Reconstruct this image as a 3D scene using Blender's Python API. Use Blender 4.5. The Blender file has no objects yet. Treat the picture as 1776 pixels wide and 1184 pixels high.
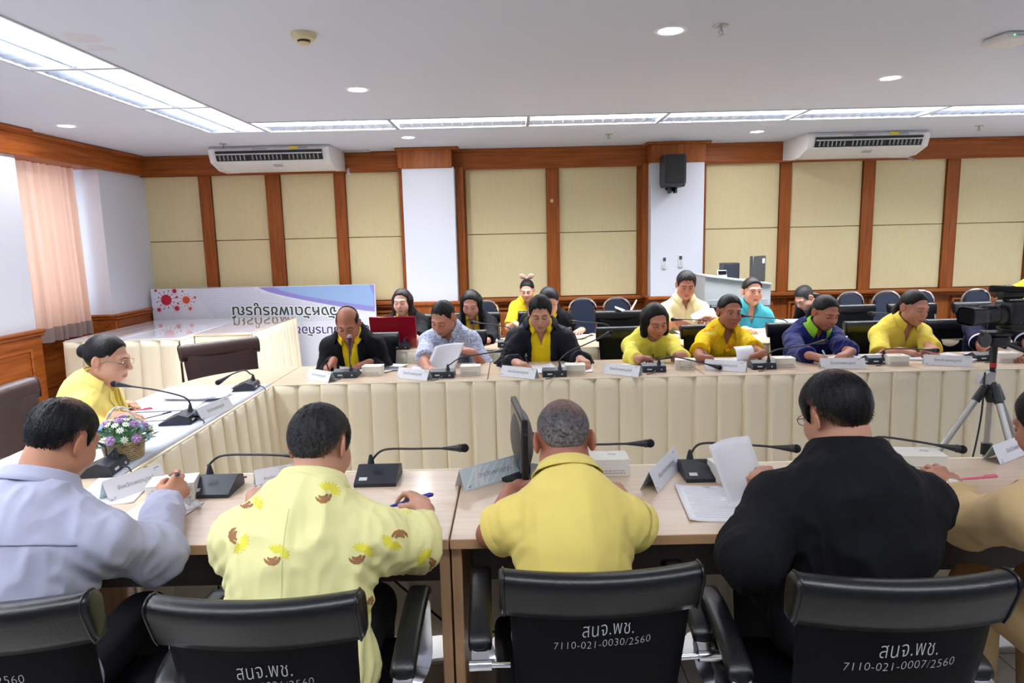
import bpy, bmesh, math, random
import numpy as np
from mathutils import Vector, Matrix

# ---------------------------------------------------------------- camera, world, exposure
SC = bpy.context.scene
COL = SC.collection
W_, H_ = 1776, 1184
FPX = 1190.0
CAMZ = 1.6
def cam_axes(th, roll, yaw):
    fw = np.array([0, math.cos(th), -math.sin(th)]); rt = np.array([1.0, 0, 0]); up = np.cross(rt, fw)
    c, s = math.cos(roll), math.sin(roll)
    rt, up = c*rt + s*up, -s*rt + c*up
    cw, sw = math.cos(yaw), math.sin(yaw)
    Y = np.array([[cw, -sw, 0], [sw, cw, 0], [0, 0, 1]])
    return np.array([Y @ rt, Y @ up, Y @ fw])
CM = cam_axes(math.radians(8.55), math.radians(-1.33), math.radians(0.2))
cam_d = bpy.data.cameras.new('camera'); cam = bpy.data.objects.new('camera', cam_d); COL.objects.link(cam)
cam_d.sensor_width = 36.0; cam_d.lens = 36.0*FPX/W_; cam_d.clip_start = .05; cam_d.clip_end = 100
mw = Matrix.Identity(4)
for i in range(3):
    mw[i][0] = CM[0][i]; mw[i][1] = CM[1][i]; mw[i][2] = -CM[2][i]
mw[2][3] = CAMZ
cam.matrix_world = mw
SC.camera = cam
wd = bpy.data.worlds.new('sky'); SC.world = wd; wd.use_nodes = True
wd.node_tree.nodes['Background'].inputs[0].default_value = (0.72, 0.84, 1.0, 1)
wd.node_tree.nodes['Background'].inputs[1].default_value = 3.4
SC.view_settings.view_transform = 'Standard'; SC.view_settings.look = 'None'
SC.view_settings.exposure = 0.40; SC.view_settings.gamma = 1.0; SC.view_settings.use_curve_mapping = False
SC.cycles.max_bounces = 6; SC.cycles.diffuse_bounces = 4; SC.cycles.glossy_bounces = 3
SC.cycles.transmission_bounces = 4; SC.cycles.caustics_reflective = False; SC.cycles.caustics_refractive = False
SC.cycles.use_denoising = True; SC.cycles.sample_clamp_indirect = 4.0
LAMP_W = 56.0            # watts of each louvre fixture
DOWN_W = 7.0

# a point of the place from where the photograph shows it on a known plane
def ray(px, py):
    return np.array([(px - W_/2)/FPX, -(py - H_/2)/FPX, 1.0]) @ CM
def pz(px, py, z):
    d = ray(px, py); t = (z - CAMZ)/d[2]; return np.array([0, 0, CAMZ]) + t*d
def pY(px, py, Y):
    d = ray(px, py); return np.array([0, 0, CAMZ]) + d*(Y/d[1])

# ---------------------------------------------------------------- materials
def s2l(c):
    c = c/255.0
    return c/12.92 if c <= .04045 else ((c+.055)/1.055)**2.4
def rgb(*c):
    return tuple(s2l(x) for x in c) + (1.0,)
MATS = {}
def nodes(name):
    m = bpy.data.materials.new(name); m.use_nodes = True
    nt = m.node_tree; b = nt.nodes['Principled BSDF']
    return m, nt, b
def mat(name, col, rough=.5, metal=0.0, spec=.5, bump=0.0, bscale=200.0, var=0.0, vscale=6.0, coat=0.0, trans=0.0, emit=None, estr=0.0, stretch=None, alpha=1.0):
    if name in MATS: return MATS[name]
    m, nt, b = nodes(name); N = nt.nodes; L = nt.links
    c = rgb(*col)
    b.inputs['Base Color'].default_value = c
    b.inputs['Roughness'].default_value = rough; b.inputs['Metallic'].default_value = metal
    b.inputs['Specular IOR Level'].default_value = spec
    b.inputs['Coat Weight'].default_value = coat
    if emit: b.inputs['Emission Color'].default_value = rgb(*emit); b.inputs['Emission Strength'].default_value = estr
    if trans: b.inputs['Transmission Weight'].default_value = trans
    if bump or var:
        tc = N.new('ShaderNodeTexCoord'); mp = N.new('ShaderNodeMapping'); L.new(tc.outputs['Object'], mp.inputs[0])
        if stretch: mp.inputs['Scale'].default_value = stretch
        if var:
            nz = N.new('ShaderNodeTexNoise'); nz.inputs['Scale'].default_value = vscale; nz.inputs['Detail'].default_value = 5
            L.new(mp.outputs[0], nz.inputs['Vector'])
            mr = N.new('ShaderNodeMapRange'); mr.inputs['To Min'].default_value = 1-var; mr.inputs['To Max'].default_value = 1+var
            mr.inputs['From Min'].default_value = .3; mr.inputs['From Max'].default_value = .7
            L.new(nz.outputs['Fac'], mr.inputs['Value'])
            mx = N.new('ShaderNodeMix'); mx.data_type = 'RGBA'; mx.blend_type = 'MULTIPLY'; mx.inputs['Factor'].default_value = 1
            mx.inputs[6].default_value = c
            L.new(mr.outputs[0], mx.inputs[7]); L.new(mx.outputs[2], b.inputs['Base Color'])
        if bump:
            n2 = N.new('ShaderNodeTexNoise'); n2.inputs['Scale'].default_value = bscale; n2.inputs['Detail'].default_value = 3
            L.new(mp.outputs[0], n2.inputs['Vector'])
            bp = N.new('ShaderNodeBump'); bp.inputs['Strength'].default_value = bump; bp.inputs['Distance'].default_value = .004
            L.new(n2.outputs['Fac'], bp.inputs['Height']); L.new(bp.outputs[0], b.inputs['Normal'])
    MATS[name] = m
    return m
def wood(name, c1, c2, rough=.35, axis=2, scale=6.0, coat=0.0, spec=.5):
    """grain along one axis"""
    if name in MATS: return MATS[name]
    m, nt, b = nodes(name); N = nt.nodes; L = nt.links
    tc = N.new('ShaderNodeTexCoord'); mp = N.new('ShaderNodeMapping'); L.new(tc.outputs['Object'], mp.inputs[0])
    sc = [scale*3, scale*3, scale*3]; sc[axis] = scale*.16
    mp.inputs['Scale'].default_value = sc
    nz = N.new('ShaderNodeTexNoise'); nz.inputs['Scale'].default_value = 2.2; nz.inputs['Detail'].default_value = 8; nz.inputs['Roughness'].default_value = .62
    L.new(mp.outputs[0], nz.inputs['Vector'])
    cr = N.new('ShaderNodeValToRGB'); cr.color_ramp.elements[0].position = .33; cr.color_ramp.elements[1].position = .68
    cr.color_ramp.elements[0].color = rgb(*c1); cr.color_ramp.elements[1].color = rgb(*c2)
    L.new(nz.outputs['Fac'], cr.inputs[0]); L.new(cr.outputs[0], b.inputs['Base Color'])
    b.inputs['Roughness'].default_value = rough; b.inputs['Coat Weight'].default_value = coat; b.inputs['Coat Roughness'].default_value = .15
    b.inputs['Specular IOR Level'].default_value = spec
    bp = N.new('ShaderNodeBump'); bp.inputs['Strength'].default_value = .08; bp.inputs['Distance'].default_value = .002
    L.new(nz.outputs['Fac'], bp.inputs['Height']); L.new(bp.outputs[0], b.inputs['Normal'])
    MATS[name] = m; return m
def vcol_mat(name, rough=.5, spec=.4, sss=0.0, bump=0.0, bscale=300, stretch=None, aniso=False):
    """colour carried by the mesh attribute Col"""
    if name in MATS: return MATS[name]
    m, nt, b = nodes(name); N = nt.nodes; L = nt.links
    a = N.new('ShaderNodeAttribute'); a.attribute_name = 'Col'
    L.new(a.outputs['Color'], b.inputs['Base Color'])
    b.inputs['Roughness'].default_value = rough; b.inputs['Specular IOR Level'].default_value = spec
    if sss:
        b.inputs['Subsurface Weight'].default_value = sss; b.inputs['Subsurface Scale'].default_value = .008
        b.inputs['Subsurface Radius'].default_value = (1, .35, .2)
    if bump:
        tc = N.new('ShaderNodeTexCoord'); mp = N.new('ShaderNodeMapping'); L.new(tc.outputs['Object'], mp.inputs[0])
        if stretch: mp.inputs['Scale'].default_value = stretch
        n2 = N.new('ShaderNodeTexNoise'); n2.inputs['Scale'].default_value = bscale; n2.inputs['Detail'].default_value = 3
        L.new(mp.outputs[0], n2.inputs['Vector'])
        bp = N.new('ShaderNodeBump'); bp.inputs['Strength'].default_value = bump; bp.inputs['Distance'].default_value = .004
        L.new(n2.outputs['Fac'], bp.inputs['Height']); L.new(bp.outputs[0], b.inputs['Normal'])
    MATS[name] = m; return m

# ---------------------------------------------------------------- mesh building
_cube_cache = {}
def _rbox(size, r, seg):
    key = (tuple(round(s, 5) for s in size), round(r, 5), seg)
    if key in _cube_cache: return _cube_cache[key]
    bm = bmesh.new(); bmesh.ops.create_cube(bm, size=1.0)
    for v in bm.verts: v.co = Vector((v.co.x*size[0], v.co.y*size[1], v.co.z*size[2]))
    if r > 0:
        bmesh.ops.bevel(bm, geom=list(bm.edges), offset=min(r, min(size)*.49), offset_type='OFFSET', segments=seg, profile=.5, affect='EDGES', clamp_overlap=True)
    bm.verts.index_update()
    out = (np.array([v.co[:] for v in bm.verts]), [[v.index for v in f.verts] for f in bm.faces])
    bm.free(); _cube_cache[key] = out; return out
def rotm(rz=0, rx=0, ry=0):
    return np.array((Matrix.Rotation(rz, 3, 'Z') @ Matrix.Rotation(rx, 3, 'X') @ Matrix.Rotation(ry, 3, 'Y')))
def frame_from(d, up=(0, 0, 1)):
    d = np.array(d, float); d /= np.linalg.norm(d)
    u = np.array(up, float)
    if abs(d @ u) > .97: u = np.array([0, 1.0, 0])
    s = np.cross(d, u); s /= np.linalg.norm(s)
    return d, s, np.cross(s, d)
class MB:
    def __init__(s): s.v = []; s.f = []; s.m = []; s.n = 0
    def add(s, V, F, mi=0):
        V = np.asarray(V, float); s.v.append(V); n = s.n
        for f in F: s.f.append([i+n for i in f]); s.m.append(mi)
        s.n += len(V); return s
    def box(s, c, size, r=0.0, R=None, seg=1, mi=0):
        V, F = _rbox(size, r, seg)
        if R is not None: V = V @ np.asarray(R).T
        return s.add(V + np.array(c, float), F, mi)
    def tube(s, pts, rad, n=10, caps=True, mi=0, flat=None, up=(0, 0, 1), closed=False):
        P = np.array(pts, float); k = len(P)
        rad = np.full(k, rad, float) if np.isscalar(rad) else np.array(rad, float)
        a = np.linspace(0, 2*math.pi, n, endpoint=False)
        T = np.gradient(P, axis=0) if not closed else np.roll(P, -1, 0) - np.roll(P, 1, 0)
        T /= np.linalg.norm(T, axis=1)[:, None] + 1e-12
        d, s0, u0 = frame_from(T[0], up)
        V = []
        for i in range(k):
            t = T[i]; s1 = s0 - t*(s0 @ t); s1 /= np.linalg.norm(s1)+1e-12; u1 = np.cross(s1, t); s0 = s1
            fy = 1.0 if flat is None else flat
            V.append(P[i] + rad[i]*(np.cos(a)[:, None]*s1 + fy*np.sin(a)[:, None]*u1))
        V = np.concatenate(V); F = []
        kk = k if closed else k-1
        for i in range(kk):
            i2 = (i+1) % k
            for j in range(n):
                j2 = (j+1) % n
                F.append([i*n+j, i*n+j2, i2*n+j2, i2*n+j])
        if caps and not closed:
            F.append(list(range(n))[::-1]); F.append([(k-1)*n+j for j in range(n)])
        return s.add(V, F, mi)
    def lathe(s, prof, c=(0, 0, 0), axis=(0, 0, 1), n=24, mi=0, sx=1.0, sy=1.0):
        """prof = [(r, h)...] revolved about axis"""
        d, u, w = frame_from(axis, (0, 1, 0) if abs(axis[2]) > .9 else (0, 0, 1))
        a = np.linspace(0, 2*math.pi, n, endpoint=False); V = []; F = []
        for r, h in prof:
            r = max(r, 1e-5)
            V.append(np.array(c, float) + d*h + r*(np.cos(a)[:, None]*u*sx + np.sin(a)[:, None]*w*sy))
        V = np.concatenate(V)
        for i in range(len(prof)-1):
            for j in range(n):
                j2 = (j+1) % n; F.append([i*n+j, (i+1)*n+j, (i+1)*n+j2, i*n+j2])
        F.append(list(range(n))); F.append([(len(prof)-1)*n+j for j in range(n)][::-1])
        return s.add(V, F, mi)
    def grid(s, fn, nu, nv, mi=0, wrap=False):
        V = [fn(i/(nu-1), j/(nv-1)) for i in range(nu) for j in range(nv)]
        F = [[i*nv+j, (i+1)*nv+j, (i+1)*nv+j+1, i*nv+j+1] for i in range(nu-1) for j in range(nv-1)]
        return s.add(V, F, mi)
    def prism(s, poly, h0, h1, c=(0, 0, 0), R=None, mi=0):
        """2-D outline in local XY pushed from h0 to h1 along local Z"""
        p = np.array(poly, float); n = len(p)
        V = np.concatenate([np.c_[p, np.full(n, h0)], np.c_[p, np.full(n, h1)]])
        F = [list(range(n))[::-1], list(range(n, 2*n))] + [[i, (i+1) % n, n+(i+1) % n, n+i] for i in range(n)]
        if R is not None: V = V @ np.asarray(R).T
        return s.add(V + np.array(c, float), F, mi)
    def ball(s, c, r, n=12, mi=0, R=None):
        r = (r, r, r) if np.isscalar(r) else r
        th = np.linspace(0, math.pi, n//2+1); ph = np.linspace(0, 2*math.pi, n, endpoint=False)
        V = [(0, 0, 1)] + [(math.sin(t)*math.cos(q), math.sin(t)*math.sin(q), math.cos(t)) for t in th[1:-1] for q in ph] + [(0, 0, -1)]
        V = np.array(V)*np.array(r); m = len(th)-2; F = []
        for j in range(n):
            F.append([0, 1+j, 1+(j+1) % n]); F.append([len(V)-1, 1+(m-1)*n+(j+1) % n, 1+(m-1)*n+j])
        for i in range(m-1):
            for j in range(n): F.append([1+i*n+j, 1+(i+1)*n+j, 1+(i+1)*n+(j+1) % n, 1+i*n+(j+1) % n])
        if R is not None: V = V @ np.asarray(R).T
        return s.add(V+np.array(c, float), F, mi)
    def build(s, name, mats, parent=None, sharp=40, smooth=True, solid=0.0):
        me = bpy.data.meshes.new(name)
        V = np.concatenate(s.v) if s.v else np.zeros((0, 3))
        me.from_pydata(V.tolist(), [], s.f)
        return finish(me, name, mats, parent, sharp, smooth, s.m, solid)
def finish(me, name, mats, parent, sharp=40, smooth=True, mi=None, solid=0.0):
    if not isinstance(mats, (list, tuple)): mats = [mats]
    for m in mats: me.materials.append(m)
    if mi is not None and len(mats) > 1: me.polygons.foreach_set('material_index', mi)
    if smooth:
        me.polygons.foreach_set('use_smooth', [True]*len(me.polygons))
        if sharp: me.set_sharp_from_angle(angle=math.radians(sharp))
    me.update()
    o = bpy.data.objects.new(name, me); COL.objects.link(o)
    if parent is not None: o.parent = parent
    if solid:
        md = o.modifiers.new('thickness', 'SOLIDIFY'); md.thickness = solid; md.offset = -1
    return o
def tag(o, label=None, cat=None, group=None, kind=None):
    if label: o['label'] = label
    if cat: o['category'] = cat
    if group: o['group'] = group
    if kind: o['kind'] = kind
    return o
def thing(name, label, cat, loc=(0, 0, 0), rz=0.0, group=None):
    o = bpy.data.objects.new(name, None); COL.objects.link(o); o.empty_display_size = .05
    o.location = loc; o.rotation_euler = (0, 0, rz)
    return tag(o, label, cat, group)
def struct(name, mb, m, **k):
    return tag(mb.build(name, m, **k), kind='structure')
def dup(root, loc, rz=0.0, label=None, group=None):
    r = root.copy(); COL.objects.link(r); r.location = loc; r.rotation_euler = (0, 0, rz)
    if label: r['label'] = label
    if group: r['group'] = group
    for ch in list(root.children):
        c = ch.copy(); COL.objects.link(c); c.parent = r
        for g in list(ch.children):
            d = g.copy(); COL.objects.link(d); d.parent = c
    return r
def text_mesh(body, size, align='CENTER', extrude=0.0, shear=0.0, space=1.0, bold=0.0):
    """verts (x, y) and faces of a line of writing, baseline at y = 0"""
    cu = bpy.data.curves.new('writing', 'FONT'); cu.body = body; cu.size = size; cu.align_x = align; cu.shear = shear
    cu.space_character = space; cu.resolution_u = 3; cu.offset = bold
    o = bpy.data.objects.new('writing', cu)
    me = bpy.data.meshes.new_from_object(o)
    V = np.array([v.co[:] for v in me.vertices]).reshape(-1, 3); F = [list(p.vertices) for p in me.polygons]
    bpy.data.objects.remove(o); bpy.data.curves.remove(cu); bpy.data.meshes.remove(me)
    return V, F

def catmull(pts, n=28):
    P = np.array(pts, float); P = np.vstack([2*P[0]-P[1], P, 2*P[-1]-P[-2]]); out = []
    k = len(P)-3
    for i in range(n+1):
        s = min(i/n*k, k-1e-6); j = int(s); u = s-j; a, b, c, d = P[j:j+4]
        out.append(.5*((2*b)+(-a+c)*u+(2*a-5*b+4*c-d)*u*u+(-a+3*b-3*c+d)*u**3))
    return np.array(out)

# ---------------------------------------------------------------- the room
RZ = 2.65            # ceiling height
WY = 8.42            # back wall
M_ceil = mat('ceiling_paint', (216, 220, 232), .9, spec=.1)
M_white = mat('white_wall_paint', (222, 226, 238), .75, spec=.2, bump=.05, bscale=120)
M_wood = wood('orange_brown_wood', (128, 66, 24), (168, 94, 42), .42, axis=2, scale=5, coat=.0, spec=.22)
M_woodh = wood('orange_brown_wood_lying', (128, 66, 24), (166, 92, 42), .42, axis=0, scale=5, coat=.0, spec=.22)
M_woody = wood('orange_brown_wood_side', (132, 66, 24), (178, 98, 42), .42, axis=1, scale=5, coat=.0, spec=.22)
M_gap = mat('dark_joint', (60, 28, 14), .7)
M_panel = wood('cream_wall_fabric', (224, 208, 162), (231, 217, 174), .85, axis=2, scale=26, spec=.15)
M_beech = wood('beech_laminate', (208, 182, 156), (224, 200, 174), .3, axis=0, scale=5, coat=.2)
M_edge = wood('beech_edge', (190, 148, 104), (206, 166, 122), .4, axis=0, scale=5)
M_dark = wood('dark_walnut_board', (38, 18, 12), (58, 28, 18), .45, axis=0, scale=5)

def tile_floor():
    m, nt, b = nodes('floor_tile'); N = nt.nodes; L = nt.links
    tc = N.new('ShaderNodeTexCoord'); br = N.new('ShaderNodeTexBrick')
    br.offset = 0; br.inputs['Scale'].default_value = 1.0; br.inputs['Mortar Size'].default_value = .003
    br.inputs['Brick Width'].default_value = .6; br.inputs['Row Height'].default_value = .6
    br.inputs['Color1'].default_value = rgb(186, 180, 174); br.inputs['Color2'].default_value = rgb(178, 172, 167)
    br.inputs['Mortar'].default_value = rgb(120, 106, 94)
    L.new(tc.outputs['Object'], br.inputs['Vector']); L.new(br.outputs['Color'], b.inputs['Base Color'])
    b.inputs['Roughness'].default_value = .18
    return m
XL, XR, YB = -4.85, 7.2, -2.6
f = MB(); f.box((1.2, 3.0, -.05), (13, 12.4, .1)); struct('floor', f, tile_floor())

# ceiling with the recesses of the louvre lights
STRIP_L = (-2.83, -2.28)       # X range of the strip along the left
STRIP_B = (6.19, 6.74)         # Y range of the strip along the back
STRIP_R = (6.30, 6.85)  # X range of an unseen strip, added for more light at the right
MOD = 1.225
nB = 7
STRIP_N = (.25, .80)         # unseen strip over the front row, added to brighten it
XB0 = -2.28; XB1 = XB0 + nB*MOD
YL1 = 6.70; nL = 6; YL0 = YL1 - nL*MOD
def ceil_rect(mb, x0, x1, y0, y1): mb.box(((x0+x1)/2, (y0+y1)/2, RZ+.1), (x1-x0, y1-y0, .2))
def stain(m, spots):
    nt = m.node_tree; N = nt.nodes; L = nt.links; b = N['Principled BSDF']
    tc = N.new('ShaderNodeTexCoord'); prev = None
    nz = N.new('ShaderNodeTexNoise'); nz.inputs['Scale'].default_value = 7; nz.inputs['Detail'].default_value = 3
    ad = N.new('ShaderNodeVectorMath'); ad.operation = 'MULTIPLY_ADD'; ad.inputs[1].default_value = (.25, .25, 0)
    L.new(tc.outputs['Object'], nz.inputs['Vector']); L.new(nz.outputs['Color'], ad.inputs[0]); L.new(tc.outputs['Object'], ad.inputs[2])
    for (x, y, rx, ry) in spots:
        mp = N.new('ShaderNodeMapping'); mp.vector_type = 'POINT'; mp.inputs['Location'].default_value = (-(x+.125)/rx, -(y+.125)/ry, 0); mp.inputs['Scale'].default_value = (1/rx, 1/ry, 0)
        L.new(ad.outputs[0], mp.inputs[0]); ln = N.new('ShaderNodeVectorMath'); ln.operation = 'LENGTH'; L.new(mp.outputs[0], ln.inputs[0])
        mr = N.new('ShaderNodeMapRange'); mr.inputs['From Min'].default_value = 1.0; mr.inputs['From Max'].default_value = .75; L.new(ln.outputs['Value'], mr.inputs['Value'])
        if prev is None: prev = mr.outputs[0]
        else:
            mx_ = N.new('ShaderNodeMath'); mx_.operation = 'MAXIMUM'; L.new(prev, mx_.inputs[0]); L.new(mr.outputs[0], mx_.inputs[1]); prev = mx_.outputs[0]
    mu = N.new('ShaderNodeMath'); mu.operation = 'MULTIPLY'; mu.inputs[1].default_value = .28; L.new(prev, mu.inputs[0])
    mx = N.new('ShaderNodeMix'); mx.data_type = 'RGBA'; mx.inputs[6].default_value = tuple(b.inputs['Base Color'].default_value); mx.inputs[7].default_value = rgb(206, 182, 176)
    L.new(mu.outputs[0], mx.inputs['Factor']); L.new(mx.outputs[2], b.inputs['Base Color'])
s1, s2 = pz(130, 65, RZ), pz(172, 83, RZ)
stain(M_ceil, [(s1[0]+.03, s1[1], .13, .10), (s2[0], s2[1], .10, .07)])
c = MB()
ceil_rect(c, XL-.3, STRIP_L[0], YB-.2, WY+.3)
ceil_rect(c, STRIP_L[0], STRIP_L[1], YB-.2, YL0); ceil_rect(c, STRIP_L[0], STRIP_L[1], YL1, WY+.3)
ceil_rect(c, STRIP_L[1], XB1, YB-.2, STRIP_N[0]); ceil_rect(c, STRIP_L[1], XB1, STRIP_N[1], STRIP_B[0]); ceil_rect(c, STRIP_L[1], XB1, STRIP_B[1], WY+.3)
YR1 = STRIP_B[1]; YR0 = YR1-5*MOD
ceil_rect(c, XB1, STRIP_R[0], YB-.2, WY+.3); ceil_rect(c, STRIP_R[1], XR+.3, YB-.2, WY+.3)
ceil_rect(c, STRIP_R[0], STRIP_R[1], YB-.2, YR0); ceil_rect(c, STRIP_R[0], STRIP_R[1], YR1, WY+.3)
struct('ceiling', c, M_ceil)

# back wall: wooden carcass, cream panels, battens, cornice, rail
bw = MB(); bw.box((1.2, WY+.1, 1.35), (12.6, .1, 2.8)); struct('wall_back', bw, M_wood)
bays = [(-4.41, -3.73), (-3.6, -2.93), (-2.77, -2.11), (-1.99, -1.33), (-.55, .43), (.57, 1.52), (2.33, 3.23), (3.35, 4.22), (4.35, 5.22), (5.36, 6.23), (6.36, 7.1)]
pn = MB()
for a, b_ in bays:
    for z0, z1 in ((.885, 1.650), (1.657, 2.425)):
        pn.box(((a+b_)/2, WY+.035, (z0+z1)/2), (b_-a-.012, .05, z1-z0), r=.004)
tag(pn.build('wall_panelling', M_panel), kind='structure')
bt = MB(); edges = [-4.62] + [e for p in bays for e in p] + [7.3]
for i in range(0, len(edges)-1, 2):
    a, b_ = edges[i], edges[i+1]
    bt.box(((a+b_)/2, WY+.02, 1.65), (b_-a, .09, 1.6), r=.006)
    for e in (a, b_): bt.box((e, WY-.022, 1.65), (.016, .012, 1.58), r=.004)
struct('trim_1', bt, M_wood)
co = MB()
co.box((1.3, WY-.03, 2.54), (12, .12, .23), r=.008); co.box((1.3, WY-.05, 2.425), (12, .06, .022), r=.006)
co.box((1.3, WY-.065, 2.63), (12, .08, .04), r=.01)
struct('trim_2', co, M_woodh)
ra = MB()
ra.box((1.3, WY-.02, .855), (12, .12, .045), r=.012, seg=2); ra.box((1.3, WY-.0, .815), (12, .07, .03), r=.01)
struct('trim_3', ra, M_woodh)
wc = MB()
for a, b_ in bays:
    for z0, z1 in ((.14, .74),):
        xc, w = (a+b_)/2, b_-a-.1
        wc.box((xc, WY+.03, (z0+z1)/2), (w-.06, .07, z1-z0-.06), r=.025)
        for zz in (z0, z1): wc.box((xc, WY+.03, zz), (w, .07, .03), r=.008)
        for xx in (xc-w/2, xc+w/2): wc.box((xx, WY+.03, (z0+z1)/2), (.03, .07, z1-z0+.03), r=.008)
struct('trim_4', wc, M_woodh)
sk = MB(); sk.box((1.3, WY, .05), (12, .1, .1), r=.01); struct('baseboard_back', sk, M_woodh)
# the two white pillars of the back wall
for i, (x0, x1) in enumerate(((-1.255, -.655), (1.62, 2.235))):
    p = MB(); p.box(((x0+x1)/2, WY-.13, 1.64), (x1-x0, .36, 1.58), r=.004); struct('wall_pillar_%d' % (i+1), p, M_white)
    k = MB(); xm = (x0+x1)/2; w = x1-x0
    k.box((xm-.03*(1-i), WY-.15, 2.535), (w+.02, .38, .23), r=.006); k.box((xm, WY-.16, 2.635), (w+.13, .42, .03), r=.01)
    k.box((xm, WY-.15, .43), (w+.03, .36, .86), r=.008); k.box((xm, WY-.16, .86), (w+.07, .4, .045), r=.012)
    k.box((x0-.03, WY-.06, 1.65), (.07, .18, 1.58), r=.004)
    if i == 0: k.box((x1+.05, WY-.06, 1.65), (.09, .18, 1.58), r=.004)
    struct('trim_%d' % (5+i), k, M_wood)

# left wall: two white piers with a curtained window between them
PX = -4.40
lw = MB()
WIN = [(-.6, .9), (1.9, 3.4), (6.42, 7.42)]
ys = [YB-.2] + [e for w in WIN for e in w] + [WY+.2]
for i in range(0, len(ys), 2): lw.box((-4.95, (ys[i]+ys[i+1])/2, 1.4), (.12, ys[i+1]-ys[i], 2.9))
for a, b_ in WIN:
    lw.box((-4.95, (a+b_)/2, .45), (.12, b_-a, .95)); lw.box((-4.95, (a+b_)/2, 2.6), (.12, b_-a, .5))
struct('wall_left', lw, M_white)
for i, (y0, y1) in enumerate(((3.7, 6.27), (7.50, WY+.02))):
    p = MB(); p.box(((PX-4.95)/2, (y0+y1)/2, 1.65), (PX+4.95, y1-y0, 1.62), r=.003); struct('wall_pier_%d' % (i+1), p, M_white)
    k = MB(); xc = (PX+.03-4.95)/2; wx = PX+.03+4.95
    k.box((xc, (y0+y1)/2, .42), (wx, y1-y0+.02, .84), r=.004)
    k.box((xc+.02, (y0+y1)/2, .858), (wx+.04, y1-y0+.07, .03), r=.01); k.box((xc+.01, (y0+y1)/2, .83), (wx+.03, y1-y0+.05, .03), r=.008)
    L_ = min(y1-y0, 1.3)
    yc = y1 - L_/2 - .0
    for zz in (.1, .70): k.box((PX+.035, yc, zz), (.02, L_-.3, .035), r=.008)
    for yy in (yc-L_/2+.15, yc+L_/2-.15): k.box((PX+.035, yy, .4), (.02, .035, .635), r=.008)
    k.box((PX+.03, yc, .4), (.02, L_-.42, .48), r=.008)
    struct('trim_%d' % (7+i), k, M_woody)
lc = MB()
lc.box((-4.62, 2.9, 2.54), (.56, 11.1, .225), r=.006); lc.box((-4.60, 2.9, 2.63), (.62, 11.1, .035), r=.008)
lc.box((-4.58, 1.8, 2.635), (.72, 8.98, .028), r=.008)
lc.box((-4.86, 6.9, .44), (.1, 1.3, .88), r=.004); lc.box((-4.85, 6.9, .2), (.12, 1.3, .03), r=.004)
struct('trim_9', lc, M_woody)
for i, (a, b_) in enumerate(WIN):
    w = MB()
    for yy in (a+.02, (a+b_)/2, b_-.02): w.box((-4.95, yy, 1.65), (.06, .05, 1.45), r=.004)
    for zz in (.94, 2.34): w.box((-4.95, (a+b_)/2, zz), (.06, b_-a, .05), r=.004)
    wo = struct('window_%d' % (i+1), w, mat('window_frame_white', (225, 225, 225), .4))
    g = MB(); g.box((-4.95, (a+b_)/2, 1.65), (.006, b_-a-.04, 1.38))
    gm, nt, bb = nodes('window_glass_%d' % i); nt.nodes.remove(bb)
    tr = nt.nodes.new('ShaderNodeBsdfTransparent'); gl = nt.nodes.new('ShaderNodeBsdfGlossy'); gl.inputs['Roughness'].default_value = .02
    mx = nt.nodes.new('ShaderNodeMixShader'); mx.inputs[0].default_value = .08
    nt.links.new(tr.outputs[0], mx.inputs[1]); nt.links.new(gl.outputs[0], mx.inputs[2]); nt.links.new(mx.outputs[0], nt.nodes['Material Output'].inputs[0])
    go = g.build('pane', gm, wo)
rw = MB(); rw.box((XR+.05, 3, 1.4), (.1, 12.4, 2.9)); struct('wall_right', rw, M_white)
nw = MB(); nw.box((1.2, YB-.05, 1.4), (12.8, .1, 2.9)); struct('wall_front', nw, M_white)

# curtain
def curtain_mat(name, col, tw):
    m, nt, b = nodes(name); N = nt.nodes; L = nt.links
    b.inputs['Base Color'].default_value = rgb(*col); b.inputs['Roughness'].default_value = .85; b.inputs['Specular IOR Level'].default_value = .1
    t = N.new('ShaderNodeBsdfTranslucent'); t.inputs[0].default_value = rgb(*col)
    mx = N.new('ShaderNodeMixShader'); mx.inputs[0].default_value = tw
    L.new(b.outputs[0], mx.inputs[1]); L.new(t.outputs[0], mx.inputs[2]); L.new(mx.outputs[0], N['Material Output'].inputs[0])
    return m
rnd = random.Random(4)
def curtain_fn(y0, y1, x0, z0, z1, folds, seed):
    r = random.Random(seed); ph = [r.uniform(0, 6.28) for _ in range(4)]
    def fn(u, v):
        y = y0+(y1-y0)*u; t = u*folds*2*math.pi
        a = .05*(.55+.45*v)
        d = a*(math.sin(t+.5*math.sin(t*.5+ph[0])) + .45*math.sin(t*.47+ph[1]) + .2*math.sin(2.3*t+ph[2]))
        return (x0+d, y+.012*math.sin(t*.5+ph[3])*v, z1+(z0-z1)*v)
    return fn
cu = thing('curtain', 'pleated peach window curtain with a grey hem between the white piers', 'curtain', (0, 0, 0))
mcu = MB(); mcu.grid(curtain_fn(6.30, 7.42, -4.60, .70, 2.44, 11, 3), 180, 14)
mcu.build('drape', curtain_mat('peach_curtain_cloth', (244, 212, 192), .5), cu, sharp=0)
mh = MB(); f0 = curtain_fn(6.30, 7.42, -4.60, .70, 2.44, 11, 3)
mh.grid(lambda u, v: tuple(np.array(f0(u, .925+.078*v))+np.array([.006, 0, -.003*v])), 180, 3)
mh.build('hem', curtain_mat('grey_curtain_hem', (178, 160, 156), .3), cu, sharp=0)

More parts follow.
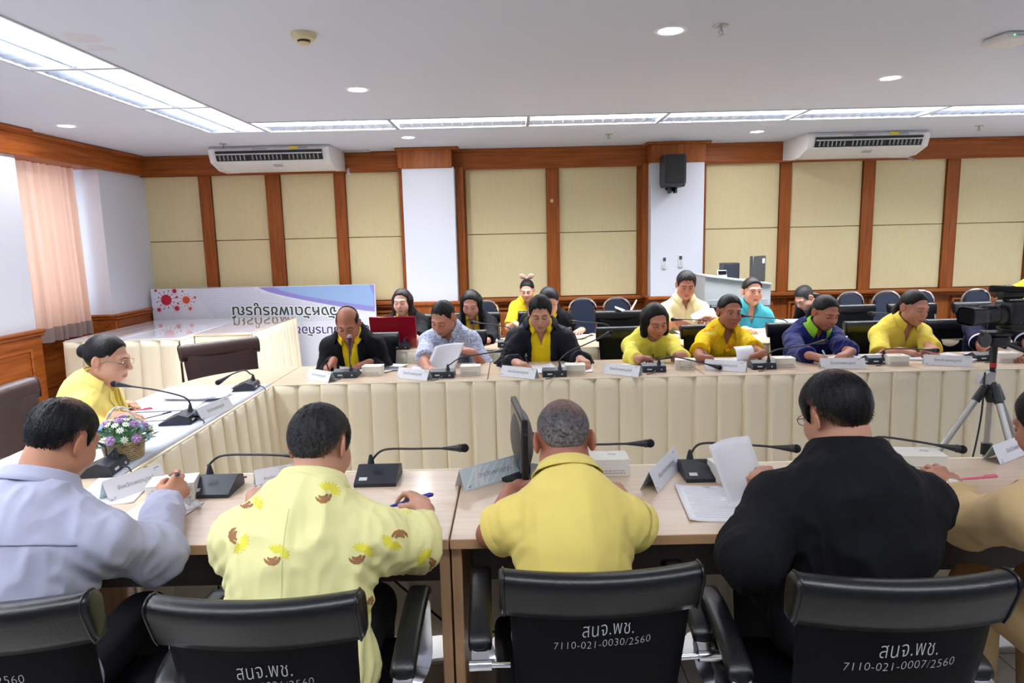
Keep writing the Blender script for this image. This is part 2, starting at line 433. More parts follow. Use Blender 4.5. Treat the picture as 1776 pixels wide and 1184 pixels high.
# ---------------------------------------------------------------- lights
M_alu = mat('louvre_aluminium', (206, 210, 220), .28, metal=1.0)
M_housing = mat('fixture_white', (238, 240, 244), .5)
M_frame = mat('fixture_frame_grey', (176, 176, 182), .5)
M_tube = mat('fluorescent_tube', (255, 255, 255), .3, emit=(236, 244, 255), estr=9.0)
def louvre(loc, rz, label, w=.55, l=MOD):
    t = thing('louvre_light', label, 'ceiling light', loc, rz, None)
    h = MB()      # housing: a tray open below
    h.box((0, 0, .125), (l-.01, w-.01, .01))
    for sx in (-1, 1): h.box((sx*(l/2-.008), 0, .062), (.006, w-.01, .12))
    for sy in (-1, 1): h.box((0, sy*(w/2-.008), .062), (l-.01, .006, .12))
    h.build('housing', M_housing, t)
    fr = MB()
    for sx in (-1, 1): fr.box((sx*(l/2-.007), 0, .0), (.014, w, .012))
    for sy in (-1, 1): fr.box((0, sy*(w/2-.008), .0), (l, .016, .012))
    fr.build('frame', M_frame, t)
    lv = MB(); nb = 13
    for i in range(nb):
        x = -l/2+.05+(l-.1)*i/(nb-1)
        for sy in (-1, 1):
            lv.box((x, sy*w*.245, .026), (.003, w*.45, .05), R=None)
    for y in (-.012, .012): lv.box((0, y, .026), (l-.03, .003, .052))
    for sy in (-1, 1): lv.box((0, sy*(w/2-.022), .03), (l-.03, .003, .055), R=rotm(0, sy*.35))
    lv.build('louvre', M_alu, t, smooth=False)
    for sy in (-1, 1):
        tb = MB(); tb.tube([(-l/2+.03, sy*w*.245, .085), (l/2-.03, sy*w*.245, .085)], .014, n=10)
        tb.build('lamp_tube', M_tube, t)
    ld = bpy.data.lights.new('louvre_lamp', 'AREA'); ld.shape = 'RECTANGLE'; ld.size = l-.06; ld.size_y = w-.06
    ld.energy = LAMP_W; ld.color = (.93, .97, 1.0); ld.spread = math.radians(146)
    lo = bpy.data.objects.new('lamp_light', ld); COL.objects.link(lo); lo.parent = t; lo.location = (0, 0, .117)
    return t
xl = sum(STRIP_L)/2
Lnames = {5: 'bright louvred ceiling light at the far corner end of the left strip', 4: 'bright louvred ceiling light second from the corner in the left strip',
          3: 'bright louvred ceiling light third from the corner, cut by the photo edge'}
base = None
for i in range(nL):
    y = YL0+MOD*(i+.5)
    lab = Lnames.get(i, 'louvred ceiling light of the left strip, outside the photo above the camera')
    o = louvre((xl, y, RZ), math.pi/2, lab) if base is None else dup(base, (xl, y, RZ), math.pi/2, lab)
    base = base or o; o['group'] = 'louvred lights of the left strip'
for o in list(bpy.data.objects):
    if o.type == 'LIGHT': left_lamp = o.data.copy() if o.data.name == 'louvre_lamp' and 'left_lamp' not in globals() else left_lamp; left_lamp.energy = LAMP_W*.62; o.data = left_lamp
base_lamp = bpy.data.lights['louvre_lamp']
Bn = ['louvred ceiling light of the back strip meeting the left strip at the corner', 'louvred ceiling light of the back strip above the left white pillar', 'louvred ceiling light of the back strip in front of the two middle wall bays',
      'louvred ceiling light of the back strip in front of the right pillar', 'louvred ceiling light of the back strip left of the right air conditioner', 'louvred ceiling light of the back strip above the right air conditioner', 'louvred ceiling light of the back strip at the right end']
for i in range(nB):
    o = dup(base, (XB0+MOD*(i+.5), sum(STRIP_B)/2, RZ), 0, Bn[i], 'louvred lights of the back strip')
    for ch in o.children:
        if ch.type == 'LIGHT': ch.data = base_lamp
for i in range(5):
    o = dup(base, (sum(STRIP_R)/2, YR0+MOD*(i+.5), RZ), math.pi/2, 'unseen louvred ceiling light added to brighten the right side', 'added louvred lights of the right strip')
for i in range(nB):
    o = dup(base, (XB0+MOD*(i+.5), sum(STRIP_N)/2, RZ), 0, 'unseen louvred ceiling light added above the front row to brighten it', 'added louvred lights of the near strip')
    for ch in o.children:
        if ch.type == 'LIGHT':
            if i == 0: near_lamp = ch.data.copy(); near_lamp.energy = LAMP_W*.30
            ch.data = near_lamp
M_dl = mat('downlight_glow', (255, 255, 255), .4, emit=(250, 248, 255), estr=14.0)
def downlight(loc, label):
    t = thing('downlight', label, 'downlight', loc, 0, 'round downlights')
    r = MB(); r.lathe([(.058, .0), (.075, -.001), (.082, -.005), (.088, -.002), (.088, .004)], n=28); 
    rr = MB(); rr.lathe([(.062, -.002), (.078, -.006), (.088, -.001), (.088, .002), (.062, .002)], n=28)
    rr.build('rim', M_housing, t)
    d = MB(); d.lathe([(.0, -.004), (.063, -.0035), (.063, .001), (0, .001)], n=28); d.build('diffuser', M_dl, t)
    ld = bpy.data.lights.new('downlight_lamp', 'AREA'); ld.shape = 'DISK'; ld.size = .12; ld.energy = DOWN_W; ld.color = (1, .99, 1)
    lo = bpy.data.objects.new('lamp_light', ld); COL.objects.link(lo); lo.parent = t; lo.location = (0, 0, -.008)
    return t
dl = None
for (x, y, lab) in ((1163, 53, 'large round downlight near the top, left of the sprinkler'), (620, 155, 'round downlight right of the smoke detector'), (1544, 135, 'round downlight above the right air conditioner'),
                    (115, 218, 'round downlight over the peach curtain'), (708, 238, 'small round downlight above the left white pillar'), (1313, 228, 'small round downlight left of the right air conditioner')):
    P = pz(x, y, RZ)
    if dl is None: dl = downlight((P[0], P[1], RZ), lab)
    else: dup(dl, (P[0], P[1], RZ), 0, lab)

# ---------------------------------------------------------------- small fittings on ceiling and wall
M_plastic = mat('white_plastic', (228, 228, 228), .4)
M_cream_pl = mat('cream_plastic', (214, 200, 160), .5)
M_blackp = mat('black_plastic', (22, 24, 30), .42, bump=.05, bscale=500)
M_chrome = mat('chrome', (225, 226, 230), .12, metal=1.0)
M_silver = mat('satin_aluminium', (176, 174, 172), .35, metal=.8)
P = pz(526, 58, RZ)
t = thing('smoke_detector', 'cream round smoke detector on the ceiling left of the centre', 'smoke detector', (P[0], P[1], RZ))
m = MB(); m.lathe([(0, .002), (.062, .002), (.064, -.012), (.056, -.03), (.03, -.034), (0, -.034)], n=28); m.build('base', M_cream_pl, t)
m = MB(); m.lathe([(.03, -.03), (.031, -.05), (.022, -.056), (0, -.056)], n=24); m.build('sensor_head', M_cream_pl, t)
m = MB(); m.lathe([(.0315, -.034), (.0318, -.037), (.0318, -.041), (.031, -.044)], n=24); m.build('vent_ring', M_gap, t)
sp0 = None
for (x, y, lab) in ((1250, 44, 'large nearest sprinkler head, right of the big downlight'), (387, 249, 'sprinkler head above the left air conditioner'), (1056, 232, 'sprinkler head between the two white pillars'), (1698, 218, 'sprinkler head right of the right air conditioner')):
    P = pz(x, y, RZ)
    if sp0 is None:
        t = sp0 = thing('sprinkler', lab, 'sprinkler', (P[0], P[1], RZ), 0, 'ceiling sprinklers')
        m = MB(); m.lathe([(0, .001), (.04, .001), (.038, -.006), (.014, -.009), (0, -.009)], n=24); m.build('escutcheon', M_silver, t)
        m = MB(); m.tube([(0, 0, -.006), (0, 0, -.028)], .007, n=10)
        for s in (-1, 1): m.tube([(s*.006, 0, -.02), (s*.013, 0, -.032), (s*.004, 0, -.046)], .0028, n=6)
        m.build('nozzle', M_silver, t)
        m = MB(); m.lathe([(0, -.045), (.019, -.046), (.02, -.049), (0, -.05)], n=16); m.build('deflector', M_silver, t)
    else: dup(sp0, (P[0], P[1], RZ), 0, lab)
P = pz(1752, 62, RZ)
t = thing('wifi_access_point', 'white flat wireless access point with a green light on the ceiling', 'access point', (P[0], P[1], RZ-.0), .1)
m = MB(); m.box((0, 0, -.022), (.2, .2, .044), r=.02, seg=3); m.build('body', M_plastic, t)
m = MB(); m.box((0, 0, -.003), (.17, .17, .008)); m.build('mounting_plate', M_frame, t)
m = MB(); m.ball((-.06, -.101, -.022), .004, 8); m.build('status_light', mat('green_led', (90, 240, 120), .4, emit=(90, 255, 130), estr=2), t)
m = MB(); m.box((-.02, -.1005, -.022), (.045, .002, .005)); m.build('logo_mark', M_frame, t)
P = pz(615, 262, RZ)
t = thing('ceiling_vent', 'small grey grille in the ceiling beside the left pillar', 'vent', (P[0], P[1]-.02, RZ))
m = MB()
for sy in (-1, 1): m.box((0, sy*.075, -.004), (.36, .015, .012), r=.002)
for sx in (-1, 1): m.box((sx*.175, 0, -.004), (.015, .15, .012), r=.002)
m.build('frame', M_frame, t)
m = MB()
for i in range(9): m.box((0, -.06+.015*i, -.004), (.345, .003, .012), R=rotm(0, .5))
m.build('slats', M_frame, t)

# air conditioners
def aircon(loc, label, pipe_right):
    t = thing('air_conditioner', label, 'air conditioner', loc, 0, 'ceiling air conditioners')
    w = 1.24; m = MB()
    # profile in y (towards the room is -y) and z
    prof = [(.36, .0), (-.30, .0), (-.335, -.03), (-.335, -.085), (-.30, -.165), (-.10, -.232), (.12, -.24), (.36, -.215)]
    R = np.array([[0, 0, 1.0], [1, 0, 0], [0, 1, 0]])
    m.prism(prof, -w/2+.02, w/2-.02, R=R)
    m.build('body', M_plastic, t, sharp=25)
    for s in (-1, 1):
        e = MB(); pr2 = [(y*1.012, z*1.02+(.002 if z == 0 else 0)) for y, z in prof]
        e.prism(pr2, s*(w/2-.02) if s > 0 else -w/2-.03, (w/2+.03) if s > 0 else -w/2+.02, R=R); e.build('end_cap', M_plastic, t, sharp=25)
    o = MB(); o.box((0, -.3265, -.105), (w-.09, .02, .105), R=rotm(0, .42)); o.build('air_outlet', mat('outlet_black', (14, 15, 18), .6), t)
    for i in range(25):
        x = -w/2+.09+(w-.18)*i/24
        if i in (7, 16): continue
        v = MB(); v.box((x, -.337, -.123), (.006, .03, .05), R=rotm(0, .42)); v.build('louvre_vane', M_frame, t)
    h = MB(); h.box((0, -.345, -.083), (w-.1, .03, .008), R=rotm(0, .75)); h.build('flap', M_plastic, t)
    h = MB(); h.box((.27, -.336, -.03), (.09, .004, .03)); h.build('energy_label', mat('yellow_label', (240, 220, 40), .5), t)
    h = MB(); h.box((.37, -.336, -.03), (.1, .004, .024)); h.build('grey_sticker', M_frame, t)
    h = MB(); h.box((-.1, -.335, -.036), (.16, .004, .012)); h.build('brand_strip', M_frame, t)
    h = MB(); h.box((.05, -.2, -.2005), (.1, .06, .004), R=rotm(0, -.322)); h.build('receiver_window', M_frame, t)
    h = MB(); h.tube([(pipe_right, .3, -.2), (pipe_right+.02, .18, -.235), (pipe_right+.05, .1, -.275)], .014, n=8); h.build('drain_pipe', mat('pipe_wrap', (196, 180, 196), .7), t)
    return t
ac = aircon((-2.60, 7.95, RZ), 'white air conditioner under the ceiling over the left panel bays', .7)
dup(ac, (3.86, 7.95, RZ), 0, 'white air conditioner under the ceiling over the right panel bays')

# speaker on the right pillar
t = thing('loudspeaker', 'black loudspeaker hung high on the right white pillar', 'speaker', (1.835, WY-.31-.14, 2.30))
m = MB(); prof = [(-.11, -.17), (.11, -.17), (.125, -.12), (.125, .16), (.11, .185), (-.11, .185), (-.125, .16), (-.125, -.12)]
m.prism(prof, -.12, .11, R=np.array([[1.0, 0, 0], [0, 0, 1], [0, 1, 0]])); m.build('cabinet', M_blackp, t, sharp=25)
m = MB(); m.box((0, -.122, .02), (.2, .012, .3), r=.005); m.build('grille', mat('grille_black', (10, 10, 12), .7, bump=.4, bscale=900), t)
m = MB(); m.box((-.03, .02, -.19), (.022, .1, .09)); m.box((.035, .02, -.19), (.022, .1, .09)); m.box((0, .13, -.16), (.1, .05, .06)); m.box((0, .1, -.2), (.06, .1, .02))
m.build('bracket', M_blackp, t)
m = MB(); m.box((-.02, -.121, -.155), (.016, .006, .008)); m.build('badge', mat('red_badge', (150, 30, 30), .5), t)
# remotes on the pillar
rm = None
for (x, y, lab) in ((1152, 456, 'left one of two white remote controls on the pillar'), (1180, 453, 'right one of two white remote controls on the pillar')):
    Q = pY(x, y, WY-.32)
    if rm is None:
        t = rm = thing('remote_control', lab, 'remote control', Q, 0, 'air conditioner remotes')
        m = MB(); m.box((0, 0, 0), (.045, .024, .14), r=.008, seg=2); m.build('body', M_plastic, t)
        m = MB(); m.box((0, -.0125, .042), (.034, .003, .045), r=.001); m.build('screen', mat('lcd_grey', (70, 76, 84), .3), t)
        m = MB(); m.box((0, .006, -.02), (.056, .026, .09), r=.004); m.build('holder', M_plastic, t)
        m = MB()
        for i in range(3): m.box((0, -.0125, .005-.02*i), (.02, .003, .008), r=.001)
        m.build('buttons', M_frame, t)
    else: dup(rm, Q, 0, lab)
sn = None
for (x, y, lab) in ((799, 350, 'tiny square sensor plate on the batten right of the left pillar'), (957, 348, 'tiny square sensor plate on the batten between the middle bays')):
    Q = pY(x, y, WY-.03)
    o = MB(); o.box((0, 0, 0), (.035, .02, .04), r=.004)
    o.box((0, -.011, 0), (.016, .004, .016), r=.001)
    tag(o.build('wall_sensor', M_cream_pl), lab, 'sensor', 'wall sensors').location = Q

# ---------------------------------------------------------------- tables
TZ = .75
F0, F1 = 1.862, 2.465          # front row of desks
B0, B1 = 4.12, 4.70            # far row
L0, L1 = -2.10, -1.495         # left row
UX = [-1.53, -.2, 1.135, 2.47, 3.8]
def desk(x0, x1, y0, y1, label, group, sitter):     # sitter: the side the people sit on
    t = thing('desk', label, 'desk', ((x0+x1)/2, (y0+y1)/2, 0), 0, group)
    w, d = x1-x0-.004, y1-y0
    m = MB(); m.box((0, 0, TZ-.0145), (w, d, .029), r=.003); m.build('tabletop', [M_beech], t)
    m = MB(); m.box((0, sitter*(d/2+.001), TZ-.0145), (w, .004, .029), r=.001); m.build('edge_band', M_edge, t)
    for s in (-1, 1):
        m = MB(); m.box((s*(w/2-.016), 0, (TZ-.03)/2), (.03, d-.04, TZ-.03), r=.002); m.build('side_panel', wood('beech_side', (184, 142, 100), (204, 164, 122), .4, axis=2, scale=5), t)
    m = MB(); m.box((0, -sitter*.06, TZ-.03-.14), (w-.07, .018, .28), r=.002); m.build('modesty_panel', M_dark, t)
    m = MB(); m.lathe([(0, 0), (.009, 0), (.009, .004), (0, .005)], c=(-w/2+.16, sitter*.0+(-sitter*.06)+sitter*.009, TZ-.14), axis=(0, sitter, 0), n=14); m.build('cam_cover', M_frame, t)
    return t
fl = ['front wooden desk on the left, between the lavender-shirted and the patterned-shirted man', 'front wooden desk in the middle, before the man in the yellow polo', 'front wooden desk on the right, before the man in the black suit']
for i in range(3): desk(UX[i], UX[i+1], F0, F1, fl[i], 'front row desks', -1)
fl2 = ['far desk before the balding man and the man in the blue print shirt', 'far desk before the man in the navy jacket and the woman with bobbed hair', 'far desk before the floral shirted woman and the woman in the navy sweater', 'far desk at the right end behind the tripod']
UXB = [-1.50, -.17, 1.16, 2.49, 3.82]
for i in range(4): desk(UXB[i], UXB[i+1], B0, B1, fl2[i], 'far row desks', 1)
for i, (y0, y1, lb) in enumerate(((2.47, 3.29, 'left head desk under the flower basket and white cloth'), (3.293, 4.115, 'left head desk under the white cloth, next to the far corner'))):
    t = thing('desk', lb, 'desk', ((L0+L1)/2, (y0+y1)/2, 0), 0, 'left row desks')
    m = MB(); m.box((0, 0, TZ-.0145), (L1-L0, y1-y0-.002, .029), r=.003); m.build('tabletop', M_beech, t)
    for s in (-1, 1):
        m = MB(); m.box((0, s*((y1-y0)/2-.02), (TZ-.03)/2), (L1-L0-.06, .03, TZ-.03), r=.002); m.build('side_panel', M_edge, t)
    m = MB(); m.box((.1, 0, TZ-.17), (.018, y1-y0-.08, .28)); m.build('modesty_panel', M_dark, t)
def corner(cx_, cy_, a0, a1, label):
    t = thing('corner_desk', label, 'desk', (cx_, cy_, 0), 0, 'corner desks')
    a = np.linspace(a0, a1, 16); poly = [(0, 0)] + [(.6*math.cos(q), .6*math.sin(q)) for q in a]
    m = MB(); m.prism(poly, TZ-.029, TZ); m.build('tabletop', M_beech, t)
    am = (a0+a1)/2
    m = MB(); m.box((.4*math.cos(am), .4*math.sin(am), (TZ-.03)/2), (.05, .05, TZ-.03), r=.004); m.build('leg', M_edge, t)
corner(-1.502, 4.118, math.pi/2, math.pi, 'rounded corner desk between the far desks and the head desk')
corner(-1.532, 2.464, math.pi, 1.5*math.pi, 'rounded corner desk between the front desks and the head desk')

# white cloth on the head desks
M_cloth = mat('white_table_cloth', (206, 210, 222), .7, spec=.2, bump=.06, bscale=60)
m = MB(); n_u = 40
def cloth_fn(u, v):
    y = 2.47+1.64*u; x = L0-.01+(L1-L0+.006)*v
    return (x, y, TZ+.002+.0012*math.sin(9*y+3*x))
m.grid(cloth_fn, 40, 12)
m.grid(lambda u, v: (L0-.012-.004*math.sin(30*(2.47+1.64*u))*v, 2.47+1.64*u, TZ+.002-.2*v), 40, 6)
m.grid(lambda u, v: (L1-.003, 2.47+1.64*u, TZ+.002-.008*v), 40, 2)
tag(m.build('tablecloth', M_cloth, solid=.0015), 'white cloth covering the left head desks', 'tablecloth')

# pleated skirts
M_skirt = mat('cream_satin_skirt', (250, 238, 210), .5, spec=.3, bump=.03, bscale=90)
M_skirt.node_tree.nodes['Principled BSDF'].inputs['Sheen Weight'].default_value = .2
def skirt(pts, label, pleat=.153, ztop=.742, zbot=.05, seed=1, depth=1.0, group='cream pleated table skirts'):
    """pts: polyline of the hem; the outside is on the right of the walking direction"""
    r = random.Random(seed); P = [np.array(p, float) for p in pts]
    base, offs, kind = [], [], []
    for a, b in zip(P[:-1], P[1:]):
        d = b-a; Ln = np.linalg.norm(d); d = d/Ln; nrm = np.array([d[1], -d[0]]); n = max(1, round(Ln/pleat)); w = Ln/n
        for k in range(n):
            j = r.uniform(-.012, .012) if 0 < k else 0; q = r.uniform(.75, 1.25)
            for uu, o in ((0, .002), (.02, .017*q), (.12, .024*q), (.3, .021), (.55, .018), (.8, .014), (.93, .007), (.985, -.004)):
                base.append(a+d*(k+uu)*w+d*j*(1-uu)); offs.append((nrm, o)); kind.append(q)
    base.append(P[-1]); offs.append((nrm, .002)); kind.append(1)
    nv = 12; V = []
    for i, (p, (nn, o)) in enumerate(zip(base, offs)):
        for j in range(nv):
            v = j/(nv-1); amp = depth*(.55+1.0*v**.8)
            q = p + nn*(o*amp+.004+.012*v*kind[i]); V.append((q[0], q[1], ztop+(zbot-ztop)*v))
    m = MB(); N = len(base)
    m.add(V, [[i*nv+j, (i+1)*nv+j, (i+1)*nv+j+1, i*nv+j+1] for i in range(N-1) for j in range(nv-1)])
    t = thing('table_skirt', label, 'table skirt', (0, 0, 0), 0, group)
    m.build('pleated_cloth', M_skirt, t, sharp=50, solid=.002)
    b = MB()
    for a, c in zip(P[:-1], P[1:]):
        d = (c-a)/np.linalg.norm(c-a); nn = np.array([d[1], -d[0]])
        q = [a+nn*.004, c+nn*.004, c+nn*.016, a+nn*.016]
        b.prism(q if True else q, ztop-.002, ztop+.006)
    b.build('top_band', M_skirt, t)
    return t
skirt([(-1.485, B0-.002), (3.82, B0-.002)], 'cream pleated skirt along the inner side of the far desks', seed=2)
skirt([(L1+.002, 2.48), (L1+.002, B0-.01)], 'cream pleated skirt along the inner side of the head desks', seed=3, pleat=.15, depth=1.5)
skirt([(2.47, F1+.004), (-1.49, F1+.004)], 'cream pleated skirt hanging behind the front desks', seed=4)

# second row of desks
R0, R1 = 5.30, 5.88
rl = ['second row desk under the red laptop', 'second row desk behind the man in the navy jacket', 'second row desk before the man in the cream shirt', 'second row desk behind the woman in the navy sweater']
UXR = [-1.0, .33, 1.66, 2.99, 4.32]
for i in range(4): desk(UXR[i], UXR[i+1], R0, R1, rl[i], 'second row desks', 1)
skirt([(-1.0, R0-.004), (4.32, R0-.004)], 'cream pleated skirt along the front of the second row desks', seed=7, pleat=.165)
# three glass topped desks standing end on before the banner
M_glass_top = mat('glossy_pinkish_top', (196, 176, 170), .06, spec=.8, coat=.6)
M_glass_top2 = mat('glossy_white_top', (222, 222, 232), .06, spec=.8, coat=.6)
gl = [(-4.20, -3.70, 6.33, 8.0, 'left one of the three skirted desks before the banner'), (-3.695, -3.13, 6.33, 8.0, 'middle one of the three skirted desks before the banner'), (-3.125, -2.56, 6.62, 8.0, 'right one of the three skirted desks before the banner')]
for i, (x0, x1, y0, y1, lb) in enumerate(gl):
    t = thing('glass_topped_desk', lb, 'desk', ((x0+x1)/2, (y0+y1)/2, 0), 0, 'desks before the banner')
    m = MB(); m.box((0, 0, TZ-.015), (x1-x0-.003, y1-y0, .03), r=.004); m.build('tabletop', M_glass_top if i == 2 else M_glass_top2, t)
    for s in (-1, 1):
        m = MB(); m.box((0, s*((y1-y0)/2-.05), .36), (x1-x0-.06, .03, .72)); m.build('side_panel', M_edge, t)
skirt([(-4.2, 6.326), (-3.128, 6.326)], 'cream pleated skirt on the front of the left and middle desk before the banner', seed=11, pleat=.17, ztop=.735)
skirt([(-3.124, 6.33), (-3.124, 6.61)], 'short cream skirt on the side of the middle desk before the banner', seed=12, pleat=.09, ztop=.735, depth=.6)
skirt([(-3.11, 6.616), (-2.556, 6.616)], 'flat cream skirt on the front of the right desk before the banner', seed=13, pleat=.5, ztop=.735, depth=.4)
skirt([(-2.555, 6.62), (-2.555, 8.0)], 'narrowly pleated cream skirt on the side of the right desk before the banner', seed=14, pleat=.115, ztop=.735, depth=1.2)

# ---------------------------------------------------------------- banner, upside down against the wall
BX0, BX1, BYb, BZ0, BZ1 = -4.345, -1.655, 8.22, .06, 1.095
def banner():
    t = thing('banner_board', 'upside-down white and violet printed board with red virus pictures leaning by the wall', 'banner', (BX0, BYb, BZ0))
    w, h = BX1-BX0, BZ1-BZ0
    m = MB(); m.box((w/2, .01, h/2), (w, .02, h), r=.002)
    M_b = mat('banner_paper', (226, 230, 244), .35)
    m.build('board', M_b, t)
    px = lambda x, y: ((lambda q: (q[0]-BX0, q[2]-BZ0))(pY(x, y, BYb)))
    def flat(poly, name, m_, dz):
        mm = MB(); p = [px(*q) for q in poly]
        mm.add([(a, -dz, b) for a, b in p], [list(range(len(p)))[::-1]]); mm.build(name, m_, t, smooth=False)
    def clampb(poly): return poly
    light = mat('banner_light_blue', (150, 180, 226), .35); vio = mat('banner_violet', (146, 140, 214), .35)
    top = lambda x: 502+(492-502)*(x-257)/(650-257)+1.2
    xs = np.linspace(0, 1, 14)
    curve1 = [(448+(650-448)*u, 498.6+(541-498.6)*(u**.72)) for u in xs]
    flat([(448, top(448)), (649, top(649)), (650.2, 540)] + curve1[::-1][1:], 'violet_wave', vio, .0006)
    curve2 = [(476+(648-476)*u, 497.9+(531-497.9)*(u**.65)) for u in xs]
    flat([(476, top(476)), (640, top(640)), (648.5, 512)] + curve2[::-1], 'light_blue_wave', light, .0012)
    lines = MB()
    for i in range(22):
        y0 = 498+i*2.9
        pts = []
        for x in np.linspace(330+i*2.2, 600-i*1.0, 26):
            yy = y0 + 2.2*math.sin((x-330)/38+i*.12) - (x-257)*.02
            lim = 498.6+(541-498.6)*(max(0, (x-448)/202)**.72) if x > 448 else 0
            if yy > lim+1.5: pts.append((x, yy))
        if len(pts) < 4: continue
        q = [px(*p) for p in pts]; V = [(a, -.0006, b) for a, b in q] + [(a, -.0006, b-.004) for a, b in q]; n = len(q)
        lines.add(V, [[j, j+1, n+j+1, n+j][::-1] for j in range(n-1)])
    lines.build('wavy_lines', mat('banner_line_grey', (186, 192, 214), .4), t, smooth=False)
    def virus(mm, x, y, r, spikes, z, mi):
        c0 = px(x, y); k = r/440.0*1.03
        k = np.linalg.norm(np.array(px(x+r, y))-np.array(c0))
        a = np.linspace(0, 2*math.pi, 26, endpoint=False)
        mm.add([(c0[0]+k*math.cos(q), -z, c0[1]+k*math.sin(q)) for q in a], [list(range(26))], mi)
        for i in range(spikes):
            q = 2*math.pi*i/spikes+.2; L = k*(1.55 if i % 2 else 1.8)
            d = np.array([math.cos(q), math.sin(q)]); nn = np.array([-d[1], d[0]]); c = np.array(c0)
            s = [c+d*k*.9+nn*k*.04, c+d*k*.9-nn*k*.04, c+d*L-nn*k*.04, c+d*L+nn*k*.04]
            mm.add([(a_[0], -z, a_[1]) for a_ in s], [[0, 1, 2, 3]], mi)
            b = c+d*L; rr = k*.13
            mm.add([(b[0]+rr*math.cos(e), -z, b[1]+rr*math.sin(e)) for e in np.linspace(0, 2*math.pi, 10, endpoint=False)], [list(range(10))], mi)
    mm = MB()
    for (x, y, r, s, mi) in ((288.5, 520, 9.2, 12, 0), (323, 520, 6.4, 12, 1), (302.5, 504.5, 3.8, 9, 0), (307, 534.5, 4.2, 10, 0), (330, 535, 3, 8, 2), (276, 537, 3.2, 8, 0), (270, 504, 2.3, 0, 0), (316.5, 505, 1.5, 0, 0), (338, 515.5, 2.4, 6, 2), (307, 515, 2.0, 6, 0), (309, 526, 2.1, 0, 2), (336.5, 523.5, 1.3, 0, 2)):
        virus(mm, x, y, r, s, .0015, mi)
    mm.build('virus_pictures', [mat('virus_red', (196, 28, 60), .5), mat('virus_orange', (222, 84, 40), .5), mat('virus_pink', (222, 96, 80), .5)], t, smooth=False)
    def writing(body, x0, x1, ybase, name, m_, hpx, outline=None):
        V, F = text_mesh(body, 1.0, 'LEFT', bold=.012); V = V[:, :2]
        a, b = px(x0, ybase), px(x1, ybase)     # turned by 180 degrees: reads from right to left
        w_ = b[0]-a[0]; vw = V[:, 0].max()-V[:, 0].min()
        hh = (px(x0, ybase)[1]-px(x0, ybase+hpx)[1])
        sx = w_/vw; sy = hh/.55
        X = b[0]-(V[:, 0]-V[:, 0].min())*sx; Z = a[1]+(b[1]-a[1])*((X-a[0])/w_)-V[:, 1]*sy
        if outline:
            for k, (dx, dz) in enumerate([(math.cos(q)*.012, math.sin(q)*.012) for q in np.linspace(0, 6.28, 9)[:-1]]):
                ol.add(np.c_[X+dx, np.full(len(X), -.0018-k*.00004), Z+dz], [f[::-1] for f in F])
        g = MB(); g.add(np.c_[X, np.full(len(X), -.0028), Z], F); g.build(name, m_, t, smooth=False)
    ol = MB()
    writing('จังหวัดเพชรบูรณ์', 401, 584, 532, 'green_writing', mat('banner_green', (40, 66, 62), .5), 14, True)
    writing('รมารกัอชุ', 512, 588, 566.5, 'violet_writing', mat('banner_deep_violet', (66, 44, 124), .5), 11.5, True)
    writing('ปุ', 627, 640, 563.5, 'violet_writing', mat('banner_deep_violet', (66, 44, 124), .5), 11.5, True)
    ol.build('white_outline', mat('banner_white', (244, 246, 250), .5), t, smooth=False)
banner()

# ---------------------------------------------------------------- chairs
M_leather = mat('black_leather', (6, 7, 11), .36, spec=.38, bump=.12, bscale=160)
M_leather_flat = mat('black_leather_back', (9, 10, 14), .6, spec=.1, bump=.1, bscale=160)
M_brown = mat('dark_brown_leather', (62, 42, 42), .38, spec=.5, bump=.1, bscale=160)
M_ink = mat('white_marker_ink', (205, 208, 214), .7)
def curved_panel(mb, w, z0, z1, y_of, th, nx=15, nz=14, bow=.02, wfun=None, mi=0):
    """closed curved slab: x across, y_of(z) the middle line, bowed back at the middle"""
    V = []
    for side in (1, -1):
        for i in range(nz):
            z = z0+(z1-z0)*i/(nz-1)
            e = min(1, math.sqrt(max(0, 1-(max(0, (abs(i/(nz-1)-.5)*2-.9)/.1))**2))+.25)
            ww = w if wfun is None else w*wfun(i/(nz-1))
            for j in range(nx):
                u = j/(nx-1)*2-1
                eu = math.sqrt(max(0, 1-(max(0, (abs(u)-.9)/.1))**2))
                V.append((u*ww/2, y_of(z)-bow*(1-u*u)+side*th/2*min(e, .25+.75*eu), z))
    n = nx*nz; F = []
    for s in (0, 1):
        for i in range(nz-1):
            for j in range(nx-1):
                q = [s*n+i*nx+j, s*n+i*nx+j+1, s*n+(i+1)*nx+j+1, s*n+(i+1)*nx+j]
                F.append(q[::-1] if s == 0 else q)
    for i in range(nz-1):
        F.append([i*nx, (i+1)*nx, n+(i+1)*nx, n+i*nx][::-1]); a = nx-1
        F.append([i*nx+a, (i+1)*nx+a, n+(i+1)*nx+a, n+i*nx+a])
    for j in range(nx-1):
        F.append([j, j+1, n+j+1, n+j]); k = (nz-1)*nx
        F.append([k+j, k+j+1, n+k+j+1, n+k+j][::-1])
    mb.add(V, F, mi)
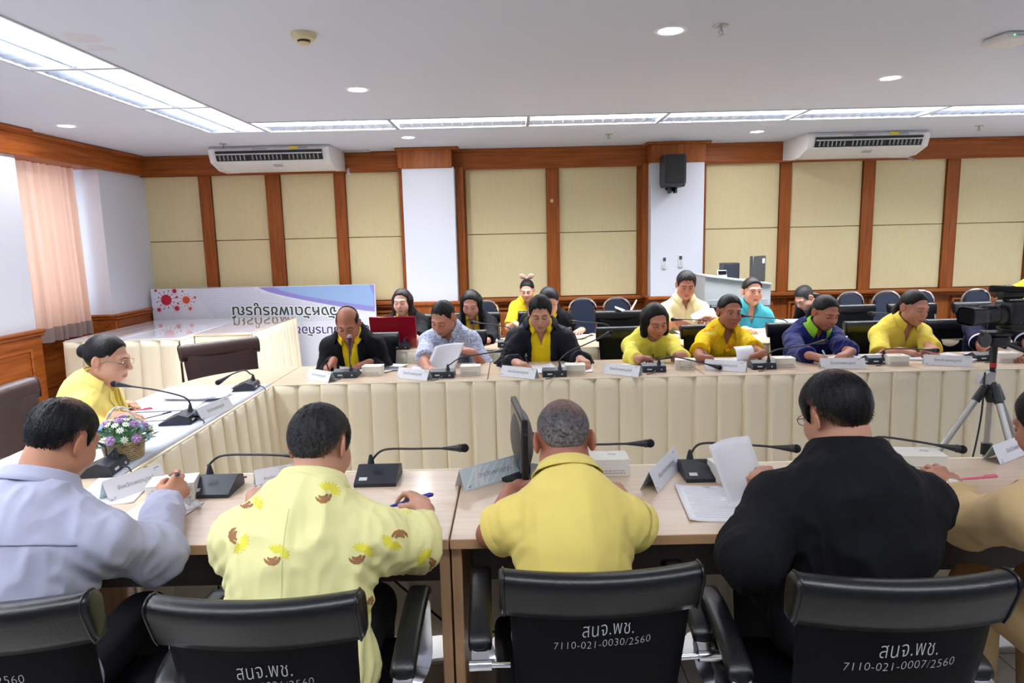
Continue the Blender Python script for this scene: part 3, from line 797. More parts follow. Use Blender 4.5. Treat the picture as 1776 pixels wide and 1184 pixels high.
def office_chair(label, loc, rz, group, top=.917, w=.435, leather=None, flat=None, writing=None, high=False, arms=True):
    """the sitter looks along local +y; origin on the floor under the seat"""
    le = leather or M_leather; fl = flat or M_leather_flat
    t = thing('office_chair', label, 'chair', loc, rz, group)
    yb = lambda z: -.235-.20*max(0, z-.5)-.02*math.sin((z-.45)*6)
    m = MB(); m.box((0, .0, .435), (w+.03, .46, .075), r=.03, seg=3); m.build('seat', le, t, sharp=60)
    m = MB(); curved_panel(m, w-.04, .44, top-.04, yb, .032, bow=.03, wfun=lambda v: .90+.10*v); m.build('backrest', fl, t, sharp=60)
    # the padded roll folded over the top
    PR = [(-.017, -.108), (-.026, -.088), (-.034, -.06), (-.041, -.036), (-.043, -.022), (-.038, -.009), (-.026, -.001), (-.010, .0), (.006, -.004), (.017, -.016), (.021, -.036), (.020, -.07), (.014, -.108)]
    def ring(x, k=1.0):
        u = x/(w/2); return [(x, yb(top-.05)-.2*0+(yb(top+dz_)-yb(top-.05))-.03*(1-u*u)+dy_*k, top-.05+(dz_+.05)*k+.004*u*u) for dy_, dz_ in PR]
    V = []; xs_ = [-1, -.998, -.99, -.975] + list(np.linspace(-.95, .95, 23)) + [.975, .99, .998, 1]; ks_ = [.35, .72, .9, .97] + [1]*23 + [.97, .9, .72, .35]
    for u_, k_ in zip(xs_, ks_): V += ring(u_*w/2, k_)
    np_ = len(PR); nx_ = len(xs_)
    m = MB(); m.add(V, [[a_*np_+b_, a_*np_+(b_+1) % np_, (a_+1)*np_+(b_+1) % np_, (a_+1)*np_+b_] for a_ in range(nx_-1) for b_ in range(np_)]+[list(range(np_))[::-1], [(nx_-1)*np_+b_ for b_ in range(np_)]])
    p = m.build('top_pad', le, t, sharp=0)
    for s in (-1, 1):
        sm = MB(); sm.tube(ring(s*(w/2-.010), 1.03), .0026, n=6, closed=True); sm.build('piping', le, p)
    if arms:
        for s in (-1, 1):
            xa = s*(w/2+.047)
            a = MB(); pts = np.array([(xa, -.215, .632), (xa, -.19, .648), (xa, -.10, .668), (xa, .02, .682), (xa, .10, .676), (xa, .125, .655)])
            tt = np.linspace(0, 5, 20); Q = np.stack([np.interp(tt, range(6), pts[:, k]) for k in range(3)], 1)
            V = []; n_ = 14
            for k, q in enumerate(Q):
                e = math.sin(min(1, min(k, 19-k)/2.0+.25)*math.pi/2)
                for b_ in range(n_):
                    an = 2*math.pi*b_/n_; cx_, sx_ = math.cos(an), math.sin(an)
                    V.append((q[0]+.029*math.copysign(abs(cx_)**.5, cx_)*e, q[1], q[2]+.014*math.copysign(abs(sx_)**.6, sx_)*e))
            a.add(V, [[k*n_+b_, k*n_+(b_+1) % n_, (k+1)*n_+(b_+1) % n_, (k+1)*n_+b_] for k in range(19) for b_ in range(n_)]+[list(range(n_))[::-1], [19*n_+b_ for b_ in range(n_)]])
            a.build('armrest', le, t, sharp=60)
            c = MB()
            br = np.array([(xa, -.24, .616), (xa, -.20, .634), (xa, -.10, .65), (xa, .05, .664), (xa, .125, .635), (xa, .135, .56), (xa, .12, .46), (xa-s*.03, .08, .405), (xa-s*.09, .05, .40)]); C_ = catmull(br, 26); V = []
            for q in C_: V += [(q[0]-.021, q[1], q[2]), (q[0]+.021, q[1], q[2])]
            T_ = np.gradient(C_, axis=0); 
            for q, tv in zip(C_, T_):
                nrm = np.array([0, -tv[2], tv[1]]); nrm = nrm/(np.linalg.norm(nrm)+1e-9)*.006; V += [tuple(np.array((q[0]-.021, q[1], q[2]))-nrm), tuple(np.array((q[0]+.021, q[1], q[2]))-nrm)]
            k_ = len(C_); o_ = 2*k_
            F_ = []
            for k in range(k_-1): F_ += [[2*k, 2*k+2, 2*k+3, 2*k+1], [o_+2*k, o_+2*k+1, o_+2*k+3, o_+2*k+2], [2*k, o_+2*k, o_+2*k+2, 2*k+2], [2*k+1, 2*k+3, o_+2*k+3, o_+2*k+1]]
            c.add(V, F_)
            c.tube([(xa-.026, -.243, .612), (xa+.026, -.243, .612)], .0125, n=14)
            c.tube([(xa-s*.025, -.24, .61), (xa-s*.07, -.238, .607)], .007, n=8)
            c.build('chrome_bracket', M_chrome, t, sharp=50)
    m = MB(); m.tube([(0, 0, .40), (0, 0, .10)], .027, n=12); m.box((0, 0, .395), (.22, .2, .03), r=.008); m.build('gas_column', M_blackp, t)
    b = MB()
    for k in range(5):
        a = 2*math.pi*k/5+.3
        b.tube([(0, 0, .10), (.14*math.cos(a), .14*math.sin(a), .095), (.28*math.cos(a), .28*math.sin(a), .065)], [.026, .02, .014], n=8)
    b.build('star_base', M_chrome, t)
    for k in range(5):
        a = 2*math.pi*k/5+.3; cst = MB(); R = rotm(a)
        cst.lathe([(0, -.022), (.026, -.02), (.028, 0), (.026, .02), (0, .022)], c=(.28*math.cos(a), .28*math.sin(a), .028), axis=(-math.sin(a), math.cos(a), 0), n=14)
        cst.build('caster', M_blackp, t)
    if writing:
        wm = MB()
        for body, size, wid, zc, xo, rot in writing:
            V, F = text_mesh(body, size, 'CENTER', shear=.1, space=1.05, bold=-.0006)
            ok = V.copy(); ok[:, 0] *= wid/np.ptp(ok[:, 0]); c, s_ = math.cos(rot), math.sin(rot)
            x = ok[:, 0]*c-ok[:, 1]*s_+xo; z = ok[:, 0]*s_+ok[:, 1]*c+zc
            r = np.random.RandomState(int(size*1e4)); 
            z = z+.0012*np.sin(x*70)+.001*np.sin(x*31+1)
            u = x/((w-.04)*.96/2)
            y = np.array([yb(q) for q in z])-.03*(1-u*u)-.0182
            wm.add(np.c_[x, y, z], F)
        tag(wm.build('marker_writing', M_ink, t, smooth=False), 'hand written white marker lettering')
    return t

# the four front chairs, seen from behind
def wr(num, zt=.748, xo=.0): return [('สนจ.พช.', .052, .112, zt, xo+.012, .05), (num, .028, .212, zt-.031, xo, .05)]
c3 = pY(1045, 984, 1.37); c2 = pY(432, 1024, 1.26); c4 = pY(1583, 997, 1.22); c1 = pY(-75, 1020, 1.20)
FR = 'front row black leather chairs'
office_chair('black leather chair behind the man in the yellow polo, marked 0030/2560', (c3[0]-.011, c3[1]+.36, 0), .035, FR, writing=wr('7110-021-0030/2560', .742), w=.447, top=.892)
office_chair('black leather chair behind the man in the tamarind print shirt', (c2[0], c2[1]+.36, 0), .0, FR, writing=wr('7110-021-0021/2560', .732), top=.906)
office_chair('black leather chair behind the man in the black suit, marked 0007/2560', (c4[0], c4[1]+.36, 0), -.02, FR, writing=wr('7110-021-0007/2560', .782, .0), top=.945, w=.425)
office_chair('black leather chair behind the man in the lavender shirt, cut by the photo edge', (c1[0], c1[1]+.36, 0), .06, FR, writing=wr('7110-021-0015/2560', .80, -.035), top=.945, w=.425)
office_chair('black leather chair behind the man in the tan suit at the right edge', (1.66, 1.60, 0), -.05, FR, top=.86)
# brown chairs at the head desks
def brown_chair(label, x, y, rz, top, w):
    return office_chair(label, (x, y, 0), rz, 'brown leather chairs', top=top, w=w, leather=M_brown, flat=M_brown)
bz = pY(366, 596, 4.74)
brown_chair('dark brown leather chair tucked in at the far corner of the head desks', -1.84, 4.54, math.radians(-135), bz[2]+.01, .56)
bz = pY(55, 662, 3.45)
brown_chair('dark brown leather chair behind the woman with the hair bun, at the left edge', -2.20, 3.34, math.radians(-84), bz[2], .56)

# ---------------------------------------------------------------- banquet chairs along the wall
M_navy = mat('navy_vinyl', (38, 46, 66), .42, spec=.5, bump=.06, bscale=200)
def banquet(label, loc, rz):
    t = thing('banquet_chair', label, 'chair', loc, rz, 'chrome framed banquet chairs along the wall')
    w = .30
    def outline(w, z0, z1, n=9, k=.62):
        top = [(w/2*math.copysign(abs(math.cos(q))**.75, math.cos(q)), z1-.12+.12*math.sin(q)) for q in np.linspace(0, math.pi, n*2)]
        return [(-w/2*1.22, z0), (w/2*1.22, z0)] + [(x, z) for x, z in top]
    o = outline(w-.045, .50, .885); m = MB()
    m.prism(o, -.022, .022, c=(0, -.235, 0), R=np.array([[1.0, 0, 0], [0, -.17*0, 1], [0, 1, 0]])); m.build('backrest', M_navy, t, sharp=60)
    m = MB(); pts = [(-w*.66, -.20, .02), (-w*.62, -.215, .45), (-w*.545, -.235, .68)] + [(-w/2*1.02*math.copysign(abs(math.cos(q))**.75, math.cos(q)), -.238, .775+.128*math.sin(q)) for q in np.linspace(.08, math.pi-.08, 18)] + [(w*.545, -.235, .68), (w*.62, -.215, .45), (w*.66, -.20, .02)]
    m.tube(pts, .0125, n=8); m.build('chrome_frame', M_chrome, t)
    m = MB(); m.box((0, .0, .44), (.41, .42, .07), r=.03, seg=3); m.build('seat', M_navy, t, sharp=60)
    for s in (-1, 1):
        m = MB(); m.tube([(s*.19, -.2, .40), (s*.19, .17, .40), (s*.195, .19, .0)], .0115, n=8); m.build('front_leg', M_chrome, t)
    return t
bq = None
for (x, y, Y, lab) in ((1011, 521, 7.75, 'banquet chair between the navy jacket and the bobbed hair, whole back visible'), (1072, 523, 7.75, 'banquet chair with white folded paper before its back'), (842, 522, 7.75, 'banquet chair just right of the woman with straight long hair'),
                       (1480, 503, 7.8, 'banquet chair against the wall right of the woman in the navy sweater'), (1541, 501, 7.8, 'banquet chair left of the head of the woman in the yellow polo'), (1602, 500, 7.8, 'banquet chair half behind the head of the woman in the yellow polo'),
                       (1696, 497, 7.8, 'banquet chair behind the video camera'), (1408, 505, 7.75, 'banquet chair under the stooping man in glasses'), (1815, 500, 7.35, 'banquet chair under the woman in yellow turned away at the right edge'), (912, 530, 7.75, 'banquet chair under the girl with a hair bow')):
    Q = pY(x, y, Y)
    if bq is None: bq = banquet(lab, (Q[0], Y-.2, 0), math.pi)
    else: dup(bq, (Q[0], Y-.2, 0), math.pi+random.Random(int(x)).uniform(-.06, .06), lab)

# far row and second row chairs
oc = office_chair('black chair of the balding man', (-1.10, 5.02, 0), math.pi, 'far row black leather chairs', top=.90, w=.46)
def far_chair(x, y, top, rz, lab, grp):
    o = dup(oc, (x, y, 0), math.pi+rz, lab, grp); return o
oc.location = (-1.12, 4.93, 0)
FG, SG = 'far row black leather chairs', 'second row black leather chairs'
for (X, Y, rz, lab, g) in ((-.44, 4.95, 0, 'black chair of the man in the blue print shirt', FG), (.22, 4.97, 0, 'black chair of the man in the navy jacket', FG), (.87, 4.95, .03, 'black chair of the woman with bobbed hair', FG), (1.53, 4.97, .03, 'black chair of the floral shirted woman', FG),
                             (2.20, 4.97, .03, 'black chair of the woman in the navy sweater', FG), (2.80, 4.96, .03, 'black chair of the woman in the yellow polo at the far desks', FG), (3.42, 4.97, .0, 'black chair of the man hidden by the video camera', FG),
                             (-.98, 6.22, 0, 'black chair of the woman with the red laptop', SG), (-.36, 6.28, 0, 'black chair of the woman with straight long hair', SG), (.27, 6.25, 0, 'black chair of the person in black behind the navy jacket', SG), (1.0, 6.15, 0, 'empty black chair behind the woman with bobbed hair', SG), (1.60, 6.45, 0, 'black chair of the man in the cream shirt', SG),
                             (2.17, 6.42, 0, 'black chair of the woman in turquoise', SG), (3.22, 6.2, 0, 'empty black chair between the navy sweater and the yellow polo', SG), (3.80, 6.2, 0, 'empty black chair behind the head of the woman in the yellow polo', SG), (4.42, 6.2, .0, 'empty black chair left of the video camera', SG)):
    far_chair(X, Y, .9, rz, lab, g)

# ---------------------------------------------------------------- conference microphones
M_mic = mat('microphone_black', (36, 40, 50), .45, bump=.05, bscale=400)
M_foam = mat('foam_black', (16, 16, 18), .95, bump=.5, bscale=900)
M_sticker = mat('sticker_white', (214, 216, 222), .5)
def mic(label, base, rz, neck, group, cable=True, tip=M_foam, bw=.148):
    """rz turns the sloped speaking side (local -y); neck: world points after the socket, last one is the tip"""
    t = thing('conference_microphone', label, 'microphone', base, rz, group)
    d = .145
    prof = [(-d/2, 0), (-d/2, .013), (d/2-.052, .053), (d/2-.008, .040), (d/2, .018), (d/2, 0)]
    R = np.array([[0, 0, 1.0], [1, 0, 0], [0, 1, 0]])
    m = MB(); m.prism(prof, -bw/2, bw/2, R=R); m.build('base', M_mic, t, sharp=20)
    Rz = rotm(rz); inv = lambda p: (np.array(p, float)-np.array(base, float)) @ Rz
    s0 = np.array([-.034, d/2-.03, .046])
    m = MB(); m.lathe([(.013, -.004), (.0125, .006), (.007, .030), (.0060, .034)], c=s0, n=14); m.build('socket', M_mic, t)
    pts = [s0+np.array([0, 0, .012]), s0+np.array([0, 0, .034])] + [inv(q) for q in neck]
    C = catmull(pts, 34)
    m = MB(); m.tube(C, .0042, n=8); m.build('gooseneck', M_mic, t, sharp=0)
    e = C[-1]; dd = C[-1]-C[-2]; dd /= np.linalg.norm(dd)
    m = MB(); m.lathe([(.0045, -.02), (.008, .01), (.0135, .05), (.0145, .052), (.0145, .056)], c=e-dd*.02, axis=dd, n=16); h = m.build('capsule', M_mic, t)
    m = MB(); m.lathe([(.0149, .045), (.0149, .0475)], c=e-dd*.02, axis=dd, n=16); m.build('red_ring', mat('mic_red_ring', (96, 40, 46), .5), h)
    m = MB(); m.ball(e+dd*.045, .0155, 14); m.build('windscreen', tip, t)
    m = MB(); m.box((-.045, -d/2+.022, .0225), (.028, .016, .002), R=rotm(0, .407)); m.build('sticker', M_sticker, t)
    g = MB()
    for i in range(5):
        for j in range(4): g.lathe([(0, 0), (.0018, 0), (.0018, .0012), (0, .0012)], c=(-.01+.007*i, -.03+.006*j, .0352+.00258*j), axis=(0, -.4, .92), n=6)
    g.build('speaker_holes', M_blackp, t)
    k = MB(); k.box((.03, d/2+.001, .02), (.03, .004, .008)); k.box((-.045, d/2+.001, .018), (.008, .005, .008)); k.build('brand_mark', M_sticker, t)
    if cable:
        c = MB(); c.tube(catmull([(0, d/2-.004, .016), (0, d/2+.025, .014), (.03, d/2+.05, .004), (.06, d/2+.058, .0035)], 12), .003, n=6); c.build('cable', M_blackp, t)
    return t
def mic_px(label, bx, by, rz, neck_px, group, off=None, **k):
    """base where the photograph shows it on the desk; neck points (px, py, dy) with dy the distance behind or before the base"""
    B = pz(bx, by, TZ)
    if off is not None: B = B+np.array(off)
    return mic(label, (B[0], B[1], TZ), rz, [pY(x, y, B[1]+dy) for x, y, dy in neck_px], group, **k)
GF, GL, GB, GR = 'front desk microphones', 'head desk microphones', 'far desk microphones', 'second row microphones'
mic_px('front desk microphone right of the lavender-shirted man, its stem running to the patterned shirt', 374, 851, 0, [(362, 806, .055), (385, 790, .05), (440, 788, .03), (508, 790, .0)], GF)
mic_px('front desk microphone between the patterned shirt and the yellow polo', 657, 832, 0, [(643, 800, .055), (665, 780, .05), (720, 778, .03), (785, 777, .0)], GF)
mic_px('front desk microphone hidden behind the man in the yellow polo, only the tip showing', 985, 822, 0, [(985, 790, .055), (1010, 773, .05), (1060, 770, .03), (1106, 769, .0)], GF)
mic_px('front desk microphone left of the black suit, beside the slanted name card', 1218, 824, 0, [(1196, 792, .055), (1216, 769, .05), (1290, 771, .03), (1358, 776, .0)], GF)
mic_px('front desk microphone behind the black suit with its tip by the tripod leg', 1500, 812, 0, [(1500, 778, .055), (1520, 758, .05), (1580, 764, .03), (1645, 775, .0)], GF)
def mic_head(label, bx, by, neck, group):
    B = pz(bx, by, TZ)
    return mic(label, (B[0], B[1], TZ), -math.pi/2+.12, [pY(x, y, B[1]+dy) for x, y, dy in neck], group)
mic_head('head desk microphone before the woman with the hair bun', 312, 732, [(330, 700, .0), (318, 688, -.01), (270, 676, -.03), (215, 668, -.05)], GL)
mic_head('head desk microphone before the empty brown chair', 425, 675, [(434, 648, .0), (424, 642, -.01), (404, 648, -.03), (390, 656, -.06)], GL)
mic_head('head desk microphone between the lavender shirt and the flower basket', 175, 818, [(186, 790, .0), (180, 772, -.01), (150, 765, -.03), (110, 762, -.05)], GL)
far_m = [('far desk microphone held upright before the balding man', 603, 652, [(607, 630, -.05), (606, 610, -.03), (606, 596, .0)], mat('foam_pinkish', (176, 150, 160), .8)),
 ('far desk microphone before the man in the blue print shirt', 769, 652, [(780, 632, -.05), (800, 620, -.04), (840, 613, -.02), (866, 609, .0)], M_foam),
 ('far desk microphone before the man in the navy jacket, stem slanting up right', 961, 650, [(970, 626, -.05), (985, 611, -.04), (1020, 595, -.02), (1048, 582, .0)], M_foam),
 ('far desk microphone before the woman with bobbed hair, bent down to the right', 1131, 642, [(1148, 622, -.05), (1165, 618, -.05), (1205, 626, -.06), (1236, 634, -.08)], M_foam),
 ('far desk microphone before the woman in the navy sweater', 1319, 637, [(1332, 615, -.05), (1348, 606, -.04), (1390, 600, -.02), (1420, 594, .0)], M_foam),
 ('far desk microphone before the woman in the yellow polo', 1517, 628, [(1528, 612, -.05), (1540, 605, -.04), (1585, 605, -.02), (1614, 607, .0)], M_foam),
 ('far desk microphone behind the tripod column', 1701, 623, [(1711, 608, -.05), (1722, 600, -.04), (1735, 597, -.02), (1752, 596, .0)], M_foam)]
for lab, bx, by, nk, tp in far_m:
    B = pz(bx, by, TZ); yb_ = max(B[1], B0+.08); mic(lab, (B[0], yb_, TZ), math.pi, [pY(x, y, yb_-.03+dy*.4) for x, y, dy in nk], GB, tip=tp)
for lab, bx, by, nk in (('second row microphone before the red laptop', 703, 597, [(708, 582, 0), (700, 575, 0), (680, 573, 0), (655, 576, 0)]), ('second row microphone before the woman with straight long hair', 880, 590, [(886, 572, 0), (876, 566, 0), (850, 562, 0), (828, 560, 0)]),
                        ('second row microphone right of the navy jacket shoulder', 1062, 588, [(1062, 570, 0), (1050, 562, 0), (1020, 559, 0), (1000, 558, 0)]), ('second row microphone before the man in the cream shirt', 1236, 580, [(1240, 562, 0), (1228, 556, 0), (1200, 554, 0), (1176, 554, 0)]),
                        ('second row microphone before the woman in turquoise', 1370, 574, [(1370, 560, 0), (1358, 554, 0), (1320, 550, 0), (1295, 548, 0)]), ('second row microphone before the empty black chairs on the right', 1562, 566, [(1562, 550, 0), (1552, 545, 0), (1530, 543, 0), (1518, 543, 0)])):
    B = pz(bx, by, TZ); mic(lab, (B[0], R0+.12, TZ), math.pi, [pY(x, y, R0+.12+dy) for x, y, dy in nk], GR)

# ---------------------------------------------------------------- name cards, boxes, papers
M_card = mat('white_card', (238, 240, 248), .5)
M_cardb = mat('pale_blue_card', (206, 226, 234), .5)
M_print = mat('card_print_grey', (120, 124, 140), .6)
def name_card(label, p0, p1, group, h=.063, depth=.062, back_print=True, text='จังหวัดเพชรบูรณ์', inner=None, pattern=False):
    """p0, p1: world ends of the lower edge of the printed face, as read from left to right"""
    p0 = np.array(p0); p1 = np.array(p1); d = p1-p0; L = np.linalg.norm(d[:2]); a = math.atan2(d[1], d[0])
    t = thing('name_card', label, 'name card', (p0[0], p0[1], TZ+.001), a, group)
    th = .0012; sl = math.hypot(h, depth/2); an = math.atan2(depth/2, h)
    m = MB()
    m.box((L/2, depth/4, h/2), (L, th, sl), R=rotm(0, -an)); m.build('front_face', M_cardb if pattern else M_card, t, smooth=False)
    m = MB(); m.box((L/2, depth*.75, h/2), (L, th, sl), R=rotm(0, an)); m.build('back_face', inner or M_cardb, t, smooth=False)
    V, F = text_mesh(text, 1.0, 'CENTER'); hs = min(.022, L*.62/max(.1, np.ptp(V[:, 0])))
    X = V[:, 0]*hs+L/2; s_ = sl*.42+V[:, 1]*hs
    g = MB(); cy, sy = math.cos(an), math.sin(an)
    g.add(np.c_[X, s_*sy-.0014*cy, s_*cy+.0014*sy], F)
    tag(g.build('printed_name', M_print, t, smooth=False), 'grey printed lettering')
    g = MB()
    r = random.Random(int(L*1e4))
    for (x0, s0) in ((L*.9, sl*.86), (L*.06, sl*.14)):
        for k in range(5):
            xx = x0+r.uniform(-.012, .012); ss = s0+r.uniform(-.006, .006)
            g.add([(xx+dx, (ss+ds)*sy-.0014*cy, (ss+ds)*cy+.0014*sy) for dx, ds in ((-.003, -.001), (.003, -.001), (.003, .001), (-.003, .001))], [[0, 1, 2, 3]])
    g.build('corner_ornament', M_print, t, smooth=False)
    if pattern:
        g = MB()
        for k in range(9):
            pts = []
            for u in np.linspace(0, 1, 16):
                x = L*(.03+.085*k+.16*u**1.6+.05*math.sin(3*u+k)); q = sl*(.06+.88*u**(.8+.12*k))
                pts.append((x, q))
            V = []; wv = .0055
            for (x, q) in pts: V += [(x, q*sy-.0014*cy, q*cy+.0014*sy), (x+wv*1.5, (q)*sy-.0014*cy, q*cy+.0014*sy)]
            g.add(V, [[2*i, 2*i+1, 2*i+3, 2*i+2] for i in range(15)])
        g.build('white_swirls', M_card, t, smooth=False)
    return t
GC = 'white tent name cards'
cards = [('name card before the balding man', (530.6, 657), (569, 664)), ('name card before the man in the blue print shirt', (687, 655), (740, 661)), ('name card before the man in the navy jacket', (867, 652), (927, 658)),
         ('name card before the woman with bobbed hair', (1043, 647.5), (1107, 654)), ('name card before the floral shirted woman', (1221, 641), (1293, 646)), ('name card before the woman in the navy sweater', (1424, 639.5), (1502, 639.5)), ('name card before the woman in the yellow polo', (1602, 633), (1687, 636.5))]
for lab, a, b in cards: name_card(lab, pz(*a, TZ), pz(*b, TZ), GC, text='จังหวัดเพชรบูรณ์')
name_card('slanted name card between the woman with the hair bun and the front skirt', pz(352, 731, TZ), pz(406, 707, TZ), GC, text='จังหวัดเพชรบูรณ์')
name_card('name card before the lavender-shirted man, lettering towards him', pz(190, 872, TZ), pz(290, 838, TZ), GC, h=.07)
name_card('name card hidden behind the patterned shirt', pz(445, 850, TZ), pz(520, 836, TZ), GC)
name_card('pale blue swirl patterned name card beside the edge-on monitor', pz(806, 853, TZ), pz(916, 821, TZ), GC, h=.07, pattern=True, inner=M_card)
name_card('steeply slanted name card left of the front microphone by the black suit', pz(1141, 855, TZ), pz(1183, 808, TZ), GC, h=.07, text='พัฒนาจังหวัดเพชรบูรณ์')
name_card('name card at the right edge behind the tan suit', pz(1735, 806, TZ), pz(1800, 780, TZ), GC)
M_box = mat('white_card_box', (236, 234, 226), .55)
M_boxprint = mat('box_print', (176, 160, 148), .6)
def snack_box(label, c, rz, group, size=(.125, .09, .06), pattern=False):
    t = thing('snack_box', label, 'box', (c[0], c[1], TZ), rz, group)
    m = MB(); m.box((0, 0, size[2]/2), size, r=.002); m.build('carton', M_box, t)
    m = MB(); m.box((0, 0, size[2]-.001), (size[0]+.002, size[1]+.002, .004), r=.001); m.build('lid', M_box, t)
    g = MB(); r = random.Random(int(abs(c[0])*1e4))
    for row in range(2):
        x = -size[0]*.4
        while x < size[0]*.36:
            w = r.uniform(.004, .012); g.box((x+w/2, -size[1]/2-.0006, .022-.009*row), (w, .001, .0035)); x += w+.003
    for k in range(7): 
        a = k*.9; g.box((.02+.012*math.cos(a), .01+.008*math.sin(a), size[2]+.0014), (.012, .002, .0006), R=rotm(a+1))
    if pattern:
        for k in range(40):
            g.box((r.uniform(-.45, .45)*size[0], -size[1]/2-.0006, r.uniform(.1, .9)*size[2]), (.012, .001, .002), R=rotm(0, 0, r.uniform(0, 3)))
    g.build('print', M_boxprint, t, smooth=False)
    return t
GX = 'white snack boxes'
for lab, x, y, rz, pat in (('snack box right of the balding man microphone', 646, 651, -.06, 0), ('snack box right of the blue print shirt microphone', 816, 651, .0, 0), ('snack box right of the navy jacket microphone', 998, 649, -.04, 0), ('patterned snack box right of the woman with bobbed hair', 1190, 640, -.2, 1),
                           ('snack box right of the floral shirted woman, before the navy sweater', 1361, 637, -.04, 0), ('snack box right of the woman in the navy sweater', 1558, 633, -.04, 0), ('snack box behind the tripod column', 1748, 628, -.04, 0)):
    B = pz(x, y, TZ); snack_box(lab, (B[0], max(B[1]+.03, B0+.05)), rz, GX, pattern=bool(pat))
for lab, x, y, rz, pat in (('patterned snack box by the hand of the lavender-shirted man', 303, 862, .25, 1), ('snack box right of the yellow polo shoulder', 1052, 818, 0, 0), ('patterned snack box beside the front microphone left of the black suit', 1272, 830, .15, 1), ('snack box right of the black suit shoulder', 1592, 812, -.12, 0)):
    B = pz(x, y, TZ); snack_box(lab, (B[0], B[1]), rz, GX, pattern=bool(pat), size=(.15, .105, .062))

M_paper = mat('white_paper', (240, 240, 246), .6)
M_ptext = mat('paper_print', (188, 190, 202), .7)
def sheet(label, c, rz, size=(.21, .297), z=TZ, n=1, curl=0.0, lines=12, group='white paper sheets', seed=1, emblem=False, roll=None, name='paper_sheet', pages=None):
    """a sheet or a small stack lying flat, the near edge curling up; printed lines on top"""
    t = thing(name, label, 'paper', (c[0], c[1], z), rz, group)
    r = random.Random(seed); w, h = size; th = .0012*n
    def fn(u, v):
        x = (u-.5)*w; y = (v-.5)*h
        zz = th+curl*((abs(u-.5)*2)**4*.5+max(0, v-.6)**2*2.2*(.6+.4*math.sin(3*u+seed)))
        return (x, y, zz)
    m = MB(); m.grid(fn, 9, 11); m.build('page', M_paper, t, solid=max(.0009, th*.9))
    g = MB()
    for i in range(lines):
        v = .9-.8*i/max(1, lines-1); u0 = .12+(.06 if i % 4 == 0 else 0); u1 = r.uniform(.6, .9)
        V = []
        for u in np.linspace(u0, u1, 6):
            a = np.array(fn(u, v)); V += [a+np.array([0, 0, .0006]), a+np.array([0, .0024, .0006])]
        g.add(V, [[2*k, 2*k+2, 2*k+3, 2*k+1] for k in range(5)])
    if emblem:
        a = np.array(fn(.5, .96))
        g.add([a+np.array(q) for q in ((-.012, 0, .001), (0, -.008, .001), (.012, 0, .001), (.014, .006, .001), (0, .0, .001), (-.014, .006, .001))], [[0, 1, 4, 5], [1, 2, 3, 4]])
    g.build('printed_lines', M_ptext, t, smooth=False)
    return t
def sheet_px(label, x, y, rz, z=TZ+.0005, **k):
    B = pz(x, y, z); return sheet(label, B, rz, z=z, **k)
sheet_px('printed letter with a dark emblem lying left of the black suit', 1240, 872, -.08, curl=.012, lines=16, emblem=True, seed=3)
sheet_px('sheet under the writing hand of the lavender-shirted man', 255, 902, -.1, curl=.004, seed=4)
sheet_px('sheet between the name card and the lavender-shirted man', 200, 850, .2, curl=.004, seed=41)
sheet_px('open papers under the hands of the balding man', 607, 641, math.pi+.05, n=3, curl=.02, seed=5)
sheet_px('papers right of the balding man behind the snack box', 668, 638, math.pi-.35, n=2, curl=.01, seed=6)
sheet_px('sheets behind the blue print shirt name card', 735, 643, math.pi-.1, n=2, curl=.006, seed=7)
sheet_px('sheet under the pen of the man in the navy jacket', 936, 640, math.pi+.15, n=2, curl=.02, seed=8)
sheet_px('sheet behind the navy jacket snack box', 1000, 638, math.pi-.1, n=1, curl=.006, seed=9)
sheet_px('sheets before the woman with bobbed hair', 1115, 637, math.pi+.3, n=2, curl=.01, seed=10)
sheet_px('sheet under the pen hand of the floral shirted woman', 1262, 629, math.pi, n=3, curl=.01, seed=11)
sheet_px('sheets under the pen of the woman in the navy sweater', 1450, 628, math.pi+.1, n=8, curl=.02, seed=12)
sheet_px('open pages right of the woman in the navy sweater', 1505, 624, math.pi-.2, n=10, curl=.02, seed=13)
sheet_px('notebook before the woman in the yellow polo', 1573, 620, math.pi-.35, n=8, size=(.16, .21), curl=.0, seed=14, name='notebook')
sheet_px('sheets behind the name card of the woman in the yellow polo', 1640, 622, math.pi, n=6, curl=.02, seed=15)
sheet_px('sheets under the arm of the man behind the video camera', 1718, 619, math.pi, n=4, curl=.01, seed=16)
sheet_px('sheets before the woman with straight long hair', 836, 590, math.pi+.1, n=14, seed=17, size=(.25, .3))
sheet_px('curled sheet on the second row desk beside the navy jacket', 1000, 584, math.pi-.4, n=2, curl=.03, seed=18)
sheet_px('sheet on the second row desk left of the bobbed hair chair', 1052, 582, math.pi+.2, n=1, curl=.01, seed=19)
sheet_px('sheets before the man in the cream shirt', 1196, 578, math.pi, n=5, curl=.01, seed=20)
sheet_px('sheets before the woman in turquoise', 1320, 572, math.pi, n=5, curl=.01, seed=21)
sheet_px('broad white sheet before the woman with the hair bun', 290, 705, -math.pi/2+.1, n=3, curl=.01, seed=22, z=TZ+.004, size=(.25, .34))
sheet_px('white booklet with lifted pages on the head desks', 345, 690, -math.pi/2-.1, n=4, curl=.04, seed=23, z=TZ+.004)
sheet_px('sheet lying by the flower basket', 262, 722, -math.pi/2+.2, n=1, curl=.004, seed=24, z=TZ+.004)

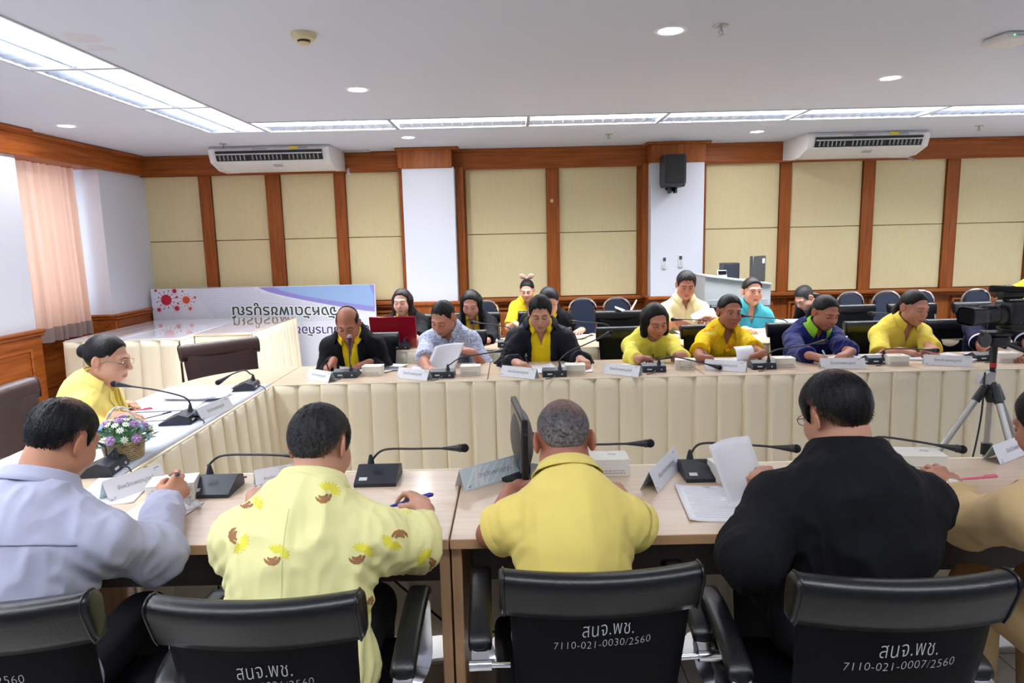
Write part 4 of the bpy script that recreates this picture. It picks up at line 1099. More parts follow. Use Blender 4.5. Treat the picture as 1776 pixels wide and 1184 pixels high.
# pens
def pen(label, a, b, col, cap=None, r=.0045):
    a = np.array(a, float); b = np.array(b, float); d = b-a; Ln = np.linalg.norm(d)
    t = thing('pen', label, 'pen', a, 0, 'pens')
    m = MB(); m.lathe([(0, 0), (.0012, .002), (r*.8, .014), (r, .03), (r, Ln*.62)], axis=d, n=10); m.build('barrel', mat('pen_%d_%d_%d' % col, col, .35), t)
    m = MB(); m.lathe([(r*1.12, Ln*.6), (r*1.15, Ln*.97), (0, Ln)], axis=d, n=10); e = d/Ln; s = frame_from(d)[2]
    m.tube([e*Ln*.66+s*(r+.002), e*Ln*.94+s*(r+.002)], .0014, n=5); m.build('cap', mat('pen_%d_%d_%d' % (cap or col), cap or col, .35), t)
    return t
B = pz(268, 722, TZ+.005); pen('dark blue pen beside the flower basket', B+np.array([-.03, -.06, 0]), B+np.array([.05, .08, 0]), (40, 48, 90))
B = pz(240, 712, TZ+.008); _ = pz(1700, 834, TZ+.03); pen('pink pen by the hand of the man in the tan suit', _+np.array([-.06, .02, 0]), _+np.array([.05, -.01, .02]), (232, 120, 150))
B = pz(240, 712, TZ+.008); pen('pink pen by the fingers of the woman with the hair bun', B+np.array([-.05, -.01, 0]), B+np.array([.06, .03, .004]), (210, 60, 110))
B = pz(965, 642, TZ+.006); pen('blue pen lying before the man in the navy jacket', B+np.array([-.07, -.01, 0]), B+np.array([.06, .02, 0]), (50, 56, 110))
B = pz(1128, 630, TZ+.02); pen('purple pen lying before the woman with bobbed hair', B+np.array([-.05, .02, 0]), B+np.array([.05, -.02, 0]), (80, 60, 170))

# reading glasses on the front desk
def spectacles(mb, w=.13, h=.034, temple=.12, open_=True):
    for s in (-1, 1):
        c = np.array([s*w*.26, 0, 0])
        ring = [c+np.array([w*.21*math.cos(q), 0, h*.5*math.sin(q)*(1 if abs(math.sin(q)) < .9 else .95)]) for q in np.linspace(0, 2*math.pi, 20, endpoint=False)]
        mb.tube(ring, .0011, n=5, closed=True)
        mb.tube([c+np.array([s*w*.21, 0, .006]), np.array([s*w*.53, -.006, .006]), np.array([s*w*.54, -temple*.75, .004]), np.array([s*w*.52, -temple, -.014])], .0012, n=5)
    mb.tube([(-w*.055, 0, .004), (0, .003, .008), (w*.055, 0, .004)], .0011, n=5)
B = pz(334, 880, TZ)
t = thing('reading_glasses', 'folded wire reading glasses on the front desk by the microphone', 'glasses', (B[0], B[1], TZ+.018), -.7)
m = MB(); spectacles(m); m.build('wire_frame', M_silver, t)
M_lens = mat('lens_glass', (235, 240, 245), .03, trans=.95)
m = MB()
for s in (-1, 1): m.lathe([(0, -.0006), (.0165, -.0006), (.0165, .0006), (0, .0006)], c=(s*.034, 0, 0), axis=(0, 1, 0), n=18, sx=1.55, sy=1)
m.build('lens', M_lens, t)

# flower basket
B = pz(212, 797, TZ+.003)
t = thing('flower_basket', 'small woven basket of lilac, blue and white artificial flowers on the white cloth', 'flower basket', (B[0]-.0, B[1]+.02, TZ+.004))
M_straw = mat('straw', (190, 166, 128), .8, var=.15, vscale=60); M_straw2 = mat('straw_dark', (150, 124, 90), .85)
m = MB(); m.lathe([(0, .0), (.062, .0), (.066, .01), (.077, .075), (.07, .078), (.06, .02), (0, .02)], n=32); bk = m.build('basket', M_straw2, t)
m = MB()
for r_ in range(8):
    z = .006+.009*r_; rad = .066+.011*z/.075+.001
    for k in range(26):
        a = 2*math.pi*(k+.5*(r_ % 2))/26
        m.ball((rad*math.cos(a), rad*math.sin(a), z), (.004, .010, .0042), 8, R=rotm(a))
m.tube([(.078*math.cos(q), .078*math.sin(q), .076) for q in np.linspace(0, 6.283, 32, endpoint=False)], .005, n=8, closed=True)
m.build('weave', M_straw, t)
m = MB(); arc = [(0.074*math.cos(q), .02*math.sin(q*0), .075+.135*math.sin(q)) for q in np.linspace(0, math.pi, 24)]
for k in (0, 1): m.tube([np.array(p)+.0045*np.array([0, math.cos(i*1.1+k*3.14), math.sin(i*1.1+k*3.14)]) for i, p in enumerate(arc)], .0042, n=6)
m.build('handle', mat('pale_rope', (226, 214, 200), .8), t)
rf = random.Random(5); M_fl = {'l': mat('lilac_petal', (190, 150, 204), .6), 'b': mat('sky_petal', (120, 176, 222), .6), 'w': mat('white_petal', (232, 238, 232), .6), 'y': mat('flower_eye', (226, 206, 90), .6), 'g': mat('leaf_green', (92, 142, 92), .6), 'p': mat('pale_mint', (176, 206, 190), .6)}
def fl_pos():
    a = rf.uniform(0, 6.283); e = rf.uniform(.1, 1.35); R_ = .105
    return np.array([R_*math.cos(a)*math.cos(e)*1.05, R_*math.sin(a)*math.cos(e), .075+.088*math.sin(e)])
placed = []
def spot(md):
    for _ in range(60):
        p = fl_pos()
        if all(np.linalg.norm(p-q) > md for q in placed): break
    placed.append(p); return p
def nrm_of(p): q = p-np.array([0, 0, .06]); return q/np.linalg.norm(q)
for k in range(11):
    p = spot(.04); d, s, u = frame_from(nrm_of(p)); fm = MB()
    for ring, (n_, rr, lift, tl) in enumerate(((6, .016, .0, .9), (5, .011, .006, .5), (4, .006, .01, .2))):
        for i in range(n_):
            a = 2*math.pi*i/n_+ring*.5; e = math.cos(a)*s+math.sin(a)*u
            fm.ball(p+e*rr*.8+d*lift, (rr*.62, rr*.62, .0035), 8, R=np.array([np.cross(e*tl+d, d+e*.01)/max(1e-6, np.linalg.norm(np.cross(e*tl+d, d+e*.01))), e*math.cos(tl)+d*math.sin(tl), d*math.cos(tl)-e*math.sin(tl)]).T)
    fm.ball(p+d*.012, .005, 6); tag(fm.build('rose', M_fl['l'], t), 'lilac rose')
for k in range(40):
    p = spot(.021)*1.02; d, s, u = frame_from(nrm_of(p)); fm = MB(); c_ = 'b' if k % 3 == 0 else 'w'
    for i in range(9):
        a = 2*math.pi*i/9; e = math.cos(a)*s+math.sin(a)*u; w_ = np.cross(d, e)
        fm.ball(p+e*.009+d*.002, (.0028, .0075, .0012), 6, R=np.array([w_, e, d]).T)
    fm.ball(p+d*.003, .0038, 6, mi=1)
    tag(fm.build('daisy', [M_fl[c_], M_fl['y']], t), 'blue daisy' if c_ == 'b' else 'white daisy')
fm = MB()
for k in range(300):
    p = fl_pos()*rf.uniform(.8, 1.0)*np.array([1, 1, 1]); p[2] -= .012; d = nrm_of(p)+np.array([rf.uniform(-.5, .5), rf.uniform(-.5, .5), rf.uniform(-.2, .3)]); d /= np.linalg.norm(d); _, s, u = frame_from(d)
    L_ = rf.uniform(.018, .034); w_ = L_*.28
    fm.add([p-d*.006, p+d*L_*.5+s*w_+u*.003, p+d*L_, p+d*L_*.5-s*w_+u*.003, p+d*L_*.5-u*.002], [[0, 1, 4], [1, 2, 4], [2, 3, 4], [3, 0, 4]], mi=k % 2)
fm.ball((0, 0, .08), (.062, .062, .045), 16)
fm.build('foliage', [M_fl['g'], M_fl['p']], t)

# monitor seen from its edge
B0m = pz(902, 815, TZ)
t = thing('monitor', 'dark grey monitor standing edge-on between the swirl name card and the yellow polo', 'monitor', (B0m[0], B0m[1]-.05, TZ), math.radians(96))
M_mon = mat('monitor_grey', (66, 66, 66), .45)
m = MB(); m.box((0, 0, .145), (.36, .022, .215), r=.006, seg=2); m.build('screen_frame', M_blackp, t)
m = MB(); m.box((0, .0115, .145), (.335, .002, .19)); m.build('screen', mat('screen_black', (8, 9, 12), .15), t)
m = MB(); m.ball((0, -.008, .14), (.17, .038, .1), 20); m.build('back_shell', M_mon, t)
m = MB(); m.box((0, -.025, .07), (.06, .02, .13), r=.006); m.lathe([(0, 0), (.1, 0), (.098, .012), (0, .016)], n=28, c=(0, -.01, 0)); m.build('stand', M_blackp, t)
m = MB(); m.box((-.178, -.002, .20), (.008, .012, .012), r=.003); m.build('lock_slot', M_blackp, t)
m = MB(); m.box((-.06, -.0445, .16), (.035, .003, .03)); m.build('sticker', M_sticker, t)

# laptop on the second row
B = pz(688, 601, TZ)
t = thing('laptop', 'open laptop with a glossy red lid on the second row desk', 'laptop', (pz(693, 602, TZ)[0]-.03, R0+.14, TZ), .0)
M_red = mat('glossy_red_lid', (150, 18, 36), .22, coat=.5)
m = MB(); m.box((0, .13, .011), (.36, .25, .022), r=.005); m.build('base', M_blackp, t)
m = MB(); m.box((0, -.035, .135), (.37, .012, .26), r=.006, R=rotm(0, .2)); m.build('lid', M_red, t)
m = MB(); m.box((0, -.026, .137), (.34, .004, .225), R=rotm(0, .2)); m.build('screen', mat('screen_black', (8, 9, 12), .15), t)
m = MB(); m.box((0, .15, .0225), (.31, .12, .002)); m.build('keyboard', M_mic, t)

# control podium by the wall
q0 = pY(1223, 480, 7.0); q1 = pY(1337, 497, 7.0)
t = thing('control_podium', 'pale grey equipment podium with a sloping top beside the right pillar', 'podium', ((q0[0]+q1[0])/2, 7.0, 0), 0)
M_pod = mat('podium_grey', (176, 178, 180), .5); wv = q1[0]-q0[0]
m = MB(); zt0, zt1 = q0[2], q1[2]+.02
m.prism([(-wv/2, 0), (wv/2, 0), (wv/2, zt1-.0), (-wv/2, zt0)], 0, .62, R=np.array([[1.0, 0, 0], [0, 0, 1], [0, 1, 0]])); m.build('body', M_pod, t)
m = MB(); an = math.atan2(zt0-zt1, wv)
m.box((0, .31, (zt0+zt1)/2+.008), (wv*1.02, .66, .02), r=.004, R=rotm(0, 0, an)); m.build('top', M_pod, t)
m = MB(); m.box((0, -.004, .72), (wv-.06, .008, .42), r=.002); m.build('front_panel', mat('podium_panel', (160, 163, 168), .5), t)
m = MB(); m.box((0, -.004, .86), (wv, .01, .006)); m.build('panel_joint', M_gap, t)
Q = pY(1268, 484, 7.3)
t = thing('desktop_speaker', 'black box speaker on the grey podium', 'speaker', (Q[0], 7.3, Q[2]-.0), 0)
m = MB(); m.box((0, .07, .085), (.17, .16, .17), r=.004); m.build('cabinet', M_blackp, t)
m = MB(); m.box((0, -.011, .085), (.15, .004, .15), r=.002); m.build('grille', mat('grille_blue_black', (30, 34, 48), .6), t)
Q = pY(1252, 480, 7.12)
t = thing('desk_telephone', 'grey keypad handset leaning before the black box speaker', 'telephone', (Q[0], 7.12, Q[2]-.02), .1)
m = MB(); m.box((0, 0, .045), (.1, .02, .09), r=.004, R=rotm(0, -.3)); m.build('body', M_frame, t)
m = MB(); m.box((0, -.012, .064), (.085, .004, .036), R=rotm(0, -.3)); m.build('display', mat('screen_black', (8, 9, 12), .15), t)
m = MB()
for i in range(4):
    for j in range(3): m.box((-.03+.02*i, -.008+.002*j-.0075, .015+.012*j), (.014, .004, .008), R=rotm(0, -.3))
m.build('keys', M_plastic, t)
Q = pY(1313, 492, 7.25)
t = thing('monitor', 'upright dark monitor on the grey podium', 'monitor', (Q[0], 7.25, Q[2]-.0), .55)
m = MB(); m.box((0, 0, .16), (.2, .05, .27), r=.006); m.build('case', M_mon, t)
m = MB(); m.box((0, 0, .02), (.1, .1, .03), r=.004); m.build('stand', M_blackp, t)
m = MB(); m.box((.06, -.026, .24), (.04, .003, .05)); m.build('sticker', M_sticker, t)
# grey side table by the turquoise woman
Q = pY(1366, 546, 6.75)
t = thing('side_table', 'low grey table between the woman in turquoise and the stooping man', 'table', (Q[0]+.12, 6.85, 0), -.1)
m = MB(); m.box((0, 0, .70), (.34, .36, .025), r=.004); m.build('tabletop', M_pod, t)
for sx in (-1, 1):
    for sy in (-1, 1):
        m = MB(); m.box((sx*.15, sy*.16, .345), (.03, .03, .69)); m.build('leg', M_dark, t)
# folded white sheets standing on the empty chair
Q = pY(1088, 541, 6.5)
t = thing('folded_leaflet', 'two white folded leaflets spread in a V over the empty black chair', 'leaflet', (Q[0], 6.5, Q[2]-.012), 0)
for s, L_ in ((-1, .15), (1, .14)):
    an = math.radians(24 if s < 0 else 62)
    m = MB(); m.grid(lambda u, v, s=s, L_=L_, an=an: (s*L_*u*math.cos(an)+.02, -.01+.02*v+.004*math.sin(6*u), L_*u*math.sin(an)+.03*(v-.5)*(1-.5*u)), 8, 5); m.build('leaf', M_paper, t, solid=.003)
# black folder on sheets of the second row, phone
def slab(name, label, cat, c, rz, size, m_, z=TZ, screen=None):
    t = thing(name, label, cat, (c[0], c[1], z), rz)
    m = MB(); m.box((0, 0, size[2]/2), size, r=min(.004, size[2]*.4), seg=2); m.build('body', m_, t)
    if screen:
        m = MB(); m.box((0, 0, size[2]+.0004), (size[0]*.9, size[1]*.92, .0008)); m.build('screen', screen, t)
    return t
scr = mat('screen_black', (8, 9, 12), .15)
slab('mobile_phone', 'black phone lying on the sheets of the woman with straight long hair', 'phone', pz(858, 585, TZ+.02), .2, (.15, .075, .009), M_blackp, TZ+.0185, scr)
slab('mobile_phone', 'dark phone held before the woman with bobbed hair', 'phone', pz(1146, 622, TZ+.03), .5, (.15, .07, .009), M_blackp, TZ+.03, scr)
slab('clipboard', 'black folder beside the papers of the balding man', 'folder', pz(676, 640, TZ), -.3, (.2, .12, .008), M_blackp)
slab('booklet', 'bright blue booklet under the elbow of the woman in the navy sweater', 'booklet', pz(1478, 624, TZ), .2, (.16, .2, .006), mat('bright_blue', (40, 110, 200), .5))
slab('mobile_phone', 'dark phone on the table before the woman in turquoise', 'phone', pz(1340, 572, TZ+.008), .9, (.15, .075, .009), M_blackp, TZ+.0085, scr)

# cables under the front desks
def cable(label, pts, r=.004):
    m = MB(); m.tube(catmull(pts, 40), r, n=6)
    return tag(m.build('power_cable', M_blackp), label, 'cable', 'cables under the front desks')
cable('black cable looping under the desk behind the patterned shirt', [(-1.13, 2.36, .47), (-1.10, 2.34, .35), (-1.16, 2.3, .2), (-1.12, 2.25, .012), (-.9, 2.2, .008), (-.7, 2.25, .006)])
cable('black cable hanging by the desk joint right of the patterned shirt', [(-.52, 2.30, .47), (-.42, 2.26, .40), (-.3, 2.2, .33), (-.222, 2.15, .29)])
cable('black cable bundle dropping beside the armrest of the middle chair', [(-.60, 2.32, .47), (-.62, 2.3, .3), (-.58, 2.25, .15), (-.66, 2.2, .012), (-.5, 2.15, .008)], .007)
cable('black cable low under the middle desk left of the yellow polo chair', [(-.168, 2.2, .27), (-.08, 2.19, .26), (.02, 2.2, .265), (.1, 2.25, .2), (.2, 2.3, .012)])

# ---------------------------------------------------------------- video camera on its tripod
TC = pY(1722, 640, 3.2); tx, ty = TC[0], 3.2
t = thing('tripod', 'silver and black tripod standing inside the ring of desks', 'tripod', (tx, ty, 0), 0)
zf = lambda py, dy=0: pY(1722, py, 3.2+dy)[2]
z_head, z_hub, z_mid, z_foot = zf(655), zf(672), zf(738), zf(780)
m = MB(); m.tube([(0, 0, z_hub-.42), (0, 0, z_hub)], .014, n=12); m.build('centre_column', M_silver, t)
m = MB(); m.tube([(0, 0, z_hub), (0, 0, z_hub+.20)], .013, n=12); m.build('upper_column', M_blackp, t)
m = MB(); m.lathe([(.0135, 0), (.0145, 0), (.0145, .02), (.0135, .02)], c=(0, 0, z_hub+.10), n=14); m.build('red_band', mat('red_tape', (190, 30, 34), .5), t)
m = MB(); m.lathe([(.016, -.07), (.024, -.05), (.036, -.03), (.038, -.005), (.026, .01), (.018, .03)], c=(0, 0, z_hub), n=16); m.build('hub', M_blackp, t)
m = MB(); m.prism([(-.06, .01), (.012, .0), (.016, .06), (-.01, .065), (-.045, .045)], -.016, .016, c=(-.01, 0, z_hub+.015), R=np.array([[1.0, 0, 0], [0, 0, -1], [0, 1, 0]])); m.build('crank_housing', M_frame, t)
feet = [pz(1600, 822, .45), None, None]
ends = [np.array([-.56, .0, 0]), np.array([.50, .16, 0]), np.array([.03, -.42, 0])]
for e in ends:
    a = np.array([0, 0, z_hub-.02])+e*.08; b = e*1.0; b[2] = .015; mid = a+(b-a)*.42
    m = MB(); m.tube([a, mid], .0145, n=10, mi=0); m.tube([mid, b], .0105, n=10, mi=0)
    lg = m.build('leg', M_silver, t)
    m = MB(); d = (b-a)/np.linalg.norm(b-a)
    m.tube([a-d*.03, a+d*.05], .02, n=10); m.build('leg_joint', M_blackp, lg)
    m = MB(); m.tube([mid-d*.03, mid+d*.03], .02, n=10); m.build('leg_clamp', M_blackp, lg)
    m = MB(); m.ball(b, .017, 10); m.build('rubber_foot', M_blackp, lg)
    if e is ends[0]:
        m = MB(); k = a+(b-a)*.14; m.tube([k, k+d*.016], .0132, n=10); m.build('blue_tape', mat('blue_tape', (60, 60, 170), .5), lg)
    m = MB(); m.tube([(0, 0, mid[2]-.02), mid], .006, n=8); m.build('strut', M_blackp, t)
m = MB(); m.lathe([(.014, -.03), (.024, -.028), (.024, .028), (.014, .03)], c=(0, 0, z_hub-.30), n=14); m.build('column_collar', M_blackp, t)
m = MB(); m.box((0, 0, z_hub+.225), (.07, .09, .05), r=.012, seg=2); m.lathe([(0, -.05), (.03, -.045), (.03, .045), (0, .05)], c=(-.02, 0, z_hub+.235), axis=(1, 0, 0), n=16); m.ball((.03, -.03, z_hub+.24), .018, 10)
m.box((0, 0, z_hub+.262), (.08, .12, .015), r=.004); m.build('pan_head', M_blackp, t)
m = MB(); m.tube([(.03, 0, z_hub+.22), (.14, -.05, z_hub+.17), (.26, -.12, z_hub+.11)], .011, n=8); m.build('pan_handle', M_blackp, t)
m = MB(); m.tube(catmull([(-.05, -.02, z_hub+.08), (-.06, -.03, z_hub-.15), (-.12, -.06, z_hub-.4), (-.22, -.1, .25), (-.3, -.14, .008)], 24), .0045, n=6)
m.build('hanging_cable', M_blackp, t)
zc = z_hub+.27
t = thing('video_camera', 'black shoulder video camera mounted on the tripod', 'video camera', (tx+.03, ty, zc), math.radians(6))
M_cam = mat('camera_black', (20, 20, 24), .4, bump=.06, bscale=400)
m = MB(); m.box((.14, 0, .09), (.30, .12, .11), r=.018, seg=3); m.box((.30, .01, .10), (.16, .10, .13), r=.02, seg=2); m.box((.1, 0, .025), (.2, .1, .04), r=.01); m.build('body', M_cam, t, sharp=60)
m = MB(); m.lathe([(.040, -.01), (.047, .0), (.047, .022), (.050, .024), (.050, .05), (.046, .052), (.046, .075), (.049, .077), (.049, .105), (.044, .11)], c=(.0, 0, .078), axis=(-1, 0, 0), n=28); m.build('lens_barrel', M_cam, t)
m = MB(); 
for x0_, x1_, k0_, k1_ in ((-.105, -.13, .80, .9), (-.13, -.19, .9, 1.02), (-.19, -.193, 1.02, .96)):
    rr_ = [(math.copysign(abs(math.cos(q))**.4, math.cos(q))*.056, math.copysign(abs(math.sin(q))**.4, math.sin(q))*.043) for q in np.linspace(0, 2*math.pi, 32, endpoint=False)]
    V = [(x0_, a_*k0_, .078+b_*k0_) for a_, b_ in rr_]+[(x1_, a_*k1_, .078+b_*k1_) for a_, b_ in rr_]
    m.add(V, [[k, (k+1) % 32, 32+(k+1) % 32, 32+k] for k in range(32)])
m.build('lens_hood', M_cam, t)
m = MB(); m.box((-.188, 0, .078), (.004, .094, .068), r=.001); m.build('front_glass', mat('screen_black', (8, 9, 12), .15), t)
m = MB(); m.box((.08, -.062, .02), (.04, .01, .01)); m.tube([(0, 0, .145), (.02, 0, .165), (.10, 0, .168), (.24, 0, .165), (.27, 0, .15)], .014, n=10); m.build('top_handle', M_cam, t)
m = MB(); m.box((.04, .0, .178), (.15, .06, .036), r=.010, seg=2); m.box((.17, -.02, .176), (.12, .07, .045), r=.012, seg=2); m.build('handle_unit', M_cam, t)
m = MB(); m.lathe([(0, 0), (.014, .0), (.014, .12), (.016, .125), (.016, .16), (0, .165)], c=(.06, -.03, .197), axis=(-1, 0, .05), n=14); m.build('shotgun_microphone', M_foam, t)
m = MB(); m.box((.33, .02, .17), (.16, .05, .03), r=.01); m.tube([(.27, 0, .175), (.36, .0, .195), (.45, 0, .19)], .018, n=10); m.build('viewfinder', M_cam, t)
m = MB(); m.box((.12, -.0615, .10), (.1, .004, .006)); m.box((.06, -.0615, .118), (.022, .004, .012)); m.box((.14, -.0615, .075), (.06, .004, .005)); m.build('body_lettering', M_frame, t)
for k in range(7):
    m = MB(); m.lathe([(0, 0), (.006, 0), (.006, .004), (0, .005)], c=(.03+.026*k, -.062, .045+.012*(k % 2)), axis=(0, -1, 0), n=10); m.build('button', M_mic, t)
m = MB(); m.box((.235, -.066, .115), (.10, .012, .07), r=.005, seg=2); m.build('side_panel', M_cam, t)
m = MB(); m.box((.26, -.073, .118), (.06, .002, .045)); m.build('side_display', mat('screen_black', (8, 9, 12), .15), t)
m = MB(); m.lathe([(0, 0), (.034, 0), (.034, .008), (0, .008)], c=(-.13, -.05, -.03), axis=(.2, -1, 0), n=20); m.tube([(-.13, -.05, .0), (-.12, -.05, .05)], .0015, n=5); m.build('lens_cap', M_cam, t)

# ---------------------------------------------------------------- people: one continuous surface per body, grown from a distance field
from mathutils.bvhtree import BVHTree
class Field:
    def __init__(s, lo, hi, h, fines=()):
        s.ax = []
        for i in range(3):
            xs = [lo[i]]
            while xs[-1] < hi[i]:
                st = h
                for flo, fhi, hf in fines:
                    if flo[i]-h <= xs[-1] <= fhi[i]: st = min(st, hf)
                xs.append(xs[-1]+st)
            s.ax.append(np.array(xs, np.float32))
        s.F = np.full([len(a) for a in s.ax], .25, np.float32)
    def reg(s, lo, hi):
        sl = []
        for i in range(3):
            a = int(np.searchsorted(s.ax[i], lo[i])); b = int(np.searchsorted(s.ax[i], hi[i]))
            sl.append(slice(max(0, a-1), min(len(s.ax[i]), b+1)))
        return tuple(sl)
    def xyz(s, r):
        return s.ax[0][r[0]][:, None, None], s.ax[1][r[1]][None, :, None], s.ax[2][r[2]][None, None, :]
    def put(s, r, d, k, op):
        if 0 in d.shape: return
        F = s.F[r]
        if op == 'u':
            if k > 0:
                h = np.maximum(k-np.abs(F-d), 0)/k; s.F[r] = np.minimum(F, d)-h*h*k*.25
            else: s.F[r] = np.minimum(F, d)
        else:
            d = -d
            if k > 0:
                h = np.maximum(k-np.abs(F-d), 0)/k; s.F[r] = np.maximum(F, d)+h*h*k*.25
            else: s.F[r] = np.maximum(F, d)
    def rc(s, a, b, r1, r2, k=.0, op='u', cut=None):
        a = np.asarray(a, np.float32); b = np.asarray(b, np.float32); m = max(r1, r2)+k+.03
        r = s.reg(np.minimum(a, b)-m, np.maximum(a, b)+m); X, Y, Z = s.xyz(r)
        d = b-a; dd = float(d @ d)+1e-12
        t = np.clip(((X-a[0])*d[0]+(Y-a[1])*d[1]+(Z-a[2])*d[2])/dd, 0, 1)
        v = np.sqrt((X-a[0]-t*d[0])**2+(Y-a[1]-t*d[1])**2+(Z-a[2]-t*d[2])**2)-(r1+(r2-r1)*t)
        if cut is not None:
            cp, cd = cut; v = np.maximum(v, (X-cp[0])*cd[0]+(Y-cp[1])*cd[1]+(Z-cp[2])*cd[2])
        s.put(r, v, k, op)
    def el(s, c, B, rad, k=.0, op='u'):
        """B: rows are the axes of the ellipsoid"""
        c = np.asarray(c, np.float32); B = np.asarray(B, np.float32); rad = np.asarray(rad, np.float32)
        ext = np.sqrt(((B*rad[:, None])**2).sum(0))+k+.03
        r = s.reg(c-ext, c+ext); X, Y, Z = s.xyz(r); X = X-c[0]; Y = Y-c[1]; Z = Z-c[2]
        q = [(X*B[i, 0]+Y*B[i, 1]+Z*B[i, 2])/rad[i] for i in range(3)]
        k0 = np.sqrt(q[0]**2+q[1]**2+q[2]**2); k1 = np.sqrt((q[0]/rad[0])**2+(q[1]/rad[1])**2+(q[2]/rad[2])**2)+1e-6
        s.put(r, (k0*(k0-1)/k1).astype(np.float32), k, op)
    def local(s, c, B, lo, hi):
        r = s.reg(lo, hi); X, Y, Z = s.xyz(r); X = X-c[0]; Y = Y-c[1]; Z = Z-c[2]
        return r, [X*B[i][0]+Y*B[i][1]+Z*B[i][2] for i in range(3)]
    def mesh(s):
        F = s.F; S = F < 0
        n0, n1, n2 = F.shape
        c = np.zeros((n0-1, n1-1, n2-1), np.uint8)
        for i in (0, 1):
            for j in (0, 1):
                for k in (0, 1): c += S[i:n0-1+i, j:n1-1+j, k:n2-1+k]
        act = (c > 0) & (c < 8)
        ids = np.argwhere(act); idx = np.full(act.shape, -1, np.int32); idx[act] = np.arange(len(ids))
        cor = {}
        for i in (0, 1):
            for j in (0, 1):
                for k in (0, 1): cor[(i, j, k)] = F[ids[:, 0]+i, ids[:, 1]+j, ids[:, 2]+k]
        acc = np.zeros((len(ids), 3)); num = np.zeros(len(ids))
        for a in cor:
            for ax in range(3):
                if a[ax] == 0:
                    b = list(a); b[ax] = 1; va, vb = cor[a], cor[tuple(b)]
                    m = (va < 0) != (vb < 0); t = va[m]/(va[m]-vb[m])
                    p = np.tile(np.array(a, float), (m.sum(), 1)); p[:, ax] += t
                    acc[m] += p; num[m] += 1
        fr = acc/num[:, None]; V = np.empty((len(ids), 3))
        for i in range(3):
            a = s.ax[i]; V[:, i] = a[ids[:, i]]+fr[:, i]*(a[ids[:, i]+1]-a[ids[:, i]])
        Q = []
        for ax in range(3):
            sl0 = [slice(1, -1)]*3; sl1 = [slice(1, -1)]*3; sl0[ax] = slice(0, -1); sl1[ax] = slice(1, None)
            a, b = S[tuple(sl0)], S[tuple(sl1)]
            for flip in (0, 1):
                e = np.argwhere(a & ~b if flip == 0 else ~a & b)
                if not len(e): continue
                off = np.array([1, 1, 1]); off[ax] = 0; e = e+off
                u, v = [(1, 2), (2, 0), (0, 1)][ax]
                def g(du, dv):
                    q = e.copy(); q[:, u] -= du; q[:, v] -= dv; return idx[q[:, 0], q[:, 1], q[:, 2]]
                f = np.stack([g(1, 1), g(0, 1), g(0, 0), g(1, 0)], 1)
                Q.append(f if flip == 0 else f[:, ::-1])
        Q = np.concatenate(Q) if Q else np.zeros((0, 4), int)
        return V, Q
def vnoise(P, seed=0):
    i = np.floor(P).astype(np.int64); f = P-i; f = f*f*(3-2*f); out = 0
    for dx in (0, 1):
        for dy in (0, 1):
            for dz in (0, 1):
                h = ((i[:, 0]+dx)*374761393+(i[:, 1]+dy)*668265263+(i[:, 2]+dz)*1274126177+seed*974634777) & 0xffffffff
                h = ((h ^ (h >> 13))*1103515245) & 0xffffffff; h = (h ^ (h >> 16)) & 0xffff
                out = out + h/65535.0*(f[:, 0] if dx else 1-f[:, 0])*(f[:, 1] if dy else 1-f[:, 1])*(f[:, 2] if dz else 1-f[:, 2])
    return out
def vnormals(V, Q):
    n = np.cross(V[Q[:, 2]]-V[Q[:, 0]], V[Q[:, 3]]-V[Q[:, 1]]); N = np.zeros_like(V)
    for k in range(4): np.add.at(N, Q[:, k], n)
    return N/(np.linalg.norm(N, axis=1)[:, None]+1e-12)
def relax(V, Q, it=1, w=.5):
    for _ in range(it):
        A = np.zeros_like(V); c = np.zeros(len(V))
        for a, b in ((0, 1), (1, 2), (2, 3), (3, 0)):
            np.add.at(A, Q[:, a], V[Q[:, b]]); np.add.at(c, Q[:, a], 1); np.add.at(A, Q[:, b], V[Q[:, a]]); np.add.at(c, Q[:, b], 1)
        V = V*(1-w)+w*A/np.maximum(c, 1)[:, None]
    return V
def quads_obj(name, V, Q, m, parent, col=None, sharp=0):
    me = bpy.data.meshes.new(name); n, q = len(V), len(Q)
    me.vertices.add(n); me.vertices.foreach_set('co', np.asarray(V, np.float32).ravel())
    me.loops.add(q*4); me.loops.foreach_set('vertex_index', np.asarray(Q, np.int32).ravel())
    me.polygons.add(q); me.polygons.foreach_set('loop_start', np.arange(0, q*4, 4, dtype=np.int32)); me.polygons.foreach_set('loop_total', np.full(q, 4, np.int32))
    me.update(calc_edges=True); me.validate()
    if col is not None:
        at = me.color_attributes.new('Col', 'FLOAT_COLOR', 'POINT')
        at.data.foreach_set('color', np.c_[col, np.ones(n)].astype(np.float32).ravel())
    return finish(me, name, m, parent, sharp)
def lin(*c): return np.array([s2l(x) for x in c])
unit = lambda v: np.asarray(v, float)/(np.linalg.norm(v)+1e-12)
M_skin = vcol_mat('skin', .5, .35, sss=.06)
M_hair = vcol_mat('hair', .46, .2, bump=.5, bscale=200)
def cloth(name, col, **k):
    k.setdefault('bump', .12); k.setdefault('bscale', 500)
    m = mat(name, col, k.pop('rough', .85), spec=.2, **k); m.node_tree.nodes['Principled BSDF'].inputs['Sheen Weight'].default_value = .12 if max(col) > 90 else 0.0; return m
FING = [((.040, .025, .020), .0088), ((.044, .028, .021), .0090), ((.041, .026, .020), .0086), ((.032, .020, .018), .0076)]
